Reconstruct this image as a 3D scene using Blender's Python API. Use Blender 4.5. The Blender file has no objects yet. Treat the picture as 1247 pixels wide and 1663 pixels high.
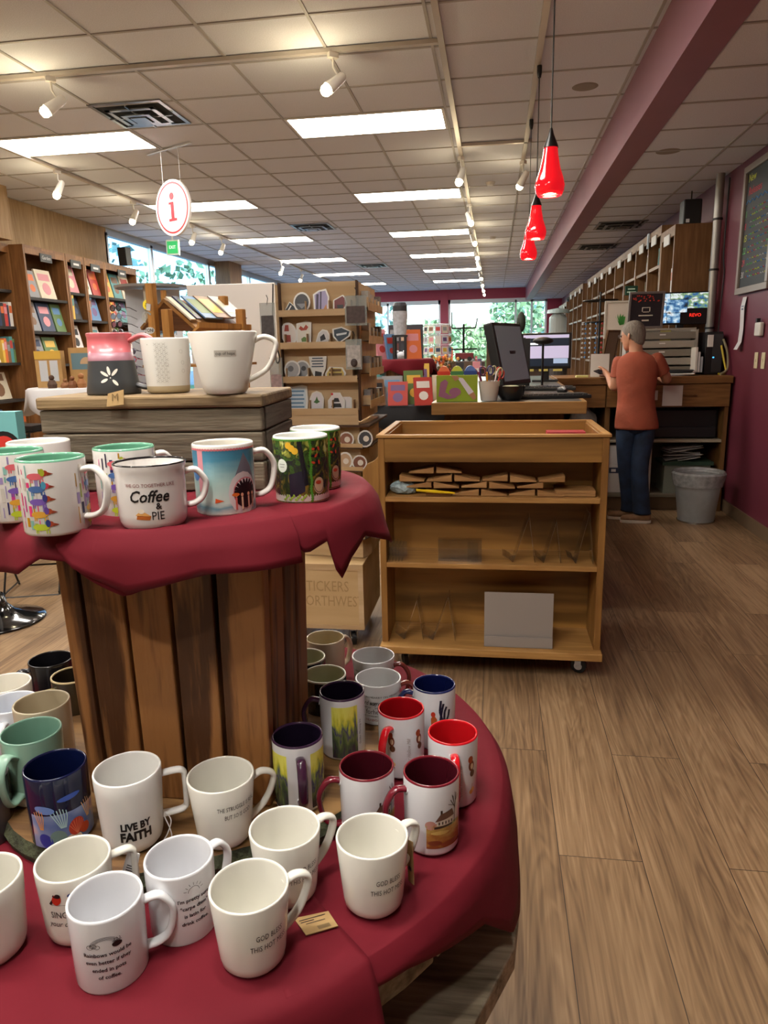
import bpy, math, random
from mathutils import Vector, Matrix
random.seed(7)
S = bpy.context.scene
COL = S.collection
PI = math.pi
# ---------------------------------------------------------------- camera
F, CX, CY, EYE = 1170.0, 623.5, 831.5, 1.42
RX = Vector((0.988769643, 0.012052750, -0.148960808))
FY = Vector((0.147968071, -0.218860852, 0.964471553))
UZ = Vector((-0.020977155, -0.975681637, -0.218186389))
cam_d = bpy.data.cameras.new('camera'); cam = bpy.data.objects.new('camera', cam_d); COL.objects.link(cam)
cx_ = Vector((RX.x, FY.x, UZ.x)); cy_ = -Vector((RX.y, FY.y, UZ.y)); cz_ = -Vector((RX.z, FY.z, UZ.z))
m = Matrix((cx_, cy_, cz_)).transposed().to_4x4(); m.translation = (0, 0, EYE)
cam.matrix_world = m
cam_d.sensor_fit = 'VERTICAL'; cam_d.sensor_height = 24; cam_d.lens = 24 * F / 1663
cam_d.clip_start = 0.05; cam_d.clip_end = 300
S.camera = cam
# ---------------------------------------------------------------- world, sun, exposure
S.view_settings.view_transform = 'Standard'; S.view_settings.look = 'None'
S.view_settings.gamma = 1; S.view_settings.use_curve_mapping = False
S.view_settings.exposure = 0.15
W = bpy.data.worlds.new('world'); S.world = W; W.use_nodes = True
bg = W.node_tree.nodes['Background']
sky = W.node_tree.nodes.new('ShaderNodeTexSky'); sky.sky_type = 'NISHITA'
sky.sun_elevation = math.radians(38); sky.sun_rotation = math.radians(200); sky.sun_disc = False
W.node_tree.links.new(sky.outputs[0], bg.inputs[0]); bg.inputs[1].default_value = 0.9
PANEL = 27.0
BULB_W = 5.5
SPOT_W = 55.0
sd = bpy.data.lights.new('sun', 'SUN'); sd.energy = 8; sd.angle = 0.02; sd.color = (1, .95, .86)
so = bpy.data.objects.new('sun', sd); so.rotation_euler = (math.radians(48), 0, math.radians(20)); COL.objects.link(so)

# ---------------------------------------------------------------- helpers
def ray(px, py):
    c = Vector((px - CX, py - CY, F)); return Vector((RX.dot(c), FY.dot(c), UZ.dot(c)))
def onz(px, py, z):
    r = ray(px, py); return r * ((z - EYE) / r.z) + Vector((0, 0, EYE))
def ony(px, py, y):
    r = ray(px, py); return r * (y / r.y) + Vector((0, 0, EYE))
def onx(px, py, x):
    r = ray(px, py); return r * (x / r.x) + Vector((0, 0, EYE))
def lin(h):
    h = h.lstrip('#'); v = [int(h[i:i + 2], 16) / 255 for i in (0, 2, 4)]
    return tuple(x / 12.92 if x <= .04045 else ((x + .055) / 1.055) ** 2.4 for x in v) + (1,)
MATS = {}
def mat(hexc, rough=.5, metal=0, noise=0, nscale=8, stretch=(1, 1, 1), bump=0, bscale=None, emit=0, alpha=1, trans=0, spec=.5, coat=0, hex2=None, sheen=0):
    key = (hexc, rough, metal, noise, nscale, stretch, bump, bscale, emit, alpha, trans, spec, coat, hex2)
    if key in MATS: return MATS[key]
    m = bpy.data.materials.new('surface_' + hexc.strip('#')); m.use_nodes = True
    nt = m.node_tree; b = nt.nodes['Principled BSDF']; col = lin(hexc)
    b.inputs['Base Color'].default_value = col; b.inputs['Roughness'].default_value = rough
    b.inputs['Metallic'].default_value = metal; b.inputs['Specular IOR Level'].default_value = spec
    b.inputs['Coat Weight'].default_value = coat
    b.inputs['Alpha'].default_value = alpha; b.inputs['Transmission Weight'].default_value = trans
    if sheen: b.inputs['Sheen Weight'].default_value = sheen
    if emit:
        b.inputs['Emission Color'].default_value = col; b.inputs['Emission Strength'].default_value = emit
    if noise or bump:
        tc = nt.nodes.new('ShaderNodeTexCoord'); mp = nt.nodes.new('ShaderNodeMapping'); mp.inputs['Scale'].default_value = stretch
        nt.links.new(tc.outputs['Object'], mp.inputs[0])
        n = nt.nodes.new('ShaderNodeTexNoise'); n.inputs['Scale'].default_value = nscale; n.inputs['Detail'].default_value = 6
        nt.links.new(mp.outputs[0], n.inputs[0])
        if noise:
            cr = nt.nodes.new('ShaderNodeValToRGB'); cr.color_ramp.elements[0].position = .3; cr.color_ramp.elements[1].position = .7
            c2 = lin(hex2) if hex2 else tuple(x * (1 - noise) for x in col[:3]) + (1,)
            cr.color_ramp.elements[0].color = c2; cr.color_ramp.elements[1].color = col
            nt.links.new(n.outputs[0], cr.inputs[0]); nt.links.new(cr.outputs[0], b.inputs['Base Color'])
        if bump:
            src = n
            if bscale:
                src = nt.nodes.new('ShaderNodeTexNoise'); src.inputs['Scale'].default_value = bscale; src.inputs['Detail'].default_value = 4
                nt.links.new(mp.outputs[0], src.inputs[0])
            bp = nt.nodes.new('ShaderNodeBump'); bp.inputs['Strength'].default_value = bump; bp.inputs['Distance'].default_value = .01
            nt.links.new(src.outputs[0], bp.inputs['Height']); nt.links.new(bp.outputs[0], b.inputs['Normal'])
    MATS[key] = m; return m
def wood(c1, c2, axis='x', scale=6, rough=.5, dist=3, bump=.15, uniq=0, fine=1.0, coat=0, ring=.22):
    key = ('w', c1, c2, axis, scale, rough, dist, bump, uniq, fine, coat, ring)
    if key in MATS: return MATS[key]
    m = bpy.data.materials.new('wood_' + c1.strip('#')); m.use_nodes = True
    nt = m.node_tree; b = nt.nodes['Principled BSDF']; b.inputs['Roughness'].default_value = rough
    b.inputs['Coat Weight'].default_value = coat
    tc = nt.nodes.new('ShaderNodeTexCoord'); mp = nt.nodes.new('ShaderNodeMapping')
    oi = nt.nodes.new('ShaderNodeObjectInfo'); ad = nt.nodes.new('ShaderNodeVectorMath'); ad.operation = 'ADD'
    ml = nt.nodes.new('ShaderNodeVectorMath'); ml.operation = 'SCALE'; ml.inputs[3].default_value = 37
    nt.links.new(oi.outputs['Random'], ml.inputs[0])
    nt.links.new(tc.outputs['Object'], ad.inputs[0]); nt.links.new(ml.outputs[0], ad.inputs[1])
    sc = {'x': (.09, 1, 1), 'y': (1, .09, 1), 'z': (1, 1, .09)}[axis]
    mp.inputs['Scale'].default_value = tuple(s * scale for s in sc); mp.inputs['Location'].default_value = (uniq, uniq * 2.3, uniq * .7)
    nt.links.new(ad.outputs[0], mp.inputs[0])
    n1 = nt.nodes.new('ShaderNodeTexNoise'); n1.inputs['Scale'].default_value = 1.2; n1.inputs['Detail'].default_value = 3; n1.inputs['Distortion'].default_value = .6
    nt.links.new(mp.outputs[0], n1.inputs[0])
    mu = nt.nodes.new('ShaderNodeMath'); mu.operation = 'MULTIPLY'; mu.inputs[1].default_value = dist * 9
    nt.links.new(n1.outputs[0], mu.inputs[0])
    sn = nt.nodes.new('ShaderNodeMath'); sn.operation = 'SINE'; nt.links.new(mu.outputs[0], sn.inputs[0])
    n2 = nt.nodes.new('ShaderNodeTexNoise'); n2.inputs['Scale'].default_value = 14 * fine; n2.inputs['Detail'].default_value = 5
    nt.links.new(mp.outputs[0], n2.inputs[0])
    mm = nt.nodes.new('ShaderNodeMath'); mm.operation = 'MULTIPLY_ADD'; mm.inputs[1].default_value = ring; nt.links.new(sn.outputs[0], mm.inputs[0]); nt.links.new(n2.outputs[0], mm.inputs[2])
    cr = nt.nodes.new('ShaderNodeValToRGB'); cr.color_ramp.elements[0].position = .2; cr.color_ramp.elements[1].position = .75
    cr.color_ramp.elements[0].color = lin(c2); cr.color_ramp.elements[1].color = lin(c1)
    nt.links.new(mm.outputs[0], cr.inputs[0]); nt.links.new(cr.outputs[0], b.inputs['Base Color'])
    bp = nt.nodes.new('ShaderNodeBump'); bp.inputs['Strength'].default_value = bump; bp.inputs['Distance'].default_value = .004
    nt.links.new(mm.outputs[0], bp.inputs['Height']); nt.links.new(bp.outputs[0], b.inputs['Normal'])
    MATS[key] = m; return m

class MB:
    """collects geometry for one mesh"""
    def __init__(s): s.v = []; s.f = []; s.m = []; s.uv = {}
    def add(s, vs, fs, mi=0):
        o = len(s.v); s.v += [tuple(v) for v in vs]; s.f += [tuple(i + o for i in f) for f in fs]; s.m += [mi] * len(fs); return s
    def box(s, x0, x1, y0, y1, z0, z1, mi=0, rot=None, piv=None):
        vs = [Vector((x, y, z)) for z in (z0, z1) for y in (y0, y1) for x in (x0, x1)]
        if rot:
            p = Vector(piv) if piv else Vector(((x0 + x1) / 2, (y0 + y1) / 2, (z0 + z1) / 2)); R = rot
            vs = [R @ (v - p) + p for v in vs]
        return s.add(vs, [(0, 2, 3, 1), (4, 5, 7, 6), (0, 1, 5, 4), (2, 6, 7, 3), (0, 4, 6, 2), (1, 3, 7, 5)], mi)
    def prism(s, poly, a0, a1, axis='z', mi=0):
        n = len(poly)
        def P(p, a): return {'z': (p[0], p[1], a), 'y': (p[0], a, p[1]), 'x': (a, p[0], p[1])}[axis]
        vs = [P(p, a0) for p in poly] + [P(p, a1) for p in poly]
        fs = [tuple(range(n))[::-1], tuple(range(n, 2 * n))] + [(i, (i + 1) % n, (i + 1) % n + n, i + n) for i in range(n)]
        return s.add(vs, fs, mi)
    def lathe(s, prof, seg=32, c=(0, 0, 0), mi=0, mis=None, sx=1, sy=1):
        o = len(s.v); n = len(prof)
        for k in range(seg):
            a = 2 * PI * k / seg
            for r, z in prof: s.v.append((c[0] + r * math.cos(a) * sx, c[1] + r * math.sin(a) * sy, c[2] + z))
        for k in range(seg):
            k2 = (k + 1) % seg
            for j in range(n - 1):
                if prof[j][0] < 1e-6 and prof[j + 1][0] < 1e-6: continue
                s.f.append((o + k * n + j, o + k2 * n + j, o + k2 * n + j + 1, o + k * n + j + 1)); s.m.append(mis[j] if mis else mi)
        return s
    def tube(s, pts, r, seg=8, mi=0, w=None, side=None, caps=True, closed=False):
        pts = [Vector(p) for p in pts]; n = len(pts); o = len(s.v)
        prev = None
        for i, p in enumerate(pts):
            if closed: t = pts[(i + 1) % n] - pts[i - 1]
            else: t = (pts[min(i + 1, n - 1)] - pts[max(i - 1, 0)])
            t.normalize()
            if side is not None: a = Vector(side)
            elif prev is None: a = t.orthogonal()
            else: a = prev - t * prev.dot(t)
            a.normalize(); b = t.cross(a); b.normalize(); prev = a
            rr = r[i] if isinstance(r, (list, tuple)) else r; ww = (w[i] if isinstance(w, (list, tuple)) else w) if w else rr
            for k in range(seg):
                q = 2 * PI * k / seg; s.v.append(tuple(p + a * (ww * math.cos(q)) + b * (rr * math.sin(q))))
        for i in range(n if closed else n - 1):
            i2 = (i + 1) % n
            for k in range(seg):
                k2 = (k + 1) % seg; s.f.append((o + i * seg + k, o + i * seg + k2, o + i2 * seg + k2, o + i2 * seg + k)); s.m.append(mi)
        if caps and not closed:
            s.f.append(tuple(o + k for k in range(seg))[::-1]); s.m.append(mi)
            s.f.append(tuple(o + (n - 1) * seg + k for k in range(seg))); s.m.append(mi)
        return s
    def ball(s, c, r, mi=0, seg=12, sc=(1, 1, 1)):
        o = len(s.v); n = seg // 2
        for j in range(n + 1):
            t = PI * j / n
            for k in range(seg):
                a = 2 * PI * k / seg; s.v.append((c[0] + r * sc[0] * math.sin(t) * math.cos(a), c[1] + r * sc[1] * math.sin(t) * math.sin(a), c[2] + r * sc[2] * math.cos(t)))
        for j in range(n):
            for k in range(seg):
                k2 = (k + 1) % seg; s.f.append((o + j * seg + k, o + (j + 1) * seg + k, o + (j + 1) * seg + k2, o + j * seg + k2)); s.m.append(mi)
        return s
    def build(s, name, mats, parent=None, loc=(0, 0, 0), rot=(0, 0, 0), smooth=False, bevel=0):
        me = bpy.data.meshes.new(name); me.from_pydata(s.v, [], s.f)
        if not isinstance(mats, (list, tuple)): mats = [mats]
        for mt in mats: me.materials.append(mt)
        me.polygons.foreach_set('material_index', s.m)
        if smooth: me.polygons.foreach_set('use_smooth', [True] * len(s.f))
        me.validate(); me.update()
        o = bpy.data.objects.new(name, me); COL.objects.link(o); o.location = loc; o.rotation_euler = rot
        if parent: o.parent = parent
        if smooth and smooth != 'all':
            md = o.modifiers.new('edges', 'EDGE_SPLIT'); md.split_angle = math.radians(40)
        if bevel:
            md = o.modifiers.new('bevel', 'BEVEL'); md.width = bevel; md.segments = 2; md.limit_method = 'ANGLE'
        return o
def tag(o, label, cat=None, group=None):
    o['label'] = label
    if cat: o['category'] = cat
    if group: o['group'] = group
    return o
def thing(name, label, cat, loc=(0, 0, 0), rotz=0, group=None):
    o = bpy.data.objects.new(name, None); COL.objects.link(o); o.location = loc; o.rotation_euler = (0, 0, rotz); o.empty_display_size = .05
    return tag(o, label, cat, group)
def struct(o, kind='structure'): o['kind'] = kind; return o
def dup(root, loc, rotz=None, label=None, group=None):
    r = root.copy(); COL.objects.link(r); r.location = loc
    if rotz is not None: r.rotation_euler = (r.rotation_euler.x, r.rotation_euler.y, rotz)
    if label: r['label'] = label
    if group: r['group'] = group
    for ch in [c for c in bpy.data.objects if c.parent == root]:
        c = ch.copy(); COL.objects.link(c); c.parent = r
        for g in [q for q in bpy.data.objects if q.parent == ch]:
            d = g.copy(); COL.objects.link(d); d.parent = c
    return r
def RZ(a): return Matrix.Rotation(a, 3, 'Z')
def RXm(a): return Matrix.Rotation(a, 3, 'X')
def RYm(a): return Matrix.Rotation(a, 3, 'Y')
def smooth_path(pts, n=6):
    out = []; P = [Vector(p) for p in pts]
    for i in range(len(P) - 1):
        p0 = P[max(i - 1, 0)]; p1 = P[i]; p2 = P[i + 1]; p3 = P[min(i + 2, len(P) - 1)]
        for k in range(n):
            t = k / n
            out.append(.5 * ((2 * p1) + (p2 - p0) * t + (2 * p0 - 5 * p1 + 4 * p2 - p3) * t * t + (3 * p1 - p0 - 3 * p2 + p3) * t ** 3))
    out.append(P[-1]); return out
TXT = {}
def text_tris(body, size=1.0, align='CENTER', shear=0, bold=0, space=1.0, spacing=1.0):
    key = (body, size, align, shear, bold, space, spacing)
    if key in TXT: return TXT[key]
    cu = bpy.data.curves.new('lettering', 'FONT'); cu.body = body; cu.size = 1.0; cu.align_x = align; cu.align_y = 'CENTER'; cu.shear = shear; cu.offset = bold
    cu.space_line = space; cu.space_character = spacing; cu.resolution_u = 2
    ob = bpy.data.objects.new('lettering', cu); me = bpy.data.meshes.new_from_object(ob)
    r = ([(v.co.x * size, v.co.y * size) for v in me.vertices], [tuple(p.vertices) for p in me.polygons])
    bpy.data.objects.remove(ob); bpy.data.curves.remove(cu); bpy.data.meshes.remove(me)
    TXT[key] = r; return r
def flat_text(mb, body, size, o, ux, uy, mi=0, sx=1, **k):
    """letters laid on a flat face: o origin, ux right, uy up"""
    vs, fs = text_tris(body, size, **k); o = Vector(o); ux = Vector(ux); uy = Vector(uy)
    mb.add([o + ux * (x * sx) + uy * y for x, y in vs], fs, mi)
# ================================================================ SETTING
ZC, ZR = 3.2, 2.85
XL, XR, YB, YF = -5.45, 1.98, -3.0, 23.0
def floor_mat():
    m = bpy.data.materials.new('vinyl_plank_floor'); m.use_nodes = True; nt = m.node_tree; L = nt.links.new; N = nt.nodes.new
    b = nt.nodes['Principled BSDF']; b.inputs['Roughness'].default_value = .42
    tc = N('ShaderNodeTexCoord'); mp = N('ShaderNodeMapping'); mp.inputs['Rotation'].default_value = (0, 0, PI / 2); mp.inputs['Location'].default_value = (.35, .03, 0)
    L(tc.outputs['Object'], mp.inputs[0])
    br = N('ShaderNodeTexBrick'); br.inputs['Scale'].default_value = 1; br.inputs['Mortar Size'].default_value = .0012; br.inputs['Brick Width'].default_value = 1.5; br.inputs['Row Height'].default_value = .23
    br.inputs['Color1'].default_value = (0, 0, 0, 1); br.inputs['Color2'].default_value = (1, 1, 1, 1); br.inputs['Mortar'].default_value = (.5, .5, .5, 1); br.offset = .37
    L(mp.outputs[0], br.inputs[0])
    ml = N('ShaderNodeVectorMath'); ml.operation = 'SCALE'; ml.inputs[3].default_value = 23; L(br.outputs['Color'], ml.inputs[0])
    ad = N('ShaderNodeVectorMath'); L(tc.outputs['Object'], ad.inputs[0]); L(ml.outputs[0], ad.inputs[1])
    m2 = N('ShaderNodeMapping'); m2.inputs['Scale'].default_value = (9, .8, 9); L(ad.outputs[0], m2.inputs[0])
    n1 = N('ShaderNodeTexNoise'); n1.inputs['Scale'].default_value = 1; n1.inputs['Detail'].default_value = 3; n1.inputs['Distortion'].default_value = .8; L(m2.outputs[0], n1.inputs[0])
    mu = N('ShaderNodeMath'); mu.operation = 'MULTIPLY'; mu.inputs[1].default_value = 85; L(n1.outputs[0], mu.inputs[0])
    sn = N('ShaderNodeMath'); sn.operation = 'SINE'; L(mu.outputs[0], sn.inputs[0])
    m3 = N('ShaderNodeMapping'); m3.inputs['Scale'].default_value = (90, 2.5, 90); L(ad.outputs[0], m3.inputs[0])
    n2 = N('ShaderNodeTexNoise'); n2.inputs['Scale'].default_value = 1; n2.inputs['Detail'].default_value = 5; L(m3.outputs[0], n2.inputs[0])
    n3 = N('ShaderNodeTexNoise'); n3.inputs['Scale'].default_value = .5; n3.inputs['Detail'].default_value = 2; L(m2.outputs[0], n3.inputs[0])
    a1 = N('ShaderNodeMath'); a1.operation = 'MULTIPLY_ADD'; a1.inputs[1].default_value = .09; L(sn.outputs[0], a1.inputs[0]); L(n2.outputs[0], a1.inputs[2])
    a2 = N('ShaderNodeMath'); a2.operation = 'MULTIPLY_ADD'; a2.inputs[1].default_value = .9; L(n3.outputs[0], a2.inputs[0]); L(a1.outputs[0], a2.inputs[2])
    a3 = N('ShaderNodeMath'); a3.operation = 'MULTIPLY_ADD'; a3.inputs[1].default_value = .16; L(br.outputs['Color'], a3.inputs[0]); L(a2.outputs[0], a3.inputs[2])
    a4 = N('ShaderNodeMath'); a4.operation = 'MULTIPLY'; a4.inputs[1].default_value = .5; L(a3.outputs[0], a4.inputs[0])
    cr = N('ShaderNodeValToRGB'); cr.color_ramp.elements[0].position = .36; cr.color_ramp.elements[0].color = lin('#654e38')
    cr.color_ramp.elements[1].position = .66; cr.color_ramp.elements[1].color = lin('#9e8262')
    e = cr.color_ramp.elements.new(.5); e.color = lin('#84694c')
    L(a4.outputs[0], cr.inputs[0])
    mx = N('ShaderNodeMix'); mx.data_type = 'RGBA'; L(br.outputs['Fac'], mx.inputs['Factor']); L(cr.outputs[0], mx.inputs['A']); mx.inputs['B'].default_value = lin('#332820')
    L(mx.outputs['Result'], b.inputs['Base Color'])
    bp = N('ShaderNodeBump'); bp.inputs['Strength'].default_value = .12; bp.inputs['Distance'].default_value = .003; L(a1.outputs[0], bp.inputs['Height']); L(bp.outputs[0], b.inputs['Normal'])
    return m
struct(MB().box(XL, XR + .02, YB, YF, -.1, 0).build('floor', floor_mat()))
tile = mat('#e0e3ec', .95, noise=.16, nscale=160, bump=.25)
grid_m = mat('#a9a6a4', .6)
struct(MB().box(XL, .91, YB, YF, ZC, ZC + .05).build('ceiling', tile))
struct(MB().box(.91, XR + .1, YB, YF, ZR, ZR + .05).build('ceiling', tile))
g = MB()
y = 5.95 - .56 * 15
while y < YF:
    if y > YB: g.box(XL, .91, y - .009, y + .009, ZC - .006, ZC)
    y += .56
x = -.39 + .63 * 2
while x > XL:
    if x < .9: g.box(x - .009, x + .009, YB, YF, ZC - .0075, ZC)
    x -= .63
struct(g.build('trim_1', grid_m))
g = MB(); y = 5.95 - .56 * 15 + .2
while y < YF:
    if y > YB: g.box(1.09, XR, y - .009, y + .009, ZR - .006, ZR)
    y += .56
g.box(1.68, 1.70, YB, YF, ZR - .0075, ZR); struct(g.build('trim_2', grid_m))
mauve = mat('#93616f', .45, noise=.12, nscale=2.5)
struct(MB().box(.905, 1.09, YB, YF, ZR - .02, ZC + .02).build('trim_3', mauve))
wallm = mat('#6b2b3b', .5, noise=.1, nscale=2, bump=.05, bscale=140)
struct(MB().box(XR, XR + .1, YB, YF, 0, 3.2).build('wall_right', wallm))
struct(MB().box(XR - .012, XR, YB, 6.52, 0, .105).build('baseboard_right', mat('#6f5b47', .45)))
plainw = mat('#cfc5b2', .8)
struct(MB().box(XL - .1, XR + .1, YB - .1, YB, 0, 3.3).build('wall_back', plainw))
panel_wood = wood('#b3946b', '#8f7048', 'z', 3, .55, 1.2, .05)
struct(MB().box(XL - .1, XL, YB, 10.1, 0, ZC).build('wall_left', panel_wood))
# soffit box above the first shelf on the left
struct(MB().box(XL, -5.12, 5.0, 7.5, 2.66, ZC).build('trim_4', panel_wood))
# left shopfront glazing
alu = mat('#b9bcc0', .35, .8)
struct(MB().box(XL - .1, XL, 10.1, YF, 0, .5).build('wall_left', mat('#4a3a33', .6)))
fr = MB(); ys = [10.1, 11.5, 13.9, 16.3, 18.7, 21.1, YF]
for yy in ys: fr.box(XL - .08, XL, yy - .04, yy + .04, .5, 3.14)
fr.box(XL - .08, XL, 10.1, YF, 3.1, 3.2); fr.box(XL - .08, XL, 10.1, YF, .5, .56)
w = struct(fr.build('window_1', alu))
def glass_mat(tint, refl):
    m = bpy.data.materials.new('window_glass'); m.use_nodes = True; nt = m.node_tree; L = nt.links.new
    for n in list(nt.nodes):
        if n.type == 'BSDF_PRINCIPLED': nt.nodes.remove(n)
    out = [n for n in nt.nodes if n.type == 'OUTPUT_MATERIAL'][0]
    t = nt.nodes.new('ShaderNodeBsdfTransparent'); t.inputs[0].default_value = tint
    g = nt.nodes.new('ShaderNodeBsdfGlossy'); g.inputs['Roughness'].default_value = .01
    mx = nt.nodes.new('ShaderNodeMixShader'); mx.inputs[0].default_value = refl
    L(t.outputs[0], mx.inputs[1]); L(g.outputs[0], mx.inputs[2]); L(mx.outputs[0], out.inputs[0]); return m
for a, b in zip(ys, ys[1:]):
    MB().box(XL - .045, XL - .035, a + .04, b - .04, .56, 3.1).build('pane', glass_mat((.62, .8, .95, 1), .16), w)
struct(MB().box(XL, XL + .3, 14.2, 14.9, 0, ZC).build('trim_5', wood('#8a6a48', '#6e5034', 'z', 3, .6, 1)))
# far shopfront
far = mat('#a0324a', .5)
fb = MB().box(XL, XR + .1, YF, YF + .15, 2.9, 3.3).box(XL, XR, YF, YF + .15, 0, .42).box(-1.66, -1.42, YF - .02, YF + .15, 0, 3.2).box(1.55, XR, YF, YF + .15, 0, 3.3).box(XL, XL + .25, YF, YF + .15, 0, 3.2)
struct(fb.build('wall_front', far))
wf = mat('#e9edf0', .4)
for i, (a, b, mul) in enumerate(((XL + .25, -1.66, (-3.3, -4.4)), (-1.42, 1.55, (.62, 1.1)))):
    f = MB().box(a, b, YF + .02, YF + .1, 2.78, 2.9).box(a, b, YF + .02, YF + .1, .42, .48).box(a, a + .06, YF + .02, YF + .1, .42, 2.9).box(b - .06, b, YF + .02, YF + .1, .42, 2.9)
    for q in mul: f.box(q - .03, q + .03, YF + .02, YF + .1, .42, 2.85)
    o = struct(f.build('window_%d' % (i + 2), wf))
    MB().box(a + .05, b - .05, YF + .055, YF + .065, .45, 2.8).build('pane', glass_mat((.86, .95, 1, 1), .05), o)
# outside
struct(MB().box(-40, 30, YF + .2, 70, -.25, -.15).box(-40, XL - .12, -5, YF + .2, -.25, -.15).build('ground', mat('#8d918b', .9, noise=.2, nscale=.6)))
struct(MB().box(-40, 30, 31, 37, -.15, -.13).build('ground', mat('#5d7d3c', .95, noise=.3, nscale=2)))
leafm = [mat('#88aa7c', .8, noise=.4, nscale=3), mat('#7ba39a', .8, noise=.4, nscale=3), mat('#a3bf86', .8, noise=.4, nscale=3)]
rt = random.Random(3)
TREES = [(-6.5, 35, 5.5, 1, 'left of the far windows'), (-3.0, 40, 3.4, 0, 'behind the left far window'), (-1.2, 44, 3.2, 2, 'behind the burgundy window post'), (1.1, 33, 4.2, 0, 'in the middle of the right far window'), (3.4, 30, 5.2, 2, 'at the right edge of the far window'), (2.2, 38, 6.4, 1, 'tall behind the right far window'), (-14, 24, 6, 1, 'past the left shopfront glass'), (-15, 34, 6.5, 0, 'far past the left shopfront glass')]
for (tx, ty, th, k, wh) in TREES:
    t = thing('tree', ['leafy green', 'dark blue-green', 'bright yellow-green'][k] + ' tree outdoors, ' + wh, 'tree', (tx, ty, -.15), 0, 'trees outside')
    MB().tube([(0, 0, 0), (.05, 0, th * .3), (0, .1, th * .6)], [.16, .12, .07]).build('trunk', mat('#5b4a3c', .9), t)
    cr = MB()
    for q in range(420):
        a = rt.uniform(0, 2 * PI); rr = th * .34 * rt.random() ** .5; zz = th * (.58 + .38 * rt.uniform(-1, 1) * (1 - (rr / (th * .34)) ** 2 * .6) ** .5)
        c = Vector((rr * math.cos(a), rr * math.sin(a), zz)); s_ = rt.uniform(.12, .28)
        u = Vector((rt.uniform(-1, 1), rt.uniform(-1, 1), rt.uniform(-1, 1))).normalized(); v = u.orthogonal().normalized()
        cr.add([c - u * s_, c + v * s_ * .6, c + u * s_, c - v * s_ * .6], [(0, 1, 2, 3)])
    cr.build('crown', leafm[k], t)

# ================================================================ CEILING LIGHTS
emit_w = mat('#fff8ee', .5, emit=PANEL)
white_metal = mat('#d9d4cb', .45)
cols = [(-1.64, -.40, 'right'), (-4.16, -2.93, 'left')]
rows = [.35, 3.15, 5.95, 8.75, 11.6, 14.35, 17.1, 19.8]
first = None
ordn = ['nearest', 'second', 'third', 'fourth', 'fifth', 'sixth']
for (x0, x1, side) in cols:
    for i, y in enumerate(rows):
        if i < 2: lab = 'fluorescent ceiling panel light behind and above the mug display'
        else: lab = '%s bright rectangular ceiling light of the %s row counted from the mug table' % (ordn[i - 2], side)
        if first is None:
            first = thing('ceiling_light', lab, 'light', (x0, y, ZC), 0, 'rectangular ceiling panel lights')
            w_, d_ = x1 - x0, .53
            MB().box(0, w_, 0, .02, -.012, 0).box(0, w_, d_ - .02, d_, -.012, 0).box(0, .02, .02, d_ - .02, -.012, 0).box(w_ - .02, w_, .02, d_ - .02, -.012, 0).build('frame', white_metal, first)
            MB().box(.02, w_ - .02, .02, d_ - .02, -.008, -.001).build('diffuser', emit_w, first)
        else: dup(first, (x0, y, ZC), 0, lab)
# vents
steel = mat('#8d8f90', .3, .9); darkm = mat('#15130f', .8)
v0 = None
for (vx, vy, lab) in ((-2.93, 5.33, 'square metal air vent in ceiling near the left track light, nearest one'), (-2.9, 10.55, 'metal ceiling air vent left of the second right-row ceiling light'), (-2.85, 15.6, 'small distant ceiling air vent furthest back'), (1.2, 9.3, 'wide grey vent in the low ceiling right of the mauve beam, nearer one'), (1.2, 11.2, 'wide grey vent in the low ceiling right of the mauve beam, further one')):
    if v0 is None:
        v0 = thing('ceiling_vent', lab, 'vent', (vx, vy, ZC), 0, 'ceiling air vents')
        MB().box(.03, .53, .03, .53, -.004, -.001).build('backing', darkm, v0)
        fr = MB()
        for k, (i0, zz) in enumerate(((0, -.012), (.09, -.03), (.17, -.045))):
            i1 = .56 - i0; t = .03 if k == 0 else .035
            fr.box(i0, i1, i0, i0 + t, zz, zz + .008).box(i0, i1, i1 - t, i1, zz, zz + .008).box(i0, i0 + t, i0, i1, zz, zz + .008).box(i1 - t, i1, i0, i1, zz, zz + .008)
        fr.box(.22, .34, .22, .34, -.05, -.045); fr.box(.275, .285, 0.03, .53, -.03, -.02); fr.box(.03, .53, .275, .285, -.03, -.02)
        fr.build('louvre', steel, v0)
    else: dup(v0, (vx, vy, ZC if vx < .9 else ZR), 0, lab)
# tracks
trk = mat('#bdb5aa', .4, .3)
def track(p0, p1, lab, m=trk):
    a, b = Vector(p0), Vector(p1); mb = MB(); d = (b - a); wv = .018
    if abs(d.x) > abs(d.y): mb.box(a.x, b.x, a.y - wv, a.y + wv, ZC - .03, ZC - .006)
    else: mb.box(a.x - wv, a.x + wv, a.y, b.y, ZC - .03, ZC - .006)
    o = mb.build('light_track', m); tag(o, lab, 'track'); return o
track((-3.2, 4.72, 0), (-.35, 4.72, 0), 'white lighting track running crosswise on the ceiling above the mug display')
track((-.33, -1.2, 0), (-.33, 22.5, 0), 'long white lighting track running away down the middle of the ceiling')
track((-4.16, 5.6, 0), (-4.16, 22, 0), 'long lighting track on the left side of the ceiling')
track((.25, 1.5, 0), (.25, 8.0, 0), 'lighting track that the red pendant lamps hang from')
track((-.33, 6.97, 0), (.3, 6.97, 0), 'short crosswise track near the small unlit spotlight')
bulb_on = mat('#ffe9c0', .4, emit=26); headm = mat('#d8d3ca', .4)
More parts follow.
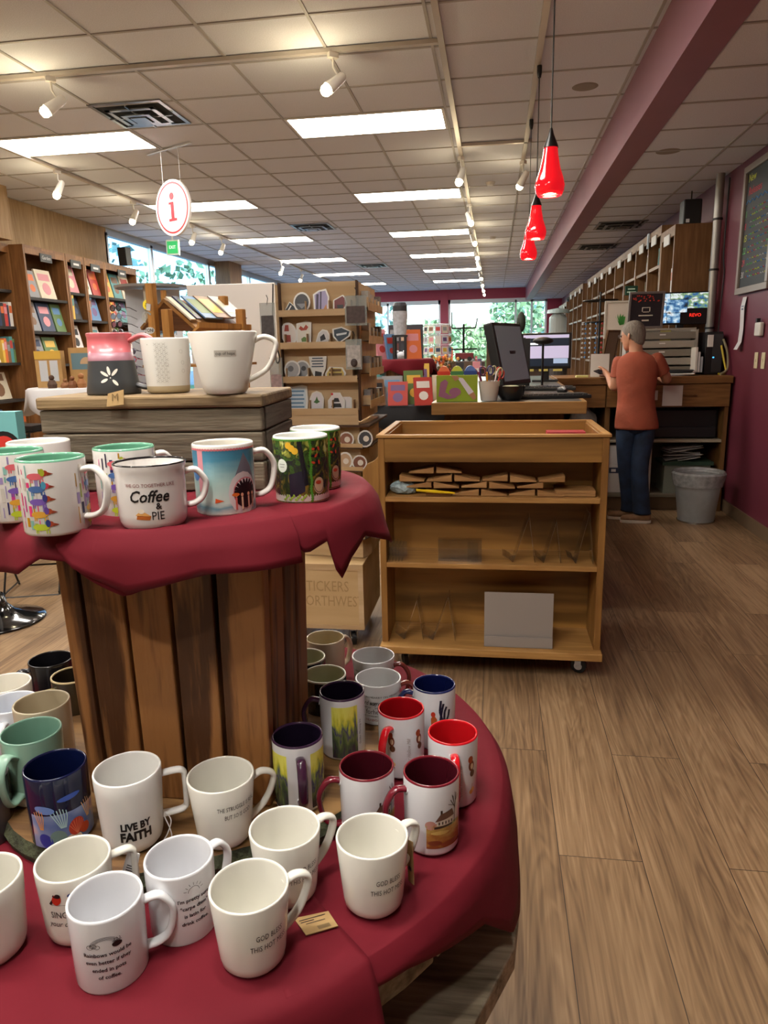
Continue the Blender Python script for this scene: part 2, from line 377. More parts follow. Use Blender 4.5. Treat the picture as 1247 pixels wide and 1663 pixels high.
def head(x, y, yaw, tilt, lab, lit=True, sc=1.0, power=BULB_W):
    t = thing('track_spotlight', lab, 'spotlight', (x, y, ZC - .03), yaw, 'track spotlights'); t.scale = (sc, sc, sc)
    MB().box(-.018, .018, -.03, .03, -.03, 0).tube([(0, 0, -.02), (0, 0, -.08), (.01, .02, -.12), (.0, .0, -.15)], .007, 8).build('bracket', headm, t)
    R = RXm(tilt); c = Vector((0, 0, -.17))
    def T(mb): mb.v = [tuple(R @ Vector(v) + c) for v in mb.v]; return mb
    T(MB().lathe([(.001, .09), (.02, .09), (.028, .08), (.034, .0), (.038, -.05), (.034, -.05), (.03, -.01), (.001, -.01)], 20)).build('can', headm, t, smooth=True)
    T(MB().lathe([(.001, -.10), (.022, -.094), (.034, -.075), (.033, -.058), (.02, -.03), (.001, -.03)], 16)).build('bulb', bulb_on if lit else mat('#cfcac0', .3), t, smooth='all')
    if lit and power:
        ld = bpy.data.lights.new('bulb_glow', 'POINT'); ld.energy = power; ld.color = (1, .82, .5); ld.shadow_soft_size = .04
        lo = bpy.data.objects.new('bulb_glow', ld); COL.objects.link(lo); lo.parent = t; lo.location = R @ Vector((0, 0, -.16)) + c
    return t
head(-2.82, 4.72, -.9, -.9, 'lit white track spotlight above the metal ceiling vent, left end of the cross track')
head(-.98, 4.72, -.9, -.9, 'lit white track spotlight above the nearest right-row ceiling light')
head(-.33, 7.3, -.6, -.5, 'dim track spotlight between the first and second right-row ceiling lights', power=2)
for i, (yy, ya) in enumerate(((9.6, .8), (11.4, .8), (13.2, .6), (14.8, .6), (17, .6), (18.8, .6), (20.6, .6), (22, .6))):
    head(-.33, yy, ya, -.5, 'lit track spotlight, %s one along the distant middle track' % ordn[i] if i < 6 else 'tiny lit spotlight at the far end of the middle track', power=5 if i < 4 else 0)
for i, yy in enumerate((6.9, 8.4, 10.1, 11.2, 14.4, 15.9)):
    head(-4.16, yy, -.5, -.5, 'lit track spotlight, %s one along the left ceiling track' % ordn[i], power=5 if i < 4 else 0)
head(.25, 7.6, -2.4, -.7, 'white flared spotlight hanging beside the cords of the red pendants', lit=True, power=2)
# smoke detectors and round speaker grilles
for (px, py, zz, lab) in ((950, 141, ZC, 'round flush ceiling disc left of the mauve beam'), (1085, 246, ZR, 'round flush ceiling disc right of the mauve beam')):
    p = onz(px, py, zz); tag(MB().lathe([(.001, -.004), (.07, -.004), (.09, 0)], 28, (p.x, p.y, zz)).build('ceiling_disc', mat('#8f857b', .8)), lab, 'ceiling disc')
for (px, py, lab) in ((796, 296, 'small white smoke detector behind the red pendants'), (800, 385, 'smaller distant white smoke detector')):
    p = onz(px, py, ZC); tag(MB().lathe([(.001, -.03), (.04, -.03), (.055, -.006), (.055, 0)], 20, (p.x, p.y, ZC)).build('smoke_detector', mat('#d8d4cc', .5)), lab, 'smoke detector')
# red pendants
def red_glass():
    m = bpy.data.materials.new('red_glass'); m.use_nodes = True; nt = m.node_tree; b = nt.nodes['Principled BSDF']
    b.inputs['Base Color'].default_value = lin('#d00814'); b.inputs['Roughness'].default_value = .08; b.inputs['Coat Weight'].default_value = .5
    b.inputs['Emission Color'].default_value = (1, .01, .02, 1); b.inputs['Emission Strength'].default_value = .55
    return m
rg = red_glass(); blk = mat('#0d0c0c', .35); cordm = mat('#1b1a1a', .5)
for i, (x, yb, ztop, lab) in enumerate(((.25, 3.76, 2.385, 'largest, nearest red glass pendant lamp on a black cord'), (.262, 5.19, 2.39, 'middle red glass pendant lamp below the largest one'), (.265, 6.31, 2.36, 'lowest looking, furthest red glass pendant lamp'))):
    zb = 2.125
    t = thing('pendant_lamp', lab, 'pendant lamp', (x, yb, zb), .4 * i, 'red glass pendant lamps')
    H_ = .255
    prof = [(.028, H_ - .03), (.033, H_ - .05), (.036, .18), (.048, .12), (.064, .075), (.070, .045), (.066, .018), (.056, 0), (.050, .003), (.06, .02), (.064, .045), (.058, .075), (.042, .12), (.03, .18), (.025, H_ - .04)]
    sh = MB().lathe(prof, 36)
    sh.v = [tuple((v[0] * (1 - .12 * math.exp(-((math.atan2(v[1], v[0]) + 2.2) / .35) ** 2 - ((v[2] - .06) / .03) ** 2)), v[1] * (1 - .12 * math.exp(-((math.atan2(v[1], v[0]) + 2.2) / .35) ** 2 - ((v[2] - .06) / .03) ** 2)), v[2])) for v in sh.v]
    sh.build('shade', rg, t, smooth='all')
    MB().lathe([(.001, H_ + .045), (.006, H_ + .04), (.014, H_ + .01), (.033, H_ - .035), (.036, H_ - .045), (.001, H_ - .045)], 24).build('cap', blk, t, smooth=True)
    MB().lathe([(.001, .05), (.03, .045), (.042, .02), (.03, .008), (.001, .004)], 20).build('bulb', mat('#ffe6b0', .4, emit=7), t, smooth='all')
    MB().tube([(0, 0, H_ + .04), (0, 0, ZC - .08 - zb)], .0035, 6).build('cord', cordm, t)
    MB().lathe([(.001, ZC - .03 - zb), (.016, ZC - .03 - zb), (.016, ZC - .07 - zb), (.01, ZC - .1 - zb), (.001, ZC - .1 - zb)], 16).build('plug', blk, t)
    ld = bpy.data.lights.new('pendant_glow', 'POINT'); ld.energy = 5; ld.color = (1, .75, .45); ld.shadow_soft_size = .05
    lo = bpy.data.objects.new('pendant_glow', ld); COL.objects.link(lo); lo.parent = t; lo.location = (0, 0, -.03)
# info sign
t = thing('hanging_sign', 'round white hanging sign with a red letter i and a red ring', 'sign', (-2.84, 6.5, 2.70), math.radians(-28))
rr_ = .235
s_ = MB().lathe([(.001, -.012), (rr_, -.012), (rr_, .012), (.001, .012)], 48); s_.v = [(v[0], v[2], v[1]) for v in s_.v]; s_.build('board', mat('#e4dfdb', .5), t)
q = MB(); redp = mat('#b3202f', .5)
for k in range(48):
    a, b = 2 * PI * k / 48, 2 * PI * (k + 1) / 48
    q.add([(r * math.cos(c), -.0135, r * math.sin(c)) for r, c in ((.2, a), (.215, a), (.215, b), (.2, b))], [(0, 1, 2, 3)])
for (a, b, c, d) in ((-.022, .022, -.09, .05), (-.05, .0, .03, .05), (-.055, .055, -.11, -.088)): q.add([(a, -.0135, c), (b, -.0135, c), (b, -.0135, d), (a, -.0135, d)], [(0, 1, 2, 3)])
q.add([(.031 * math.cos(2 * PI * k / 20), -.0135, .098 + .031 * math.sin(2 * PI * k / 20)) for k in range(20)], [tuple(range(20))])
q.build('lettering', redp, t)
MB().tube([(-.12, 0, .2), (-.12, 0, .49)], .002, 5).tube([(.12, 0, .2), (.12, 0, .49)], .002, 5).box(-.3, .3, -.01, .01, .478, .488).build('hanger', mat('#c9c9c9', .3), t)
# exit sign
t = thing('exit_sign', 'small green exit sign hanging from the ceiling under the round i sign', 'sign', tuple(ony(281, 402, 10)), 0)
MB().box(-.09, .09, -.02, .02, -.1, .1).build('case', mat('#d8e8dc', .4), t)
q = MB().box(-.075, .075, -.023, -.021, -.08, .08).build('panel', mat('#35b064', .5, emit=.6), t)
q = MB(); flat_text(q, 'EXIT', .06, (0, -.0235, 0), (1, 0, 0), (0, 0, 1), sx=.8); q.build('lettering', mat('#f4fff6', .5, emit=.8), t)
MB().tube([(0, 0, .1), (0, 0, ZC - t.location.z)], .01, 6).build('stem', headm, t)

# unseen fill spotlights added above and behind the viewer to brighten the mug display
for i, (x, y, tx, ty, tz, lab) in enumerate(((-.33, .75, -.35, .95, .8, 'first'), (-.33, -.1, -.45, 1.0, 1.2, 'second'), (-.33, -.95, .1, 1.6, .4, 'third'), (-1.6, -.3, -.6, 1.0, 1.0, 'crosswise'), (.25, 1.6, -.1, 1.5, .3, 'rightmost'))):
    t = head(x, y, math.atan2(ty - y, tx - x) - PI / 2, .5, 'unseen fill spotlight added behind the viewer for the mug display, %s one' % lab, power=0)
    ld = bpy.data.lights.new('fill_spot', 'SPOT'); ld.energy = SPOT_W * (1.0 if i < 4 else .7); ld.color = (1, .95, .88); ld.spot_size = 1.25; ld.spot_blend = .8; ld.shadow_soft_size = .05
    lo = bpy.data.objects.new('fill_spot', ld); COL.objects.link(lo); lo.location = (x, y, ZC - .30); d = Vector((tx, ty, tz)) - lo.location; lo.rotation_euler = d.to_track_quat('-Z', 'Y').to_euler()
track((-1.65, -.3, 0), (-.33, -.3, 0), 'short unseen crosswise track added behind the viewer for one fill spotlight')
# ================================================================ MUG DISPLAY
ZL, ZS, ZU, ZB = .725, .757, 1.2, 1.358      # lower cloth, slab, upper cloth, top of the timber box
pine = [wood('#99683a', '#4c2c14', 'z', 11, .5, 2.0, .35, u, 1.0, 0, .42) for u in (1, 5, 9)]
TC = Vector((-.52, 1.08, 0))                  # centre of the round table
weath = wood('#a39880', '#64583f', 'x', 7, .75, 1.8, .5, 3)
tb = thing('display_table', 'round weathered timber spool table under the lower burgundy cloth', 'table', (TC.x, TC.y, 0))
def disc_boards(mb, R, z0, z1, n, ang, gap=.008):
    w = 2 * R / n
    for k in range(n):
        a = -R + k * w + gap / 2; b = a + w - gap
        def L(x): return math.sqrt(max(R * R - x * x, .0004))
        pts = [(a, -L(a)), ((a + b) / 2, -L((a + b) / 2)), (b, -L(b)), (b, L(b)), ((a + b) / 2, L((a + b) / 2)), (a, L(a))]
        c, s = math.cos(ang), math.sin(ang)
        mb.prism([(x * c - y * s, x * s + y * c) for x, y in pts], z0, z1)
    return mb
disc_boards(MB(), .535, ZL - .09, ZL - .004, 9, .9).build('tabletop', weath, tb, bevel=.003)
disc_boards(MB(), .575, .47, .51, 7, -.75, .012).build('shelf', wood('#a3967e', '#5f523f', 'x', 7, .8, 1.8, .4, 8), tb, rot=(0, 0, 0), bevel=.003)
MB().lathe([(.001, .0), (.27, .0), (.27, ZL - .09), (.001, ZL - .09)], 14).build('core', weath, tb)
disc_boards(MB(), .50, .02, .06, 7, .4, .012).build('base', weath, tb, bevel=.003)

cloth = mat('#66121f', .8, noise=.1, nscale=3, bump=.45, bscale=7, spec=.2)
def interp(tab, a):
    if a <= tab[0][0]: return tab[0][1]
    for (a0, v0), (a1, v1) in zip(tab, tab[1:]):
        if a <= a1: return v0 + (v1 - v0) * (a - a0) / (a1 - a0)
    return tab[-1][1]
def drape(name, label, centre, R, ztop, hems, off=0, a_rng=(-180, 180), r_in=0.0, flare=.05, wob=0, seed=0, drop_hold=0, folds=7):
    """cloth lying on a round top and hanging over its edge; hems = [(angle in degrees, hem height)]"""
    mb = MB(); NA = 220; a0, a1 = a_rng; full = a1 - a0 >= 359.9
    radial = [r_in + (R - r_in) * t for t in (0, .25, .5, .75, .9, .97)]
    rows_ = []
    for i in range(NA + (0 if full else 1)):
        a = a0 + (a1 - a0) * i / NA; ar = math.radians(a); hz = interp(hems, a); row = []
        def P(r, z): return (centre.x + r * math.cos(ar), centre.y + r * math.sin(ar), z)
        w1 = math.sin(ar * folds + seed) + .5 * math.sin(ar * (folds * 2.3) + seed * 2)
        for k, r in enumerate(radial):
            row.append(P(r, ztop + off + (.0016 * math.sin(ar * 5 + k + seed) + .0012 * math.sin(ar * 11 + k * 2)) * (k > 0)))
        D = max(ztop - hz, .004)
        for t in (0.02, .06, .12, .22, .35, .5, .66, .83, 1.0):
            d = D * t
            rr = R + .012 * min(1, d / .02) + off + flare * (d / .16) ** .8 * (1 + .30 * w1 * min(1, d / .08))
            z = ztop + off - d + (0 if d > .012 else .002)
            row.append(P(rr, z))
        rows_.append(row)
    n = len(rows_[0])
    for r in rows_: mb.v += r
    cnt = len(rows_)
    for i in range(cnt if full else cnt - 1):
        j = (i + 1) % cnt
        for k in range(n - 1): mb.f.append((i * n + k, j * n + k, j * n + k + 1, i * n + k + 1)); mb.m.append(0)
    o = mb.build(name, cloth, smooth='all'); md = o.modifiers.new('thick', 'SOLIDIFY'); md.thickness = .0016; md.offset = -1
    if label: tag(o, label, 'tablecloth', 'burgundy cloths on the mug display')
    return o
def hem_pts(pxs, centre, rad):
    out = []
    for px, py in pxs:
        r = ray(px, py); a = r.x ** 2 + r.y ** 2; b = -2 * (r.x * centre.x + r.y * centre.y); c = centre.x ** 2 + centre.y ** 2 - rad ** 2
        d = max(b * b - 4 * a * c, 0); t = (-b - math.sqrt(d)) / (2 * a)
        p = r * t; ang = math.degrees(math.atan2(p.y - centre.y, p.x - centre.x))
        if ang > 120: ang -= 360
        out.append((ang, EYE + p.z))
    return sorted(out)
UC = Vector((-.49, 1.12, 0)); UR = .285
up_h = hem_pts([(-60, 930), (10, 938), (40, 915), (87, 920), (130, 945), (196, 976), (240, 962), (330, 942), (463, 905), (480, 880)], UC, UR + .045)
up_all = [(-240, 1.09)] + up_h + hem_pts([(510, 904)], UC, UR + .045) + hem_pts([(556, 882), (566, 950), (590, 908), (618, 872)], UC, UR + .05) + [(10, 1.10), (60, 1.12), (120, 1.09)]
up_all.sort()
drape('tablecloth', 'burgundy cloth draped over the upper round stand, hanging point at its right', UC, UR, ZU, up_all, a_rng=(-240, 120), flare=.035, seed=1)
ov = hem_pts([(60, 900), (100, 935), (196, 978), (330, 945), (463, 930), (505, 922)], UC, UR + .055)
drape('tablecloth', 'burgundy napkin laid over the upper cloth with a corner hanging at the front', UC, UR + .003, ZU, ov, off=.003, a_rng=(ov[0][0], ov[-1][0]), r_in=.17, flare=.04, seed=2)
UPN = MB().lathe([(.001, ZU - .03), (UR, ZU - .03), (UR, ZU - .003), (.001, ZU - .003)], 40, (UC.x, UC.y, 0))
# timber column of upright planks carrying the upper round top
col_ = thing('display_column', 'upright brown plank column between the two burgundy cloth tiers', 'display stand', (-.468, 1.035, ZS))
UPN.v = [(x + .468, y - 1.035, z - ZS) for x, y, z in UPN.v]; UPN.build('round_top', weath, col_)
hcol = ZU - .03 - ZS
def tp(xt, xb, yt): return xt, xb
edges = [(-.624, -.594), (-.588, -.527), (-.521, -.457), (-.450, -.388), (-.381, -.312)]
for i, (a, b) in enumerate(edges):
    a2, b2 = a + .468, b + .468
    zt = hcol; k = .93
    mb = MB(); y0, y1 = -.115, -.09
    vs = [(a2 * k, y0, 0), (b2 * k, y0, 0), (b2 * k, y1, 0), (a2 * k, y1, 0), (a2, y0 - .004, zt), (b2, y0 - .004, zt), (b2, y1, zt), (a2, y1, zt)]
    mb.add(vs, [(0, 3, 2, 1), (4, 5, 6, 7), (0, 1, 5, 4), (1, 2, 6, 5), (2, 3, 7, 6), (3, 0, 4, 7)])
    mb.build('plank', pine[i % 3], col_, bevel=.003)
for side in (1, -1):
    for i in range(3):
        y0 = -.082 + i * .068; x1_ = side * .156; x0_ = side * .134
        vs = [(x0_ * .93, y0, 0), (x1_ * .93, y0, 0), (x1_ * .93, y0 + .06, 0), (x0_ * .93, y0 + .06, 0), (x0_, y0, hcol), (x1_, y0, hcol), (x1_, y0 + .06, hcol), (x0_, y0 + .06, hcol)]
        fs = [(0, 3, 2, 1), (4, 5, 6, 7), (0, 1, 5, 4), (1, 2, 6, 5), (2, 3, 7, 6), (3, 0, 4, 7)]
        MB().add(vs, fs if side == 1 else [f[::-1] for f in fs]).build('plank', pine[(i + 1) % 3], col_, bevel=.003)
for i in range(4): MB().box(-.14 + i * .07, -.078 + i * .07, .122, .142, 0, hcol).build('plank', pine[i % 3], col_, bevel=.003)
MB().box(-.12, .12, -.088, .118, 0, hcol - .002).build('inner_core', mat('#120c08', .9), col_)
# rough log slab under the column
sl = MB(); N_ = 60; rs = random.Random(5); prof = []
for k in range(N_):
    a = 2 * PI * k / N_; prof.append(.325 + .012 * math.sin(3 * a + 1) + .008 * math.sin(7 * a) + .004 * rs.uniform(-1, 1))
SC = Vector((-.485, 1.085, ZL + .001))
ring = lambda s_, z: [(prof[k] * s_ * math.cos(2 * PI * k / N_), prof[k] * s_ * math.sin(2 * PI * k / N_), z) for k in range(N_)]
t_ = ZS - ZL - .001
vs = ring(.985, 0) + ring(1.0, t_ * .5) + ring(.975, t_); fs = [tuple(range(N_))[::-1]]
sl.add(vs, fs, 1); sl.add(ring(.975, t_), [tuple(range(N_))], 0)
for q in (0, 1):
    for k in range(N_): sl.f.append((q * N_ + k, q * N_ + (k + 1) % N_, (q + 1) * N_ + (k + 1) % N_, (q + 1) * N_ + k)); sl.m.append(1)
tag(sl.build('log_slab', [wood('#9a7445', '#5a3d20', 'x', 6, .6, 2.2, .3, 4), mat('#4b5036', .95, noise=.75, nscale=45, bump=1.0, bscale=70)], loc=SC), 'rough round log slab with mossy green bark edge under the plank column', 'wood slab')
# lower cloth: round cloth with a second napkin overlapping at the right
low_h = hem_pts([(625, 1562), (640, 1556), (700, 1530), (770, 1495), (837, 1491)], TC, .60)
lh = [(-240, .55), (-150, .50), (-100, .50), (-80, .52)] + [(-56, .70), (-47, .698), (-40, .692), (-32, .67), (-24, .65), (-17, .585), (-13, .585), (-4, .64), (20, .62), (60, .6), (120, .58)]
lh = sorted(lh)
drape('tablecloth', 'large burgundy cloth over the round table, under the front row of lower mugs', TC, .535, ZL - .002, [(-240, .5), (-54, .5), (-46, .60), (120, .6)], off=.003, a_rng=(-240, -45), flare=.03, seed=4, folds=4)
drape('tablecloth', 'burgundy cloth at the right side of the round table, hanging over the wood floor', TC, .537, ZL - .002, lh, off=0, a_rng=(-56, 120), flare=.026, seed=2.4, folds=5)

# weathered timber box on the upper cloth
bx = thing('timber_box', 'grey weathered timber box carrying three mugs on the upper cloth', 'wooden box', (-.552, 1.185, ZU + .004), math.radians(4))
gw = [wood('#6c614f', '#3a3227', 'x', 8, .8, 1.6, .5, u, 1.4) for u in (1, 6, 12)]
hb = ZB - ZU - .004; wx = .183
for i, (z0, z1) in enumerate(((0, .0465), (.048, .0945), (.096, hb - .021))): MB().box(-wx, wx, -.095, -.075, z0, z1).build('board', gw[i], bx, bevel=.003)
for i, (z0, z1) in enumerate(((0, .0465), (.048, .0945), (.096, hb - .021))): MB().box(wx - .02, wx + .002, -.074, .13, z0, z1).build('board', wood('#5b5347', '#2f2a24', 'y', 8, .8, 1.4, .5, i), bx, bevel=.003)
MB().box(-wx - .002, wx + .004, -.1, .13, hb - .02, hb).build('top_board', wood('#8f7752', '#5c4830', 'x', 8, .7, 1.6, .4, 2), bx, bevel=.004)
MB().box(-wx + .01, wx - .022, -.074, .12, 0.001, hb - .022).build('inner_core', mat('#1a1510', .9), bx)

# ---------------------------------------------------------------- mugs
def mug_outer(kind, rt, rb, h):
    if kind == 'straight': pts = [(rb * .85, 0), (rb * .97, .0015), (rb, .005), (rt, h - .003)]
    elif kind == 'taper': pts = [(rb * .8, 0), (rb * .86, .002), (rb * .97, .008), (rb, .016), (rt, h - .002)]
    elif kind == 'round': pts = [(rb * .7, 0), (rb * .82, .002), (rb * .93, .008), (rb * .985, .017), (rb, .028), (rt * .985, h * .8), (rt, h - .002)]
    elif kind == 'enamel': pts = [(rb * .8, 0), (rb * .9, .003), (rb * .97, .010), (rb, .02), (rb * 1.0, h * .6), (rb * 1.0, h - .02), (rb * 1.01, h - .01), (rt, h - .002)]
    elif kind == 'flare': pts = [(rb * .8, 0), (rb * .95, .002), (rb, .006), (rb * 1.0, h * .5), (rb * 1.03, h * .75), (rt, h - .002)]
    elif kind == 'bell': pts = [(rb * .97, 0), (rb, .003), (rb * .93, h * .22), (rt * 1.03, h * .5), (rt * .975, h * .68), (rt * .965, h * .92), (rt, h - .003)]
    return pts
def rad_at(pts, z):
    for (r0, z0), (r1, z1) in zip(pts, pts[1:]):
        if z <= z1 and z1 > z0: return r0 + (r1 - r0) * max(0, (z - z0)) / (z1 - z0)
    return pts[-1][0]
def glaze(hexc, rough=.12): return mat(hexc, rough, coat=.3)
class Print:
    """flat artwork wrapped round a mug: u = metres round the body, v = height"""
    def __init__(s, pts): s.mb = MB(); s.pts = pts; s.mats = []
    def mi(s, m):
        if m not in s.mats: s.mats.append(m)
        return s.mats.index(m)
    def W(s, u, v, lay=1):
        r = rad_at(s.pts, v) + .0003 + .00015 * lay; a = u / r; return (r * math.cos(a), r * math.sin(a), v)
    def poly(s, pts, m, lay=1):
        mi = s.mi(m); W_ = .0028; k0 = math.floor(min(p[0] for p in pts) / W_); k1 = math.ceil(max(p[0] for p in pts) / W_)
        def clip(P_, x, keep):
            out = []
            for a, b in zip(P_, P_[1:] + P_[:1]):
                ia, ib = keep * (a[0] - x) >= 0, keep * (b[0] - x) >= 0
                if ia: out.append(a)
                if ia != ib: q = (x - a[0]) / (b[0] - a[0]); out.append((x, a[1] + (b[1] - a[1]) * q))
            return out
        for k in range(k0, k1):
            P_ = clip(clip(list(pts), k * W_, 1) or [], (k + 1) * W_, -1)
            if len(P_) > 2: s.mb.add([s.W(u, v, lay) for u, v in P_], [tuple(range(len(P_)))], mi)
        return s
    def rect(s, u0, u1, v0, v1, m, lay=1, nu=None, nv=1):
        nu = nu or max(1, int(abs(u1 - u0) / .004))
        vs = [s.W(u0 + (u1 - u0) * i / nu, v0 + (v1 - v0) * j / nv, lay) for j in range(nv + 1) for i in range(nu + 1)]
        fs = [(j * (nu + 1) + i, j * (nu + 1) + i + 1, (j + 1) * (nu + 1) + i + 1, (j + 1) * (nu + 1) + i) for j in range(nv) for i in range(nu)]
        s.mb.add(vs, fs, s.mi(m)); return s
    def ell(s, u, v, ru, rv, m, lay=1, rot=0, n=16):
        c, q = math.cos(rot), math.sin(rot)
        return s.poly([(u + ru * math.cos(2 * PI * k / n) * c - rv * math.sin(2 * PI * k / n) * q, v + ru * math.cos(2 * PI * k / n) * q + rv * math.sin(2 * PI * k / n) * c) for k in range(n)], m, lay)
    def line(s, pts, w, m, lay=1):
        for (a, b), (c, d) in zip(pts, pts[1:]):
            L_ = math.hypot(c - a, d - b) or 1; nx, ny = -(d - b) / L_ * w / 2, (c - a) / L_ * w / 2
            s.poly([(a - nx, b - ny), (c - nx, d - ny), (c + nx, d + ny), (a + nx, b + ny)], m, lay)
        return s
    def text(s, body, size, u, v, m, lay=2, sx=1, **k):
        vs, fs = text_tris(body, size, **k); s.mb.add([s.W(u + x * sx, v + y, lay) for x, y in vs], fs, s.mi(m)); return s
ink = mat('#171516', .4)
MUGS = []
def mug(label, px, py, ztier, D, Db, h, kind, outer, inner, hoff, htype='c', poff=0, art=None, group=None, rough=.12, hcol=None, rimcol=None, handle_w=.007, ext=.032, hz=(.2, .82), band=None, xy=None, kind_name='mug', push=0, zones=None):
    p = onz(px, py, ztier + h) if xy is None else Vector((xy[0], xy[1], 0)); x, y = p.x * (1 + push), p.y * (1 + push)
    face = math.atan2(-y, -x)                      # direction towards the viewer's side of the shop
    t = thing(kind_name, label, 'mug', (x, y, ztier + .0008), 0, group)
    rt, rb = D / 2, Db / 2; pts = mug_outer(kind, rt, rb, h); w = .0034 if kind != 'enamel' else .0022
    mo, mi_ = glaze(outer, rough), glaze(inner, rough); mats = [mo, mi_, glaze(rimcol, rough) if rimcol else (mi_ if outer != inner else mo)]
    if band: mats.append(mat(band[1], .6))
    outp = [(.0001, .002)] + [(r, z) for r, z in pts]
    if band:                                         # insert a height where the unglazed foot begins
        zb = band[0]; k = next(i for i, (r, z) in enumerate(outp) if z > zb); outp.insert(k, (rad_at(pts, zb), zb))
    zm = {}
    if zones:
        for zb, zc in zones:
            k = next(i for i, (r, z) in enumerate(outp) if z > zb); outp.insert(k, (rad_at(pts, zb), zb)); mats.append(mat(zc, rough)); zm[zb] = len(mats) - 1
    rim = [(rt - w * .15, h - .0006), (rt - w * .5, h), (rt - w * .85, h - .0006)]
    inn = [(rt - w, h - .003)] + [(rad_at(pts, z) - w, z) for z in (h * .7, h * .4, .016)] + [(rb * .8 - w, .007), (.0001, .006)]
    prof = outp + rim + inn; mis = []
    for i in range(len(prof) - 1):
        if i < len(outp) - 1 and zones: mis.append(next((zm[zb] for zb, _ in zones if outp[i + 1][1] <= zb + 1e-6), 0))
        elif i < len(outp) - 1: mis.append(3 if band and outp[i + 1][1] <= band[0] + 1e-6 else 0)
        elif i < len(outp) + len(rim): mis.append(2)
        else: mis.append(1)
    MB().lathe(prof, 56, mis=mis).build('body', mats, t, smooth='all')
    z1, z2 = h * hz[0], h * hz[1]; ra, rb_ = rad_at(pts, z1) - .002, rad_at(pts, z2) - .002; e = ext
    R_ = max(ra, rb_)
    if htype == 'c': hp = smooth_path([(rb_, 0, z2), (R_ + e * .55, 0, z2 + h * .02), (R_ + e * .95, 0, z2 - h * .13), (R_ + e, 0, (z1 + z2) / 2 + h * .02), (R_ + e * .8, 0, z1 + h * .1), (R_ + e * .4, 0, z1 + .001), (ra, 0, z1)], 5)
    elif htype == 'square': hp = smooth_path([(rb_, 0, z2), (R_ + e * .7, 0, z2), (R_ + e * .95, 0, z2 - .004), (R_ + e, 0, z2 - .012), (R_ + e, 0, z1 + .012), (R_ + e * .95, 0, z1 + .004), (R_ + e * .7, 0, z1), (ra, 0, z1)], 5)
    elif htype == 'ear': hp = smooth_path([(rb_, 0, z2), (R_ + e * .45, 0, z2 + h * .06), (R_ + e * .95, 0, z2 - h * .02), (R_ + e * .9, 0, z2 - h * .2), (R_ + e * .5, 0, z1 + h * .18), (ra, 0, z1)], 5)
    elif htype == 'loop': hp = smooth_path([(rb_, 0, z2 - .004), (R_ + e * .5, 0, z2 + h * .05), (R_ + e, 0, z2 - h * .12), (R_ + e * .95, 0, z1 + h * .16), (R_ + e * .6, 0, z1 - .002), (ra, 0, z1 + .002)], 5)
    hs = MB().tube(hp, .0042, 12, w=handle_w, side=(0, 1, 0))
    if hcol:                                          # white joints where a coloured handle meets the body
        hs.tube([hp[0] , hp[1]], .0075, 12, mi=1, w=handle_w * 1.15, side=(0, 1, 0)).tube([hp[-2], hp[-1]], .0075, 12, mi=1, w=handle_w * 1.15, side=(0, 1, 0))
    if zones:
        hs.m = [1 if sum(hs.v[i][2] for i in f) / len(f) < zones[0][0] * 1.1 else 0 for f in hs.f]; mo = mats[zm[zones[0][0]]]
    hs.build('handle', [glaze(hcol or outer, rough), mo], t, rot=(0, 0, face + math.radians(hoff)), smooth='all')
    if art:
        P = Print(pts); art(P, h, rt)
        P.mb.build('printed_design', P.mats, t, rot=(0, 0, face + math.radians(poff)))
    MUGS.append(t); return t
cream, whitec, cw = '#dcdad0', '#dcdde0', '#e6e2d8'
def a_hot(P, h, r): P.text('GOD BLESS', .0105, 0, h * .61, ink, sx=.62, spacing=1.05); P.text('THIS HOT MESS', .0105, 0, h * .61 - .014, ink, sx=.62, spacing=1.05)
def a_strug(P, h, r): P.text('THE STRUGGLE IS REAL', .0095, 0, h * .70, ink, sx=.6); P.text('BUT SO IS GOD', .0095, 0, h * .70 - .013, ink, sx=.6)
def a_faith(P, h, r): P.text('LIVE BY', .015, 0, h * .43, ink, sx=.8, bold=.045); P.text('FAITH', .0185, 0, h * .43 - .0155, ink, sx=.84, bold=.05)
def a_rainbow(P, h, r):
    for k, s_ in enumerate(('Rainbows would be', 'even better if they', 'ended in pots', 'of coffee.')): P.text(s_, .0068, 0, h * .57 - k * .0098, ink, sx=.98, bold=.02)
    for q in (.012, .0135, .015, .0165): P.line([(-.002 + q * math.cos(a), h * .67 + q * .75 * math.sin(a)) for a in [PI * k / 14 for k in range(15)]], .0004, ink)
    for (u, v, s_) in ((-.018, h * .68, .0035), (-.014, h * .695, .0035), (-.010, h * .68, .003)):
        P.line([(u + s_ * math.cos(a), v + s_ * math.sin(a) * .8) for a in [2 * PI * k / 10 for k in range(11)]], .0005, ink)
    P.ell(.011, h * .675, .0055, .0035, ink); P.line([(.006, h * .715), (.016, h * .715)], .0006, ink)
    for q in (-.003, 0, .003): P.line([(.011 + q, h * .72), (.012 + q, h * .74), (.011 + q, h * .755)], .0005, ink)
def a_carpe(P, h, r):
    for k, s_ in enumerate(("I'm pretty sure", '"carpe diem"', 'is latin for', 'drink coffee.')): P.text(s_, .0068, 0, h * .66 - k * .0105, ink, bold=.02)
    P.line([(.007 * math.cos(a), h * .76 + .007 * math.sin(a)) for a in [PI * k / 10 for k in range(11)]], .0005, ink)
    for k in range(7):
        a = PI * (k + .5) / 7; P.line([(.009 * math.cos(a), h * .76 + .009 * math.sin(a)), (.0125 * math.cos(a), h * .76 + .0125 * math.sin(a))], .0005, ink)
red_i, blue_i = mat('#c8321f', .4), mat('#31427c', .4)
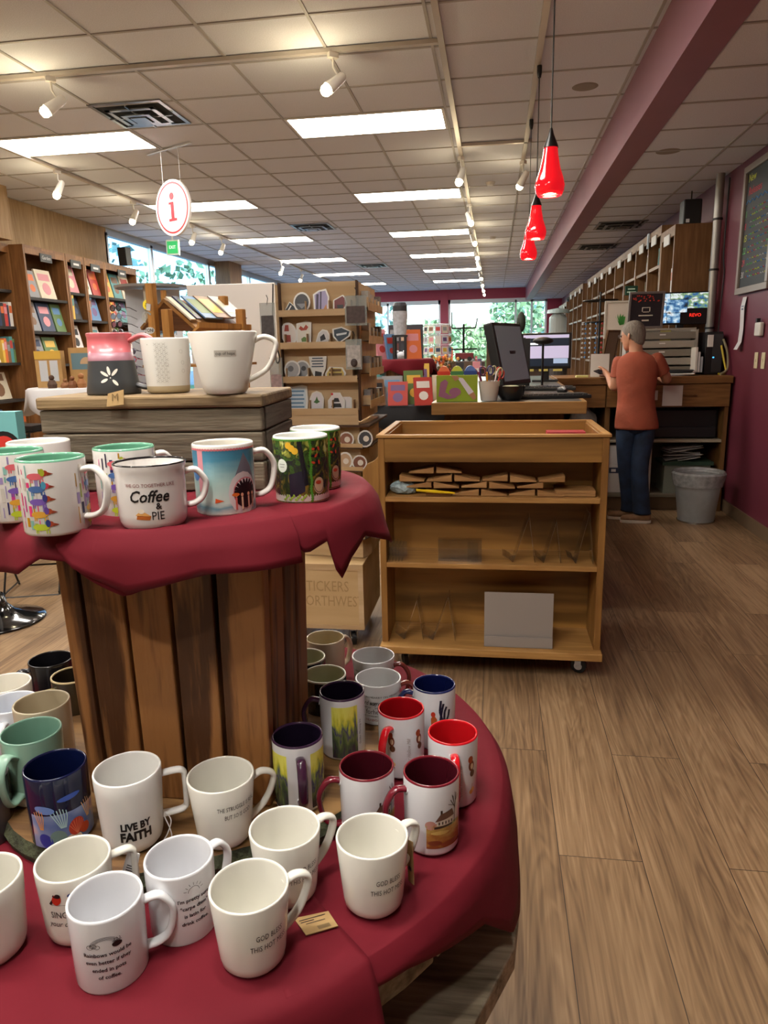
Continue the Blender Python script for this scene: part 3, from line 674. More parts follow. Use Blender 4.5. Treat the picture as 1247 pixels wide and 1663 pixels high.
def a_sing(P, h, r):
    P.text('SING', .0125, 0, h * .54, ink, sx=.75); P.text('your own song', .011, .012, h * .54 - .013, ink, shear=.35, sx=.8)
    P.ell(0, h * .76, .0055, .0075, red_i, 1, -.3); P.ell(.002, h * .815, .0035, .003, ink, 2); P.line([(-.004, h * .76), (-.009, h * .69)], .003, ink); P.line([(-.004, h * .82), (.0, h * .80)], .003, ink)
    P.ell(.018, h * .81, .005, .003, blue_i, 1); P.line([(-.008, h * .685), (.03, h * .69)], .0004, ink)
# painterly panels
def art_mat(name, ramp, scale=(30, 30, 30), grad=1.0, nz=.6, det=4, dist=0):
    m = bpy.data.materials.new(name); m.use_nodes = True; nt = m.node_tree; L = nt.links.new; N = nt.nodes.new
    b = nt.nodes['Principled BSDF']; b.inputs['Roughness'].default_value = .2
    tc = N('ShaderNodeTexCoord'); mp = N('ShaderNodeMapping'); mp.inputs['Scale'].default_value = scale; L(tc.outputs['Object'], mp.inputs[0])
    n = N('ShaderNodeTexNoise'); n.inputs['Scale'].default_value = 1; n.inputs['Detail'].default_value = det; n.inputs['Distortion'].default_value = dist; L(mp.outputs[0], n.inputs[0])
    sp = N('ShaderNodeSeparateXYZ'); L(tc.outputs['Generated'], sp.inputs[0])
    a = N('ShaderNodeMath'); a.operation = 'MULTIPLY_ADD'; a.inputs[1].default_value = grad; L(sp.outputs[2], a.inputs[0])
    c = N('ShaderNodeMath'); c.operation = 'MULTIPLY_ADD'; c.inputs[1].default_value = nz; c.inputs[2].default_value = -nz / 2; L(n.outputs[0], c.inputs[0]); L(c.outputs[0], a.inputs[2])
    cr = N('ShaderNodeValToRGB'); L(a.outputs[0], cr.inputs[0]); e = cr.color_ramp.elements
    e[0].position, e[0].color = ramp[0][0], lin(ramp[0][1]); e[1].position, e[1].color = ramp[-1][0], lin(ramp[-1][1])
    for p_, c_ in ramp[1:-1]: q = e.new(p_); q.color = lin(c_)
    L(cr.outputs[0], b.inputs['Base Color']); return m
iris_m = art_mat('iris_painting', [(0, '#3a3340'), (.2, '#4b5a3a'), (.4, '#6f7a4a'), (.5, '#4a4468'), (.62, '#93a050'), (.75, '#d9d34a'), (.95, '#e8e46a')], (110, 110, 26), 1, 1.5)
farm_m = art_mat('field_painting', [(0, '#8a4a26'), (.25, '#a8763a'), (.5, '#b59a55'), (.72, '#8a8a4c'), (1, '#c9b98e')], (60, 60, 160), 1, .7)
jungle_m = art_mat('forest_painting', [(0, '#7f6a2c'), (.2, '#2f3d1c'), (.38, '#23202a'), (.5, '#3f5f25'), (.62, '#26331a'), (.78, '#a3a844'), (1, '#dfe0a0')], (60, 60, 42), .75, 1.5, 3, 1.5)
sea_m = art_mat('sea_sky_painting', [(0, '#e9d7c4'), (.12, '#6f9aa8'), (.2, '#c8dad2'), (.5, '#a9c9c4'), (.8, '#4c8ba4'), (1, '#3f7e9e')], (20, 20, 60), 1, .25)
coral_m = art_mat('reef_ground_painting', [(0, '#5d72a8'), (.3, '#8fa0c4'), (.5, '#d3a99a'), (.7, '#4b62b0'), (1, '#2c3f8a')], (34, 34, 34), .5, 1.3, 1)
def a_iris(P, h, r):
    P.rect(-.026, .019, h * .05, h * .88, iris_m, 1, nv=3)
    for k in range(4): P.text('Golden Morning Iris', .0055, .0225, h * .45, ink, sx=.01) if 0 else None
    vs, fs = text_tris('Golden Morning Iris', .0062, shear=.3); P.mb.add([P.W(.0245 - y, h * .42 + x * .9, 2) for x, y in vs], fs, P.mi(ink))
def a_iris2(P, h, r):
    P.rect(-.052, -.018, h * .06, h * .86, iris_m, 1, nv=3); P.rect(.018, .052, h * .06, h * .86, iris_m, 1, nv=3)
def a_farm(P, h, r):
    roof, wallc, dk, sky_ = mat('#6b4a3c', .4), mat('#d8cbb8', .4), mat('#3c2a22', .4), mat('#b9867a', .4)
    P.rect(-.024, .034, h * .12, h * .44, farm_m, 1)
    P.ell(.004, h * .43, .03, .003, mat('#9aa066', .4), 1); P.ell(-.012, h * .2, .010, .004, mat('#7a3c22', .4), 2); P.ell(.012, h * .17, .016, .004, mat('#8a4526', .4), 2); P.ell(-.004, h * .34, .014, .003, mat('#c9a85c', .4), 2)
    P.ell(-.018, h * .45, .008, .007, sky_, 1); P.ell(-.008, h * .43, .007, .005, mat('#a8744a', .4), 1)
    P.poly([(-.010, h * .44), (.017, h * .44), (.018, h * .55), (-.009, h * .52)], wallc, 2)
    P.poly([(-.012, h * .50), (.019, h * .54), (.015, h * .64), (-.004, h * .60)], roof, 3)
    P.poly([(-.013, h * .40), (.015, h * .42), (.015, h * .445), (-.013, h * .43)], dk, 3)
    for u in (-.007, -.002, .003, .008, .013): P.rect(u, u + .002, h * .455, h * .495, dk, 4, nu=1)
    P.rect(-.004, -.001, h * .60, h * .65, dk, 3, nu=1)
    for q in ([(.02, h * .42), (.0205, h * .62), (.017, h * .8)], [(.0205, h * .6), (.024, h * .82)], [(.02, h * .64), (.012, h * .76)], [(.0215, h * .7), (.028, h * .78)], [(.019, h * .70), (.015, h * .82)], [(.022, h * .73), (.0215, h * .84)]): P.line(q, .0012, dk, 3)
    P.line([(.008, h * .71), (.02, h * .66)], .0008, dk, 3)
def a_script(P, h, r):
    vs, fs = text_tris('Cedar Hollow Mill', .009, shear=.4); P.mb.add([P.W(0 - y, h * .42 + x * .8, 2) for x, y in vs], fs, P.mi(mat('#a79a98', .4)))
    br, gd = mat('#7c3a22', .4), mat('#c98a3a', .4)
    for u in (.020, -.030):
        P.ell(u, h * .62, .006, .009, br, 1); P.ell(u + .001, h * .61, .003, .005, mat('#e4c9a4', .4), 2); P.ell(u - .002, h * .72, .005, .006, mat('#a8461f', .4), 2); P.ell(u + .002, h * .50, .005, .006, mat('#5d3a26', .4), 1)
        P.ell(u, h * .22, .004, .004, gd, 1); P.ell(u + .004, h * .25, .003, .004, mat('#d8b06a', .4), 2); P.line([(u, h * .2), (u + .002, h * .34)], .0008, gd, 1)
def a_rooster(P, h, r):
    nb, og = mat('#141a33', .3), mat('#b85a26', .3)
    P.poly([(-.015, h * .30), (.012, h * .30), (.015, h * .50), (.006, h * .56), (-.003, h * .50), (-.012, h * .44)], nb, 1)
    P.poly([(-.016, h * .34), (-.006, h * .36), (-.006, h * .55), (-.012, h * .62), (-.017, h * .56)], og, 2); P.ell(-.013, h * .63, .004, .005, mat('#c23a22', .3), 3)
    for q in ([(.004, h * .5), (-.001, h * .68), (.001, h * .86)], [(.007, h * .5), (.008, h * .66), (.012, h * .74)], [(.011, h * .48), (.016, h * .58), (.018, h * .68)], [(.0, h * .52), (.003, h * .7), (.006, h * .8)]): P.line(q, .0042, nb, 1)
    for u in (-.004, .004): P.line([(u, h * .32), (u, h * .18)], .0014, og, 1)
def a_way(P, h, r):
    for u in (-.036, .0, .036):
        P.text('CARRY ON MY', .0055, u, h * .80, ink, sx=1.1); P.text('wayward son', .0125, u, h * .69, ink, shear=.3, sx=.75); P.text('peace when', .005, u, h * .61, ink, sx=1.2)
        P.text('heat for', .014, u, h * .53, ink, sx=.8); P.text('YOU ARE DONE LAY YOUR', .004, u, h * .45, ink); P.text('WEARY HEAD', .0065, u, h * .38, mat('#8c2c2c', .4))
    P.rect(-.055, .055, .004, h * .30, ink, 1); P.ell(0, h * .17, .006, .01, mat('#1f4a44', .4), 3)
def a_coral(P, h, r):
    P.rect(-.05, .05, .004, h * .5, coral_m, 1, nv=2)
    sea, pal = mat('#2a4fa0', .3), mat('#86a7d8', .3)
    for u, v, a_, b_, m_, rt_ in ((-.028, h * .58, .014, .006, mat('#6f8fd0', .3), -.2), (.006, h * .70, .016, .004, mat('#3e5fb8', .3), .1), (-.03, h * .14, .009, .012, mat('#2f3f9a', .3), .5), (-.013, h * .17, .011, .012, mat('#6b8a86', .3), .3), (.006, h * .10, .012, .008, mat('#d8cfc0', .3), 0)): P.ell(u, v, a_, b_, m_, 2, rt_)
    P.ell(.012, h * .26, .011, .013, mat('#b8392a', .3), 3, -.3); P.ell(.024, h * .18, .008, .008, mat('#c24a2a', .3), 3)
    for k in range(7): P.line([(.012, h * .15), (.012 + .011 * math.cos(.4 + k * .38), h * .26 + .011 * math.sin(.4 + k * .38))], .0007, mat('#e07a5a', .3), 4)
    for u0, c_, n_ in ((-.008, '#a9cdd0', 6), (.03, '#e0b07a', 4), (-.036, '#d99a5a', 4)):
        for k in range(n_): P.line([(u0 + k * .0012, h * .3), (u0 + (k - n_ / 2) * .0035 + .002, h * .46), (u0 + (k - n_ / 2) * .004, h * .58 - abs(k - n_ / 2) * .002)], .0013, mat(c_, .3), 3)
rb_ = random.Random(11)
def a_dach(P, h, r):
    cols_ = [mat(c, .3) for c in ('#c8428f', '#e0417a', '#2c2a5c', '#9aa83a', '#8fc2b8', '#9b8ab8', '#c9c3b8', '#b8860b', '#2a2340', '#7fb0a0')]
    L_ = .118
    u = -L_
    while u < L_:
        if not (-.02 < (u % .075) - .03 < .018):
            v = .008 + rb_.uniform(0, .006)
            while v < h * .94:
                hh = rb_.uniform(.006, .022)
                if v + hh < h * .965: P.rect(u, u + rb_.choice((.0013, .0022, .0045)), v, v + hh, rb_.choice(cols_), 1, nu=1)
                v += hh + rb_.uniform(.003, .008)
        u += .0062
    bodyc = [('#e06a72', '#a8381f', '#a8b030'), ('#4a6ea8', '#d2405a', '#4a9ab8'), ('#7a5ab0', '#b04a2a', '#3a3a80'), ('#d8a03a', '#a84a2a', '#6a4a9a'), ('#b8c832', '#a8482a', '#2a3a7a')]
    for du in (-.068, .007, .082):
        for k, (b_, head_, hat) in enumerate(bodyc):
            v = h * (.80 - k * .165); u = du
            P.ell(u - .006, v, .011, .0042, mat(b_, .3), 2); P.ell(u + .006, v + .004, .0042, .0036, mat(head_, .3), 3, .4); P.poly([(u + .008, v + .006), (u + .0165, v + .0028), (u + .009, v + .0008)], mat('#8c3a22', .3), 3)
            P.ell(u + .0035, v + .005, .003, .0048, mat(hat, .3), 4)
            for q in (-.013, -.0105, .0, .003): P.rect(u + q, u + q + .0014, v - .008, v - .003, mat(b_, .3), 2, nu=1)
def a_pie(P, h, r):
    dr = mat('#7c3030', .4); P.text('WE GO TOGETHER LIKE', .0062, 0, h * .70, dr, sx=.95); P.text('Coffee', .021, -.003, h * .53, ink, shear=.3, sx=.9, bold=.02)
    P.text('&', .0115, .009, h * .385, ink, bold=.02); P.text('PIE', .0155, .0075, h * .24, ink, sx=.85); 
    P.poly([(-.020, h * .20), (-.003, h * .185), (-.001, h * .25), (-.018, h * .29)], mat('#c06a2a', .4), 1); P.poly([(-.021, h * .26), (-.001, h * .245), (-.008, h * .30), (-.015, h * .32)], mat('#e0a45a', .4), 2); P.ell(-.013, h * .32, .004, .003, mat('#e9dcc8', .4), 3)
def a_shark(P, h, r):
    P.rect(-.062, .05, h * .04, h * .93, sea_m, 1, nv=2)
    gy, wh_, bk, pk = mat('#6f6f7a', .3), mat('#cfc4c4', .3), mat('#1d1216', .3), mat('#c96a72', .3)
    P.poly([(.000, h * .38), (.010, h * .58), (.024, h * .88), (.036, h * .68), (.045, h * .42), (.03, h * .3)], gy, 2)
    P.ell(.022, h * .32, .023, h * .30, wh_, 3); P.ell(.025, h * .33, .0195, h * .21, pk, 4); P.ell(.025, h * .315, .0185, h * .205, bk, 5)
    for k in range(9):
        a = .25 + k * .33; c_, s_ = math.cos(a), math.sin(a)
        P.poly([(.025 + .0185 * c_ - .0018 * s_, h * .32 + .0205 * s_), (.025 + .0185 * c_ + .0018 * s_, h * .32 + .0205 * s_), (.025 + .0135 * c_, h * .32 + .0145 * s_)], wh_, 7)
    for k, (u, c_) in enumerate(((.008, '#c8645a'), (.017, '#e0c0a0'), (.028, '#d8a890'), (.036, '#b88a70'))): P.rect(u, u + .0028, h * .1, h * .27, mat(c_, .3), 8, nu=1); P.ell(u + .0014, h * .30, .0022, .0026, mat('#d8a080', .3), 8)
    P.ell(.009, h * .31, .0055, .0025, mat('#d86a2a', .3), 9); P.poly([(-.02, h * .2), (-.007, h * .23), (-.019, h * .27)], mat('#d85a2a', .3), 3)
    P.rect(-.045, -.035, h * .35, h * .93, mat('#d8929a', .3), 2); P.ell(-.05, h * .6, .008, .01, mat('#4a7ab0', .3), 3)
    for k in range(26): P.ell(-.06 + k * .0044, h * .935, .0024, .0016, pk, 3)
def a_jungle(P, h, r):
    P.rect(-.062, .062, .003, h * .955, jungle_m, 1, nv=3)
    dk, gn, lt = mat('#17151c', .3), mat('#4f8a2e', .3), mat('#dfe6dc', .3)
    P.poly([(-.006, h * .93), (.001, h * .93), (.010, h * .30), (.004, h * .28)], dk, 2); P.poly([(-.018, h * .1), (.004, h * .2), (.005, h * .52), (-.02, h * .45)], mat('#221f30', .3), 2)
    P.ell(-.031, h * .58, .009, .010, lt, 3); P.line([(-.036, h * .6), (-.026, h * .6)], .0006, dk, 4); P.line([(-.035, h * .56), (-.027, h * .56)], .0006, dk, 4)
    for k in range(24): P.ell(.014 + .0008 * math.sin(k), h * (.05 + k * .038), .0022, .0022, gn, 4)
    for (u, v) in ((-.014, .84), (-.009, .80), (-.019, .88)): P.ell(u, h * v, .005, .005, mat('#e0b030', .3), 3)
    P.ell(.027, h * .27, .0095, .0125, mat('#c9a888', .3), 3); P.ell(.026, h * .32, .005, .003, mat('#b8442a', .3), 4)
    P.line([(.027 + .009 * math.cos(a), h * .3 + .013 * math.sin(a)) for a in [2 * PI * k / 16 for k in range(17)]], .001, dk, 5)
    for k in range(9): P.ell(.018 + (k % 3) * .005, h * (.82 - (k // 3) * .1), .0035, .0018, dk if k % 2 else mat('#c8452a', .3), 4, k)
    for k in range(12): P.ell(-.028 + k * .003, h * (.08 + .03 * (k % 3)), .0024, .0016, mat('#8fae3c', .3), 4, k)
    for k in range(40): P.ell(-.06 + k * .003, h * .955, .0016, .0016, gn, 5)
def a_flower(P, h, r):
    w_ = mat('#e4dcd0', .6)
    for k, a in enumerate((.85, 1.75, 2.55, 3.6, -.85)): P.ell(.011 * math.cos(a), h * .28 + .011 * math.sin(a), .0072 if k < 3 else .0062, .0024, w_, 3, a)
    P.ell(0, h * .275, .001, .001, w_, 3)
def a_hope(P, h, r):
    P.rect(-.017, .017, h * .60, h * .70, mat('#d2cec3', .3), 1); P.text('cup of hope', .0065, 0, h * .65, ink, sx=.95)
def a_tex(P, h, r):
    gr_ = mat('#a8a49a', .6)
    for i in range(13):
        for j in range(3):
            u = -.010 + j * .007 + (i % 2) * .003; v = h * (.2 + i * .055); P.line([(u, v), (u + .0055, v + .004)], .0006, gr_); P.line([(u + .0055, v), (u, v + .004)], .0006, gr_)
    for (u, v) in ((.009, h * .52), (.035, h * .75), (.037, h * .55), (.037, h * .4)): P.line([(u + .003 * math.cos(a), v + .003 * math.sin(a)) for a in [2 * PI * k / 10 for k in range(11)]], .0005, gr_)
    P.ell(-.022, h * .88, .001, .001, gr_)
def a_gold(P, h, r):
    for k in range(26): P.ell(rb_.gauss(0, .012), h * .45 + rb_.gauss(0, .012), .001, .001, mat('#c9a25a', .3, 1), 1)

HOT = 'white mugs lettered GOD BLESS THIS HOT MESS'
m_hr = mug('cream GOD BLESS THIS HOT MESS mug nearest the right edge of the lower cloth', 604, 1356, ZL, .092, .078, .098, 'taper', cream, cream, 128, 'ear', 27, a_hot, HOT)
m_hf = mug('cream GOD BLESS THIS HOT MESS mug at the front, beside the loose paper tag', 404, 1437, ZL, .092, .078, .098, 'taper', cream, cream, 108, 'ear', 27, a_hot, HOT)
mug('cream GOD BLESS THIS HOT MESS mug standing behind the front one', 462, 1343, ZL, .092, .078, .098, 'taper', cream, cream, 118, 'ear', 36, a_hot, HOT)
mug('white mug with rainbow drawing lettered Rainbows would be even better', 170, 1455, ZL, .083, .08, .098, 'straight', whitec, whitec, 84, 'c', -6, a_rainbow)
mug('white mug with small sun lettered carpe diem is latin for drink coffee', 290, 1390, ZL, .083, .08, .098, 'straight', whitec, whitec, 122, 'c', 19, a_carpe)
m_sg = mug('cream mug with a red bird lettered SING behind the rainbow mug', 118, 1393, ZL, .088, .08, .1, 'round', cream, cream, 100, 'square', -32, a_sing, ext=.03)
mug('plain off-white mug cut off by the left picture edge at the front', -32, 1425, ZL, .09, .082, .102, 'round', cream, cream, 200, 'c')
m_fa = mug('tall white mug lettered LIVE BY FAITH on the log slab', 206, 1248, ZS, .09, .082, .112, 'round', '#e2e1dd', '#e2e1dd', 90, 'square', 4, a_faith, rough=.3, ext=.032, hz=(.27, .83))
m_st = mug('cream mug lettered THE STRUGGLE IS REAL BUT SO IS GOD on the log slab', 358, 1257, ZS, .092, .076, .098, 'taper', cream, cream, 100, 'ear', 28, a_strug)
IR = 'white mugs with yellow iris painting'
mug('iris mug turned handle first, purple inside, beside the plank column', 482, 1186, ZS, .076, .074, .11, 'straight', whitec, '#1d1426', 4, 'c', 0, a_iris2, IR, hcol='#3a1d33', rimcol='#3a2440', ext=.03, push=-.012)
mug('iris mug with yellow painting facing forward and handle to its left', 555, 1121, ZS, .076, .074, .11, 'straight', whitec, '#1d1426', -98, 'c', 10, a_iris, IR, hcol='#3a1d33', rimcol='#3a2440', ext=.03)
FM = 'white mugs with farmhouse painting and maroon inside'
mug('farmhouse mug standing behind the rightmost cream hot mess mug', 595, 1242, ZL, .08, .078, .112, 'straight', whitec, '#43101a', -82, 'c', 30, a_farm, FM, hcol='#651423', rimcol='#6e1a26', ext=.032)
mug('farmhouse mug nearest the right edge, whole painting in view', 700, 1251, ZL, .08, .078, .112, 'straight', whitec, '#43101a', -66, 'c', 24, a_farm, FM, hcol='#651423', rimcol='#6e1a26', ext=.032)
RD = 'white mugs with red inside and red handle'
mug('white mug with red inside standing between iris and rooster mugs', 651, 1149, ZL, .078, .076, .112, 'straight', whitec, '#9c0f18', -28, 'c', 18, a_script, RD, hcol='#b8121c', rimcol='#b8121c', ext=.03)
mug('white mug with brighter red inside at the right end of the table', 735, 1188, ZL, .078, .076, .112, 'straight', whitec, '#b8151c', 4, 'c', 18, a_script, RD, hcol='#c4141e', rimcol='#c4141e', ext=.03)
mug('white mug with navy inside and a rooster picture', 705, 1110, ZL, .076, .074, .112, 'straight', whitec, '#0d1440', -92, 'c', 16, a_rooster, hcol='#141c4a', rimcol='#18204e', ext=.03)
WY = 'white mugs covered in black wayward son lettering'
mug('lettered wayward son mug in front of its twin, grey-white inside', 614, 1100, ZL, .085, .077, .108, 'flare', '#d5d6d6', '#d5d6d6', 100, 'c', 10, a_way, WY, hcol='#6a2a22')
mug('lettered wayward son mug behind its twin, furthest right of the back mugs', 606, 1064, ZL, .085, .077, .108, 'flare', '#d5d6d6', '#d5d6d6', 80, 'c', 10, a_way, WY, hcol='#6a2a22')
mug('beige glazed mug furthest back beside the plank column', 528, 1035, ZL, .082, .08, .1, 'straight', '#c4b59c', '#c9ba96', 130, 'c')
DK = 'black mugs with pale green inside'
mug('black mug with pale inside, half hidden behind the column', 495, 1066, ZL, .082, .08, .1, 'straight', '#17181c', '#b9bb9c', 200, 'c', group=DK, rimcol='#d8d8c4')
mug('black mug with pale inside in front of its twin, behind the iris mug', 527, 1094, ZL, .082, .08, .1, 'straight', '#17181c', '#b9bb9c', 160, 'c', group=DK, rimcol='#d8d8c4')
mug('navy mug with red coral and seaweed painting on the log slab', 89, 1241, ZS, .084, .082, .108, 'straight', '#101a38', '#0c1438', -150, 'c', 8, a_coral)
mug('mint green mug with unglazed foot and round handle', 50, 1186, ZS, .088, .08, .108, 'straight', '#86aa96', '#6f9684', -42, 'loop', band=(.016, '#d8d2c2'), handle_w=.011, rough=.35)
mug('beige mug between the mint green mug and the plank column', 68, 1147, ZS, .088, .086, .108, 'straight', '#b7ab94', '#b8ab8f', 170, 'c', rough=.35, push=.015)
mug('bluish white mug at the left edge behind the mint mug', 18, 1140, ZL, .088, .084, .11, 'straight', '#d2d6de', '#d2d6de', -20, 'c', rough=.25)
mug('pale cream mug at the left edge in front of the black mug', 8, 1109, ZL, .09, .084, .105, 'straight', '#dcd8cc', '#dcd8cc', -100, 'c')
mug('black mug with gold flecks and handle to its left', 82, 1070, ZL, .085, .08, .105, 'straight', '#17161a', '#121114', -92, 'c', 0, a_gold, rough=.2)
mug('dark bronze mug with gold rim half hidden behind the column', 118, 1095, ZL, .08, .078, .1, 'straight', '#3a3022', '#2a231a', -60, 'c', hcol='#8a7a4a', rimcol='#c8b488', rough=.25)
mug('dark grey mug cut off at the left edge beside the log slab', -40, 1262, ZL, .088, .086, .1, 'straight', '#4a4548', '#4a4548', 200, 'c')
DH = 'mugs patterned with dachshunds and coloured dashes, green inside'
mug('dachshund mug at the front left with its white handle turned forward', 81, 742, ZU, .083, .081, .097, 'straight', '#e0ddd8', '#5f9a7d', 60, 'c', -30, a_dach, DH, rimcol='#6ea88c')
mug('dachshund mug cut off at the left picture edge of the upper cloth', 17, 731, ZU, .083, .081, .097, 'straight', '#e0ddd8', '#5f9a7d', 170, 'c', 0, a_dach, DH, rimcol='#6ea88c')
mug('dachshund mug half hidden behind the Coffee and PIE mug', 201, 732, ZU, .083, .081, .097, 'straight', '#e0ddd8', '#5f9a7d', 110, 'c', -20, a_dach, DH, rimcol='#6ea88c', push=.05)
mug('plain white mug behind the dachshund mugs beside the timber box', 62, 716, ZU, .09, .086, .097, 'straight', '#dfddd8', '#dfddd8', 180, 'c')
mug('white enamel-style mug lettered WE GO TOGETHER LIKE Coffee and PIE', 242, 749, ZU, .093, .088, .086, 'enamel', '#e4e0dc', '#e4e0dc', 92, 'c', -3, a_pie, rimcol='#1c1a1c', ext=.028, hz=(.28, .8))
mug('mug with a toothy grey shark painting and blue sky', 361, 718, ZU, .085, .083, .1, 'straight', '#e0dcd6', '#d8d4c8', 102, 'c', 6, a_shark, rimcol='#e0dcd6')
JG = 'mugs covered in green forest painting'
mug('green forest painting mug in front of its twin', 487, 706, ZU, .082, .081, .1, 'straight', '#dfe0da', '#dfe0da', 180, 'c', 0, a_jungle, JG)
mug('green forest painting mug behind its twin at the right end of the upper cloth', 511, 694, ZU, .082, .081, .1, 'straight', '#dfe0da', '#dfe0da', 170, 'c', 12, a_jungle, JG)
m_pk = mug('pink mug with grey lower half and white petal mark on the timber box', 168, 552, ZB, .073, .088, .1, 'bell', '#c9646a', '#b85a60', 66, 'loop', -6, a_flower, rough=.35, handle_w=.008, ext=.036, hz=(.12, .9), xy=(-.636, 1.155), zones=[(.055, '#3c3e40'), (.068, '#a0707c')])
mug('speckled white cup with stamped criss-cross texture and bare clay foot', 265, 552, ZB, .08, .07, .09, 'straight', '#cfccc4', '#cfccc4', 150, 'c', -14, a_tex, rough=.55, band=(.012, '#a89878'), xy=(-.545, 1.17), kind_name='cup')
mug('large off-white tapered mug stamped cup of hope on the timber box', 350, 540, ZB, .108, .074, .096, 'taper', '#d9d5cb', '#d9d5cb', 84, 'ear', 3, a_hope, rough=.3, ext=.034, hz=(.2, .85), xy=(-.425, 1.12))
# paper tags
kraft = mat('#a8895a', .85, noise=.12, nscale=60)
def paper_tag(label, corners, lines=None, th=.0006, m=kraft, name='paper_tag'):
    c = [Vector(p) for p in corners]; n = (c[1] - c[0]).cross(c[3] - c[0]).normalized() * th
    mb = MB().add([p - n for p in c] + [p + n for p in c], [(0, 3, 2, 1), (4, 5, 6, 7), (0, 1, 5, 4), (1, 2, 6, 5), (2, 3, 7, 6), (3, 0, 4, 7)])
    o = mb.build(name, m); tag(o, label, 'tag')
    if lines:
        ux = (c[1] - c[0]); uy = (c[3] - c[0]); q = MB(); k = 1 if n.normalized().dot(Vector((0, -.7, .7))) > 0 else -1
        for (u0, u1, v0, v1) in lines:
            q.add([c[0] + ux * u + uy * v + n * 1.6 * k for u, v in ((u0, v0), (u1, v0), (u1, v1), (u0, v1))], [(0, 1, 2, 3)])
        q.build('printing', ink, o)
    return o
a, b, c, d = onz(497, 1519, ZL + .004), onz(549, 1504, ZL + .004), onz(533, 1480, ZL + .003), onz(477, 1492, ZL + .003)
paper_tag('loose kraft paper tag with barcode lying on the cloth by the front mug', (a, b, c, d), [(.08, .5, .62, .66), (.08, .9, .74, .78), (.2, .8, .5, .53)] + [(.45 + k * .035, .465 + k * .035, .08, .28) for k in range(11)])
a = onz(660, 1370, ZL + .05); dv = Vector((.018, -.01, 0)); paper_tag('kraft tag hanging from the handle of the rightmost hot mess mug', (a + Vector((.004, -.014, -.045)), a + Vector((.012, -.022, -.045)), a + Vector((.010, -.012, .012)), a + Vector((.0, -.006, .012))), [(.2, .8, .3, .4)])
a = ony(187, 652, 1.07); paper_tag('small kraft tag stamped M hanging over the timber box edge', (a + Vector((-.015, 0, -.008)), a + Vector((.014, 0, -.005)), a + Vector((.014, .004, .018)), a + Vector((-.013, .004, .012))), None)
q = MB(); flat_text(q, 'M', .016, (a.x, 1.0705, a.z + .006), (1, 0, .06), (0, .15, 1)); q.build('stamp', mat('#6a5230', .8), bpy.data.objects['paper_tag.002'])
a = onz(205, 1398, ZL + .06); paper_tag('white barcode tag tied to the handle of the SING mug', (a + Vector((-.014, 0, -.035)), a + Vector((.006, 0, -.04)), a + Vector((.02, .0, .012)), a + Vector((.004, .0, .016))), [(.2, .7, .1 + k * .07, .13 + k * .07) for k in range(8)], m=mat('#dcdcdc', .6))
sp = onz(270, 1330, ZS + .03)
tag(MB().tube(smooth_path([sp + Vector(v) for v in ((0, 0, .012), (.008, -.002, 0), (.002, -.004, -.02), (-.006, -.006, -.035), (.004, -.008, -.045), (.008, -.004, -.02), (-.002, 0, .004), (0, 0, .012))], 5), .0008, 5).build('string', mat('#e4e4e4', .7)), 'white looped string tied to the handle of the LIVE BY FAITH mug', 'string')
# small teal picture book at the very left of the upper cloth
t = thing('picture_book', 'teal upright box with a red circle at the left edge behind dachshund mugs', 'book', (-.852, 1.12, ZU + .003), .1)
MB().box(-.07, .055, -.012, .012, 0, .13).build('cover', mat('#6fb0b0', .5), t)
q = MB(); q.add([(.03 + .028 * math.cos(2 * PI * k / 20), -.0125, .07 + .028 * math.sin(2 * PI * k / 20)) for k in range(20)], [tuple(range(20))]); q.add([(.03 + .02 * math.cos(2 * PI * k / 20), -.0128, .07 + .02 * math.sin(2 * PI * k / 20)) for k in range(20)], [tuple(range(20))], 1)
q.add([(.0, -.0125, .01), (.05, -.0125, .005), (.045, -.0125, .035), (.01, -.0125, .04)], [(0, 1, 2, 3)], 2)
q.build('picture', [mat('#181414', .5), mat('#c8322a', .5), mat('#d8703a', .5)], t)

# ================================================================ ROLLING CART
cw1 = wood('#a5793f', '#7d5527', 'x', 3.2, .42, 1.2, .06, 2, .8); cwz = wood('#a5793f', '#7d5527', 'z', 3.2, .42, 1.2, .06, 4, .8); ply = wood('#a4773a', '#6d4a1c', 'x', 2.6, .45, 2.2, .05, 7, .6, 0, .3)
edge_w = wood('#c09456', '#9a6f3a', 'x', 5, .5, 1, .05, 3)
CX0, CX1, CYF, CYB = -.487, .468, 3.02, 3.64
ct = thing('rolling_cart', 'honey wooden rolling shelf cart with open tray top and three shelves', 'cart', (0, 0, 0))
MB().box(CX0, CX0 + .028, CYF, CYB, .12, 1.06).build('side_panel', cwz, ct, bevel=.003)
MB().box(CX1 - .028, CX1, CYF, CYB, .12, 1.06).build('side_panel', cwz, ct, bevel=.003)
MB().box(CX0 + .028, CX1 - .028, CYF + .001, CYF + .02, .955, 1.06).build('front_board', ply, ct, bevel=.002)
MB().box(CX0 + .028, CX1 - .028, CYB - .02, CYB, .12, 1.06).build('back_board', ply, ct)
MB().box(CX0 + .028, CX1 - .028, CYF + .25, CYF + .262, .12, .955).build('back_panel', ply, ct)
MB().box(CX0 + .028, CX1 - .028, CYF + .02, CYB - .02, .955, .967).build('tray_floor', ply, ct)
r_ = MB(); r_.box(CX0 - .006, CX1 + .006, CYF - .008, CYF + .022, 1.06, 1.072).box(CX0 - .006, CX1 + .006, CYB - .022, CYB + .008, 1.06, 1.072).box(CX0 - .006, CX0 + .024, CYF + .022, CYB - .022, 1.06, 1.072).box(CX1 - .024, CX1 + .006, CYF + .022, CYB - .022, 1.06, 1.072)
r_.build('rim', edge_w, ct, bevel=.002)
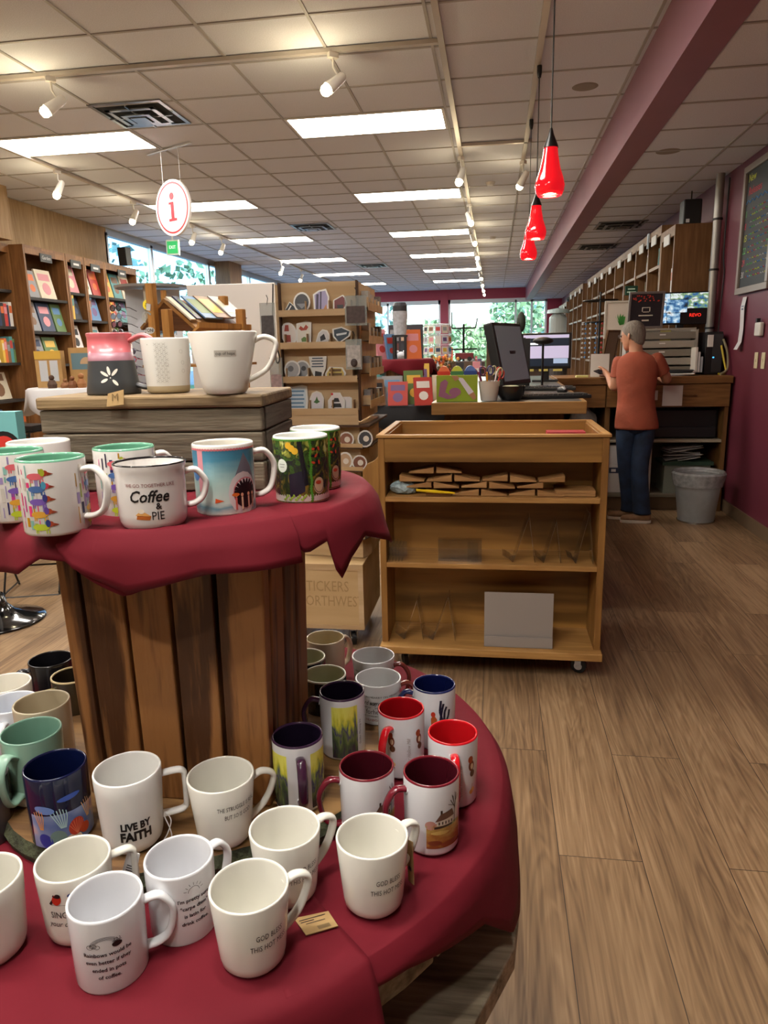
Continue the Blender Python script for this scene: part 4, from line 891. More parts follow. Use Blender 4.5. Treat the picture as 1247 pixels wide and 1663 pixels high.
for z in (.805, .51):
    MB().box(CX0 + .028, CX1 - .028, CYF - .004, CYF + .25, z - .022, z).build('shelf', edge_w, ct, bevel=.002)
MB().box(CX0 - .004, CX1 + .004, CYF - .05, CYB, .10, .135).build('bottom_shelf', edge_w, ct, bevel=.004)
MB().box(CX0 + .03, CX1 - .03, CYF + .02, CYB - .02, .075, .10).build('underframe', cw1, ct)
# curved handle bracket on the left
hp = [(0, .96), (0, .70), (-.012, .72), (-.02, .78), (-.045, .83), (-.07, .865), (-.072, .895), (-.05, .925), (-.02, .94)]
MB().prism([(CX0 + x, z + .02) for x, z in hp], CYF + .01, CYF + .035, 'y').build('handle_bracket', cwz, ct, bevel=.003)
MB().prism([(CX0 + x, z + .02) for x, z in hp], CYB - .06, CYB - .035, 'y').build('handle_bracket', cwz, ct, bevel=.003)
MB().tube([(CX0 - .045, CYF + .03, .9), (CX0 - .045, CYB - .05, .9)], .014, 12).build('handle_bar', cwz, ct, smooth=True)
blkrub, chrome = mat('#121213', .5), mat('#b8babd', .2, 1)
def caster(parent, x, y, z, s=1.0, ang=0):
    e = MB().lathe([(.001, -.013), (.02, -.013), (.034, -.01), (.034, .01), (.02, .013), (.001, .013)], 24); e.v = [(v[2], v[0], v[1]) for v in e.v]
    f = MB().box(-.022, .022, -.022, .022, .062, .068).box(-.019, -.016, -.014, .014, -.006, .062).box(.016, .019, -.014, .014, -.006, .062)
    e2 = MB().lathe([(.001, -.015), (.018, -.015), (.018, .015), (.001, .015)], 16); e2.v = [(v[2], v[0], v[1]) for v in e2.v]
    for mb in (e, f, e2): mb.v = [(a * s, b * s, c * s) for a, b, c in mb.v]
    c = f.build('caster', chrome, parent, loc=(x, y, z), rot=(0, 0, ang)); e.build('wheel', blkrub, c, smooth=True); e2.build('hub', chrome, c)
for (x, y, a) in ((CX0 + .09, CYF + .06, .5), (CX1 - .08, CYF + .06, 1.2), (CX0 + .09, CYB - .08, .3), (CX1 - .08, CYB - .08, 1)): caster(ct, x, y, .0345, 1.0, a)
# contents: wooden wedge blocks
bw = [wood('#b58a58', '#8f6638', 'x', 6, .55, 1, .05, k) for k in (1, 4)]
wspec = []
p0x = -.44
for r__, (xs, n, z) in enumerate(((-.415, 6, .0), (-.37, 5, .033), (-.40, 6, .061), (-.36, 2, .094))):
    for k in range(n): wspec.append((xs + .118 * k + (.13 if r__ == 0 else 0), z, (k + r__) % 2))
proto = None
for i, (x, z, up_) in enumerate(wspec):
    if proto is None:
        mb = MB().prism([(0, 0), (.108, 0), (.108, .006), (0, .027)], 0, .09, 'y')
        proto = mb.build('wooden_wedge', bw[0], loc=(x, CYF + .02, .807 + z), bevel=.001); tag(proto, 'one of the small tan wooden wedge blocks stacked on the top cart shelf', 'wooden wedge', 'wooden wedges on the top cart shelf')
    else:
        c = proto.copy(); COL.objects.link(c); c.location = (x, CYF + .02 + random.uniform(0, .03), .807 + z)
        if up_: c.scale = (-1, 1, 1); c.location.x = x + .108
for k in range(2):
    tag(MB().box(.262, .425, CYF + .03, CYF + .16, .8065 + k * .013, .8185 + k * .013).build('wood_offcut', bw[k], bevel=.001, rot=(0, 0, 0)), ('lower' if k == 0 else 'upper') + ' flat tan wooden slat at the right end of the top cart shelf', 'wooden slat')
bag = MB(); bag.ball((0, 0, .028), .05, 0, 20, (1.25, .8, .55)); rs = random.Random(2)
bag.v = [(x + .006 * math.sin(z * 300 + y * 120), y, max(0, z + .006 * math.sin(x * 140 + y * 200))) for x, y, z in bag.v]
tag(bag.build('plastic_bag', mat('#a9bcc0', .25, noise=.45, nscale=70), loc=(-.385, CYF + .07, .807)), 'crumpled bluish clear plastic bag at the left of the top cart shelf', 'plastic bag')
tag(MB().tube([(-.325, CYF + .0, .835), (-.25, CYF + .003, .828), (-.16, CYF + .006, .822)], [.006, .010, .003], 10, w=[.004, .006, .004]).build('cutter_knife', mat('#e8c820', .35), smooth=True), 'yellow handled tool lying in front of the wedge blocks', 'tool')
# acrylic stands
acr = bpy.data.materials.new('clear_acrylic'); acr.use_nodes = True; nt = acr.node_tree
for n in list(nt.nodes):
    if n.type == 'BSDF_PRINCIPLED': nt.nodes.remove(n)
t1 = nt.nodes.new('ShaderNodeBsdfTransparent'); t1.inputs[0].default_value = (.96, .96, .96, 1); g1 = nt.nodes.new('ShaderNodeBsdfGlossy'); g1.inputs['Roughness'].default_value = .08
lw = nt.nodes.new('ShaderNodeLayerWeight'); lw.inputs[0].default_value = .22; mx = nt.nodes.new('ShaderNodeMixShader')
ad_ = nt.nodes.new('ShaderNodeMath'); ad_.inputs[1].default_value = .13; nt.links.new(lw.outputs['Facing'], ad_.inputs[0]); nt.links.new(ad_.outputs[0], mx.inputs[0]); nt.links.new(t1.outputs[0], mx.inputs[1]); nt.links.new(g1.outputs[0], mx.inputs[2])
nt.links.new(mx.outputs[0], [n for n in nt.nodes if n.type == 'OUTPUT_MATERIAL'][0].inputs[0])
frost = mat('#a29a94', .12, alpha=.72, spec=.8)
def ribbon(mb, pts, w, th=.003, y0=0):
    """bent acrylic sheet seen from its side: pts in x-z, width w along y"""
    P = [Vector((p[0], p[1])) for p in pts]
    for a, b in zip(P, P[1:]):
        d = (b - a).normalized(); n = Vector((-d.y, d.x)) * th / 2
        mb.prism([tuple(a - n), tuple(b - n), tuple(b + n), tuple(a + n)], y0, y0 + w, 'y')
    return mb
def stand(label, x, z, h, lean, lip, w=.10, y=CYF + .03):
    mb = ribbon(MB(), [(-lean * .62, .012 + lip * .3), (-lean * .5, .003), (0, h), (lean * .22, .003)], w)
    mb = ribbon(mb, [(-lean * .62, .012 + lip * .3), (-lean * .85, .035)], w)
    e = mb.build('display_stand', acr, loc=(x, y, z)); tag(e, label, 'display stand', 'clear acrylic stands on the cart'); return e
stand('clear acrylic easel on the middle cart shelf, left one of the folded stands', .155, .511, .205, .13, .02)
stand('clear acrylic easel in the middle of the three on the middle cart shelf', .27, .511, .185, .10, .01)
s1 = stand('stack of clear acrylic easels at the right end of the middle cart shelf', .405, .511, .225, .10, .03)
stand('clear acrylic easel at the left of the bottom cart shelf', -.33, .136, .19, .12, .0)
stand('taller clear acrylic easel right of the leftmost one on the bottom cart shelf', -.19, .136, .21, .14, .0)
o = MB().box(-.235, -.045, CYF + .03, CYF + .033, .511, .61).box(-.235, -.045, CYF + .06, CYF + .063, .511, .61).box(-.105, -.06, CYF + .02, CYF + .023, .511, .6).box(-.235, -.045, CYF + .033, CYF + .06, .511, .514).build('display_stand', acr); tag(o, 'low flat clear acrylic holder on the middle cart shelf', 'display stand')
o = MB(); [o.box(-.45 + k * .014, -.448 + k * .014, CYF + .01, CYF + .10, .511, .60 - k * .004) for k in range(5)]; o.box(-.45, -.38, CYF + .099, CYF + .102, .511, .58)
tag(o.build('display_stand', acr), 'row of clear acrylic dividers at the left end of the middle cart shelf', 'display stand')
o = MB(); o.box(-.03, .265, CYF + .0, CYF + .003, .15, .385); o.box(-.03, .265, CYF - .012, CYF - .009, .138, .185).box(-.03, .265, CYF - .012, CYF + .06, .136, .139).box(-.03, .265, CYF + .03, CYF + .033, .139, .36).box(-.02, .25, CYF + .05, CYF + .053, .139, .33)
tag(o.build('display_stand', frost), 'stack of wide greyish clear acrylic sign holders on the bottom cart shelf', 'display stand')
for k, (c_, nm) in enumerate((('#e6dcd8', 'white'), ('#c23a4a', 'red'))):
    tag(MB().box(.235 + k * .012, .40 + k * .02, CYF + .40, CYF + .5, .968 + .035 * k, 1.0 + .035 * k).build('booklet_pack', mat(c_, .5, noise=.35, nscale=30)), nm + ' pack of booklets in the tray of the rolling cart', 'booklets')

# ================================================================ FRONT COUNTER
ctop = mat('#5d5a57', .3, noise=.25, nscale=60); oak = wood('#a87f48', '#85602f', 'x', 4, .45, 1, .05, 6); oaky = wood('#a87f48', '#85602f', 'y', 4, .45, 1, .05, 8)
TZ = 1.155
fc = thing('sales_counter', 'wood edged sales counter with grey laminate top behind the rolling cart', 'counter', (0, 0, 0))
FX0, FX1, FY0, FY1 = -.315, .455, 3.70, 7.2
MB().prism([(FX0 + .02, FY0 + .02), (FX1 - .02, FY0 + .02), (FX1 + .055, FY1), (FX0 + .1, FY1)], TZ - .04, TZ).build('countertop', ctop, fc)
MB().box(FX0, FX1, FY0, FY0 + .02, TZ - .06, TZ + .001).build('edge_trim', oak, fc, bevel=.003)
MB().prism([(FX1 - .02, FY0 + .02), (FX1, FY0 + .02), (FX1 + .075, FY1), (FX1 + .055, FY1)], TZ - .06, TZ + .001).prism([(FX0, FY0 + .02), (FX0 + .02, FY0 + .02), (FX0 + .1, FY1), (FX0 + .08, FY1)], TZ - .06, TZ + .001).build('edge_trim', oaky, fc)
MB().box(FX0 + .06, FX1 - .10, FY0 + .1, FY1 - .1, .0, TZ - .045).build('cabinet', wood('#8f6a3c', '#6a4a26', 'z', 4, .5, 1, .05, 9), fc)
# ================================================================ BACK COUNTER
BY0, BY1, BX0, BX1 = 6.43, 7.12, .53, 1.965
bc = thing('service_counter', 'long wooden service counter with drawers and open shelves along which a woman stands', 'counter', (0, 0, 0))
bo = wood('#9a7040', '#744f28', 'x', 4, .45, 1, .05, 11); boz = wood('#8f683a', '#6b4823', 'z', 4, .5, 1, .05, 12)
MB().box(BX0, BX1 - .002, BY0, BY1, TZ - .055, TZ + .005).build('countertop', bo, bc, bevel=.004)
MB().box(BX0 + .02, BX0 + .06, BY0 + .03, BY1, 0, TZ - .055).build('side_panel', boz, bc)
MB().box(BX1 - .045, BX1 - .015, BY0 + .03, BY1, 0, TZ - .055).build('side_panel', boz, bc)
MB().box(.95, .99, BY0 + .04, BY1, 0, TZ - .055).build('divider', boz, bc)
MB().box(BX0 + .06, BX1 - .045, BY1 - .02, BY1, .0, TZ - .055).build('back_panel', mat('#6a5c4a', .7), bc)
for (a, b) in ((BX0 + .03, .945), (.955, 1.30), (1.31, BX1 - .015)):
    d = MB().box(a, b, BY0 + .015, BY0 + .035, TZ - .25, TZ - .06).build('drawer', bo, bc, bevel=.003)
    c = (a + b) / 2; MB().tube([(c - .05, BY0 + .015, TZ - .155), (c - .045, BY0 - .005, TZ - .155), (c + .045, BY0 - .005, TZ - .155), (c + .05, BY0 + .015, TZ - .155)], .005, 8).build('handle', mat('#7a5a34', .35, .8), d)
MB().box(.99, BX1 - .045, BY0 + .05, BY1 - .02, .60, .622).build('shelf', mat('#a39a86', .6), bc)
MB().box(BX0 + .06, BX1 - .045, BY0 + .04, BY1 - .02, .12, .145).build('shelf', mat('#7d7464', .6), bc)
MB().box(BX0 + .06, BX1 - .045, BY0 + .08, BY0 + .1, 0, .12).build('kick_board', mat('#6a533a', .6), bc)
paper = mat('#d9d6d2', .7)
tag(MB().box(1.41, 1.57, BY0 + .008, BY0 + .012, TZ - .24, TZ - .07).build('paper_notice', paper), 'white sheet of paper taped on the drawer fronts right of the woman', 'paper')
tag(MB().box(1.29, 1.37, BY0 + .008, BY0 + .013, TZ - .19, TZ - .11).build('drawer_label', mat('#c9c4ba', .5)), 'small framed white label on the middle drawer beside the woman', 'label')
# printer
t = thing('printer', 'black office printer on the upper open shelf of the service counter', 'printer', (1.55, 6.78, .623))
MB().box(-.36, .36, -.2, .2, 0, .26).build('body', mat('#15161a', .4), t, bevel=.02); MB().box(-.2, .34, -.23, -.2, .01, .1).build('paper_tray', mat('#1d1e22', .4), t, bevel=.005)
MB().box(-.22, .30, -.19, .18, .26, .275).build('lid', mat('#22242a', .35), t, bevel=.005)
MB().box(-.26, -.21, -.203, -.2, .17, .2).box(-.26, -.21, -.203, -.2, .04, .07).build('label', mat('#c8c8b8', .5), t)
for k in range(3): tag(MB().tube(smooth_path([(1.12 + k * .11, 6.75, .624), (1.15 + k * .1, 6.68, .75), (1.1 + k * .12, 6.7, .9)], 5), .006, 6).build('cable', blkrub), ['leftmost', 'middle', 'rightmost'][k] + ' of three black cables hanging behind the printer shelf', 'cable')
# boxes on the bottom shelf
bxs = [(.985 + .01, 1.37, .146, .40, 'white paper carton with a blue band on the bottom shelf behind the woman', True), (.995, 1.37, .402, .57, 'upper white carton stacked on the blue banded carton', False)]
for (a, b, z0, z1, lab, band_) in bxs:
    t = thing('carton', lab, 'box', ((a + b) / 2, 6.7, z0)); w2 = (b - a) / 2
    MB().box(-w2, w2, -.17, .17, 0, z1 - z0).build('carton_body', mat('#cfcdca', .6), t, bevel=.004)
    if band_:
        MB().box(-w2 + .02, w2 - .02, -.173, -.17, .175, .225).build('band', mat('#26304a', .5), t)
        q = MB(); q.box(-.15, -.11, -.175, -.173, .188, .212).box(.0, .15, -.175, -.173, .192, .208); q.build('printing', paper, t)
# crate of papers and tray
t = thing('paper_tray_stack', 'green and white stack of trays with loose papers behind the waste basket', 'tray', (1.66, 6.66, .146))
MB().box(-.18, .2, -.14, .14, 0, .25).build('tray_body', mat('#8d9488', .6), t); MB().box(-.2, .22, -.16, .15, .25, .28).build('lid', mat('#2f4a3a', .5), t)
pp = MB(); rs = random.Random(4)
for k in range(6):
    a = rs.uniform(-.3, .3); pp.box(-.16, .14, -.1, .1, .285 + k * .022, .287 + k * .022, 0, RZ(a) @ RYm(rs.uniform(-.25, .25)))
pp.build('papers', paper, t)
# waste basket
t = thing('waste_basket', 'round see-through waste basket with a clear bag on the floor by the burgundy wall', 'waste basket', (1.655, 6.10, 0))
mesh_m = mat('#b4b7b8', .35, alpha=.45, noise=.12, nscale=20)
MB().lathe([(.001, .004), (.135, .004), (.14, .012), (.185, .40), (.183, .40), (.136, .012), (.001, .01)], 40).build('basket_body', mesh_m, t, smooth=True)
MB().lathe([(.178, .38), (.186, .405), (.195, .415), (.21, .40), (.205, .37), (.19, .30), (.188, .30), (.2, .37), (.203, .395), (.19, .408)], 40).build('bag_rim', mat('#b5b8ba', .2, alpha=.75, noise=.4, nscale=30, bump=.6), t, smooth=True)
MB().lathe([(.13, 0), (.146, 0), (.146, .012), (.13, .012), (.13, 0)], 36).build('base_ring', chrome, t)
o = thing('fabric_bag', 'white crumpled bag under the left end of the service counter', 'bag', (.78, 6.62, .60))
b_ = MB().ball((0, 0, .16), .15, 0, 22, (.85, .7, 1.0)); b_.v = [(x * (1 - .5 * max(0, z - .15)), y, max(0, z + .02 * math.sin(x * 60))) for x, y, z in b_.v]; b_.build('bag_body', mat('#b9b9b6', .6, noise=.3, nscale=18), o)
MB().box(.59, .95, BY0 + .05, BY1 - .02, .575, .6).build('shelf', mat('#7d7464', .6), bc)
# ---------------------------------------------------------------- things on the back counter
t = thing('surveillance_monitor', 'black wall monitor showing nine camera views and red REVO lettering', 'monitor', (1.66, 7.07, TZ + .0055))
M_ = t
mb = MB().box(-.245, .245, -.015, .02, .435, .72); mb.build('bezel', mat('#0b0c10', .3), t, bevel=.005, rot=(0, 0, 0))
st = MB().box(-.03, .03, 0, .03, .3, .44).box(-.03, .03, 0.01, .04, 0, .44); st.build('stand', mat('#101114', .4), t)
def screen_mat(name, ramp, scale, strength, kind='noise'):
    m = bpy.data.materials.new(name); m.use_nodes = True; nt = m.node_tree; b = nt.nodes['Principled BSDF']; tc = nt.nodes.new('ShaderNodeTexCoord'); mp = nt.nodes.new('ShaderNodeMapping'); mp.inputs['Scale'].default_value = scale
    nt.links.new(tc.outputs['Object'], mp.inputs[0]); n = nt.nodes.new('ShaderNodeTexNoise'); n.inputs['Scale'].default_value = 1; n.inputs['Detail'].default_value = 3; nt.links.new(mp.outputs[0], n.inputs[0])
    cr = nt.nodes.new('ShaderNodeValToRGB'); e = cr.color_ramp.elements; e[0].position, e[0].color = ramp[0][0], lin(ramp[0][1]); e[1].position, e[1].color = ramp[-1][0], lin(ramp[-1][1])
    for p_, c_ in ramp[1:-1]: q = e.new(p_); q.color = lin(c_)
    nt.links.new(n.outputs[0], cr.inputs[0]); nt.links.new(cr.outputs[0], b.inputs['Emission Color']); b.inputs['Emission Strength'].default_value = strength; b.inputs['Base Color'].default_value = (.02, .02, .02, 1); return m
cctv = [screen_mat('camera_view', [(.3, '#10202c'), (.42, '#3a6a9a'), (.5, c_), (.6, '#dfe8ee'), (.7, '#6a5a44')], (14 + k * 4, 14, 22), 1.0) for k, c_ in enumerate(('#8fb4cc', '#7a9a5a', '#7fb8e0'))]
sc = MB(); gx = [-.235, -.155, -.08, .02, .10, .16, .235]; n_ = 0
cells = [(-.235, -.1, .63, .71), (-.1, .235, .655, .71), (-.235, -.13, .54, .63), (-.13, .05, .54, .655), (.05, .235, .575, .655), (-.235, -.12, .45, .54), (-.12, -.005, .45, .54)]
for k, (a, b, c, d) in enumerate(cells): sc.box(a + .002, b - .002, -.0175, -.0155, c + .002, d - .002, k % 3)
sc.box(-.005, .235, -.0172, -.0155, .45, .57, 3); sc.build('screen', cctv + [mat('#120c0e', .3)], t)
q = MB(); flat_text(q, 'REVO', .04, (.12, -.0185, .515), (1, 0, 0), (0, 0, 1), bold=.01); q.build('lettering', mat('#e0281c', .5, emit=1.5), t)
t.rotation_euler.z = math.radians(-4)
# grey slatted drawer rack
gr = mat('#9c958a', .55); grd = mat('#7c756a', .55)
t = thing('drawer_rack', 'grey painted rack of shallow drawers with white labels behind the woman', 'rack', (1.45, 6.88, TZ + .006))
MB().box(-.30, .30, -.1, -.08, .385, .40).box(-.30, -.28, -.1, .1, 0, .40).box(.28, .30, -.1, .1, 0, .40).box(-.28, .28, .08, .1, 0, .40).build('frame', gr, t)
for k in range(5):
    d = MB().box(-.278, .278, -.095, .05, .012 + k * .074, .072 + k * .074).build('drawer', gr if k % 2 else grd, t, bevel=.003)
    for u in (-.2, -.02): MB().box(u, u + .05, -.0965, -.095, .045 + k * .074, .055 + k * .074).build('label', paper, d)
tag(MB().box(1.44, 1.53, 6.815, 6.818, TZ + .30, TZ + .39).build('sticky_note', mat('#d8cf82', .7)), 'yellow sticky note on the top of the grey drawer rack', 'note')
def frame_pic(label, x, y, z, w, h, rz, lean, fcol, pcol, extra=None, name='framed_picture'):
    t = thing(name, label, 'picture', (x, y, z), rz); R = RXm(-lean); f = MB()
    b_ = .018
    f.box(-w / 2, w / 2, -.008, .012, 0, b_).box(-w / 2, w / 2, -.008, .012, h - b_, h).box(-w / 2, -w / 2 + b_, -.008, .012, b_, h - b_).box(w / 2 - b_, w / 2, -.008, .012, b_, h - b_)
    f.v = [tuple(R @ Vector(v)) for v in f.v]; f.build('frame', fcol, t, bevel=.002)
    p = MB().box(-w / 2 + b_, w / 2 - b_, -.002, .004, b_, h - b_); p.v = [tuple(R @ Vector(v)) for v in p.v]; p.build('picture', pcol, t)
    if extra:
        q = MB(); mats = extra(q, w, h); q.v = [tuple(R @ Vector(v)) for v in q.v]; q.build('lettering', mats, t)
    return t
def ex_sign(q, w, h):
    rs = random.Random(9)
    for k in range(26): u = rs.uniform(-w * .4, w * .4); v = h * .8 + rs.uniform(-.025, .03); q.box(u, u + .011, -.004, -.003, v, v + .009, 0)
    for (a, b, c, d) in ((-.035, .035, .56, .58), (-.035, -.028, .46, .58), (.028, .035, .46, .58), (-.025, .025, .44, .46)): q.box(a, b, -.004, -.003, h * c, h * d, 1)
    q.box(-.06, .06, -.004, -.003, h * .34, h * .37, 1); q.box(-.03, .03, -.004, -.003, h * .2, h * .24, 1)
    return [mat('#c23a28', .5), mat('#d9d2c4', .5)]
frame_pic('silver framed dark sign with red dots leaning behind the woman', 1.30, 6.80, TZ + .41, .30, .31, math.radians(3), -.12, mat('#8f8f8c', .3, .6), mat('#25242a', .4), ex_sign, 'framed_sign')
frame_pic('brown wooden frame leaning on the counter left of the woman', .97, 6.72, TZ + .006, .20, .40, math.radians(50), -.18, wood('#7a5632', '#553718', 'z', 6, .5, 1), mat('#8c7d68', .5))
def ex_plant(q, w, h):
    for k in range(5): a = .5 + k * .5; q.add([(.01, -.004, h * .35), (.01 + .03 * math.cos(a) - .01, -.004, h * .35 + .07), (.01 + .055 * math.cos(a), -.004, h * .38 + .055 * abs(math.sin(a)) + .04), (.03 + .02 * math.cos(a), -.004, h * .37)], [(0, 1, 2, 3)])
    return [mat('#3f8a3a', .5)]
frame_pic('pale pinboard with a green leaf sprig behind the counter', 1.10, 6.95, TZ + .33, .25, .33, 0, -.05, mat('#b9b2a8', .6), mat('#c9c1b8', .6), ex_plant, 'pinboard')
o = thing('small_sign', 'small green framed sign with white lettering above the pinboard', 'sign', (1.19, 6.9, TZ + .70)); MB().box(-.055, .055, -.005, .005, 0, .08).build('board', mat('#17402f', .4), o, bevel=.004)
q = MB(); q.box(-.03, .03, -.006, -.005, .048, .058).box(-.038, .038, -.006, -.005, .022, .032); q.build('printing', mat('#bcd8c4', .5), o)
MB().box(-.004, .004, 0, .01, -.7 + .0, 0).build('post', mat('#c9c4ba', .4), o)
tag(MB().box(.83, .985, 6.60, 6.606, TZ + .006, TZ + .20).build('card_sign', paper, rot=(0, 0, 0)), 'blank white card standing on the counter left of the phone', 'card')
tag(MB().box(.70, .80, 6.50, 6.58, TZ + .006, TZ + .02).build('sticky_pad', mat('#d8d38a', .7)), 'pale yellow sticky pad on the counter beside the white card', 'note pad')
for k in range(3):
    tag(MB().box(-.13, .13, -.1, .1, 0, .006).build('loose_papers', mat(['#d6d6d8', '#b9bcc2', '#e0dfdc'][k], .6), loc=(1.50 + .03 * k, 6.6, TZ + .0065 + .0065 * k), rot=(0, 0, .2 - .25 * k)), ['lowest', 'middle', 'top'][k] + ' of the loose papers on the counter under the grey rack', 'papers')
o = MB().lathe([(.001, .0), (.09, .0), (.11, .02), (.10, .028), (.001, .022)], 24, sx=1.2, sy=.7); tag(o.build('stapler_tray', mat('#1c1c20', .4), loc=(1.56, 6.6, TZ + .027), smooth=True), 'flat black oval tray lying on the loose papers', 'tray')
t = thing('desk_tower', 'black upright computer tower at the right end of the service counter', 'computer', (1.86, 6.85, TZ + .006)); MB().box(-.07, .07, -.16, .16, 0, .36).build('case', mat('#17181b', .4), t, bevel=.006); MB().box(-.01, .07, -.165, -.16, .02, .34).build('front_panel', mat('#3a3b3f', .35), t)
MB().box(-.006, .006, -.168, -.165, .14, .15).build('power_light', mat('#3a9ae0', .4, emit=3), t)
tag(MB().box(1.80, 1.845, 6.66, 6.675, TZ + .24, TZ + .34).build('white_label', paper), 'small white slip clipped in front of the black computer tower', 'label')
tag(MB().tube(smooth_path([(1.9, 6.62, TZ + .25), (1.92, 6.58, TZ + .12), (1.93, 6.55, TZ + .03), (1.87, 6.55, TZ + .015)], 6), .008, 8).build('cable', mat('#c8b428', .4)), 'thick yellow cable curling down at the right end of the counter', 'cable')
tag(MB().tube(smooth_path([(1.93, 6.68, TZ + .3), (1.95, 6.62, TZ + .2), (1.945, 6.56, TZ + .06), (1.88, 6.52, TZ + .014)], 6), .01, 8).build('cable', mat('#8c8468', .4)), 'grey looped cable against the burgundy wall beside the yellow cable', 'cable')
for k in range(3): tag(MB().box(1.70 + k * .022, 1.716 + k * .022, 6.62, 6.78, TZ + .03, TZ + .24 - k * .04).build('paper_file', mat(['#d8d4cc', '#c9c9c9', '#aab0b8'][k], .6)), ['tallest', 'middle', 'shortest'][k] + ' upright paper file beside the computer tower', 'file')

# ================================================================ THINGS ON THE FRONT COUNTER
def on_c(px, y): return ony(px, 640, y).x
t = thing('bowl_set_box', 'green boxed set of coloured kitchen holders with orange, yellow and blue tops', 'box', (-.19, 3.80, TZ + .001), .05)
gb = mat('#8fa52a', .4, noise=.2, nscale=6)
MB().box(-.105, .105, -.04, .05, 0, .135).build('box_body', gb, t, bevel=.002)
q = MB().prism([(-.10 + .09 + .03 * math.cos(a), .05 + .022 * math.sin(a)) for a in [2 * PI * k / 20 for k in range(20)]], -.0415, -.0405, 'y', 0)
q.prism([(-.095, .03), (-.085, .10), (-.06, .115), (-.045, .10), (-.06, .05), (-.03, .03), (-.0, .06), (.015, .04), (-.01, .02), (-.05, .015)], -.0412, -.0402, 'y', 0); q.prism([(.0, .125), (.03, .12), (.085, .05), (.06, .035)], -.0412, -.0402, 'y', 1); q.prism([(-.03, .133), (.0, .133), (.012, .118), (-.01, .105)], -.0414, -.0402, 'y', 2); q.prism([(.06, .035), (.085, .05), (.10, .02), (.085, .008)], -.0414, -.0402, 'y', 2)
q.build('picture', [mat('#8f5a78', .4), mat('#c9c4d0', .4), mat('#a87858', .4)], t)
for k, (c1, c2) in enumerate((('#e0784a', '#c83a28'), ('#c9d048', '#3f7a4a'), ('#5a7ab8', '#2a4488'))):
    x0 = -.068 + k * .068
    hb_ = MB().prism([(x0 + .031 * math.cos(PI * j / 14), .136 + .045 * math.sin(PI * j / 14)) for j in range(15)], -.03, .03, 'y', 0).prism([(x0 - .033, .1355), (x0 + .033, .1355), (x0 + .033, .155), (x0 - .033, .155)], -.036, -.031, 'y', 1)
    hb_.build('holder', [mat(c1, .35), mat(c2, .35)], t)
t = thing('pen_bucket', 'white bucket full of scissors and pens on the sales counter', 'bucket', (-.025, 3.80, TZ + .001))
MB().lathe([(.001, .002), (.040, .002), (.042, .004), (.055, .098), (.057, .102), (.054, .102), (.04, .006), (.001, .006)], 32).build('bucket_body', mat('#d9d6d0', .3), t, smooth=True)
# scissors and pens in the bucket are their own things
def scissors(label, x, y, z, tilt, col, rz=0, s=1):
    t = thing('scissors', label, 'scissors', (x, y, z), rz, 'scissors in the white bucket'); R = RYm(tilt)
    def T(mb): mb.v = [tuple(R @ Vector(v) * s) for v in mb.v]; return mb
    for sd_ in (-1, 1):
        ring = [(sd_ * .02 + .014 * math.cos(a), 0, .125 + .022 * math.sin(a)) for a in [2 * PI * k / 16 for k in range(16)]]
        T(MB().tube(ring, .0035, 8, closed=True)).build('finger_loop', mat(col, .35), t, smooth='all')
    T(MB().box(-.006, .001, -.001, .001, 0, .105).box(-.001, .006, .001, .003, 0, .105)).build('blade', chrome, t)
for k, (dx, ti, col, nm) in enumerate(((-.03, -.3, '#8a4a52', 'maroon'), (-.008, -.08, '#2a2a66', 'navy'), (.02, .25, '#c9c9a0', 'cream'), (.03, .5, '#b83a2a', 'red'), (.005, .12, '#9a9aa0', 'grey'))):
    scissors(nm + ' handled scissors standing in the white bucket', -.025 + dx * .6, 3.79 + .01 * k, TZ + .03, ti, col, .3 * k)
for k in range(7):
    a = k * .9; c_ = ['#c23a30', '#e0dcd4', '#2a3a8a', '#222226', '#8a2a5a', '#d89a2a', '#e0e0e0'][k]
    tag(MB().tube([(-.025 + .02 * math.cos(a), 3.80 + .02 * math.sin(a), TZ + .01), (-.025 + .06 * math.cos(a), 3.80 + .05 * math.sin(a), TZ + .15)], .004, 8).build('pen', mat(c_, .35)), ['red', 'cream', 'blue', 'black', 'purple', 'orange', 'white'][k] + ' pen leaning in the white bucket on the sales counter', 'pen', 'pens in the white bucket')
t = thing('bowl', 'black round bowl with white bits next to the white bucket', 'bowl', (.085, 3.83, TZ + .001)); MB().lathe([(.001, .003), (.05, .003), (.068, .03), (.076, .075), (.072, .075), (.064, .032), (.046, .01), (.001, .01)], 36).build('bowl_body', mat('#141416', .25), t, smooth=True)
MB().lathe([(.001, .078), (.03, .076), (.06, .068), (.001, .066)], 20).build('contents', mat('#b9b89a', .6, noise=.4, nscale=60), t)
kb = mat('#141517', .45)
def keyboard(label, x, y, rz):
    t = thing('keyboard', label, 'keyboard', (x, y, TZ + .001), rz); MB().box(-.21, .21, -.07, .07, 0, .018, rot=None).build('keyboard_case', kb, t, bevel=.004)
    k_ = MB()
    for i in range(15):
        for j in range(5): k_.box(-.195 + i * .026, -.173 + i * .026, -.058 + j * .024, -.038 + j * .024, .018, .024)
    k_.build('keys', mat('#232427', .5), t); return t
keyboard('black keyboard nearest the front edge of the sales counter', .29, 3.98, .12)
keyboard('black keyboard further back on the sales counter below the monitor', .30, 4.75, -.1)
t = thing('computer_mouse', 'black and silver mouse at the right edge of the sales counter', 'mouse', (.40, 4.45, TZ + .001), .3); MB().ball((0, 0, .012), .03, 0, 20, (.95, 1.6, .75)).build('mouse_body', kb, t, smooth='all'); MB().ball((0, -.01, .018), .024, 0, 16, (.7, 1.5, .75)).build('silver_panel', mat('#9a9da2', .3), t, smooth='all')
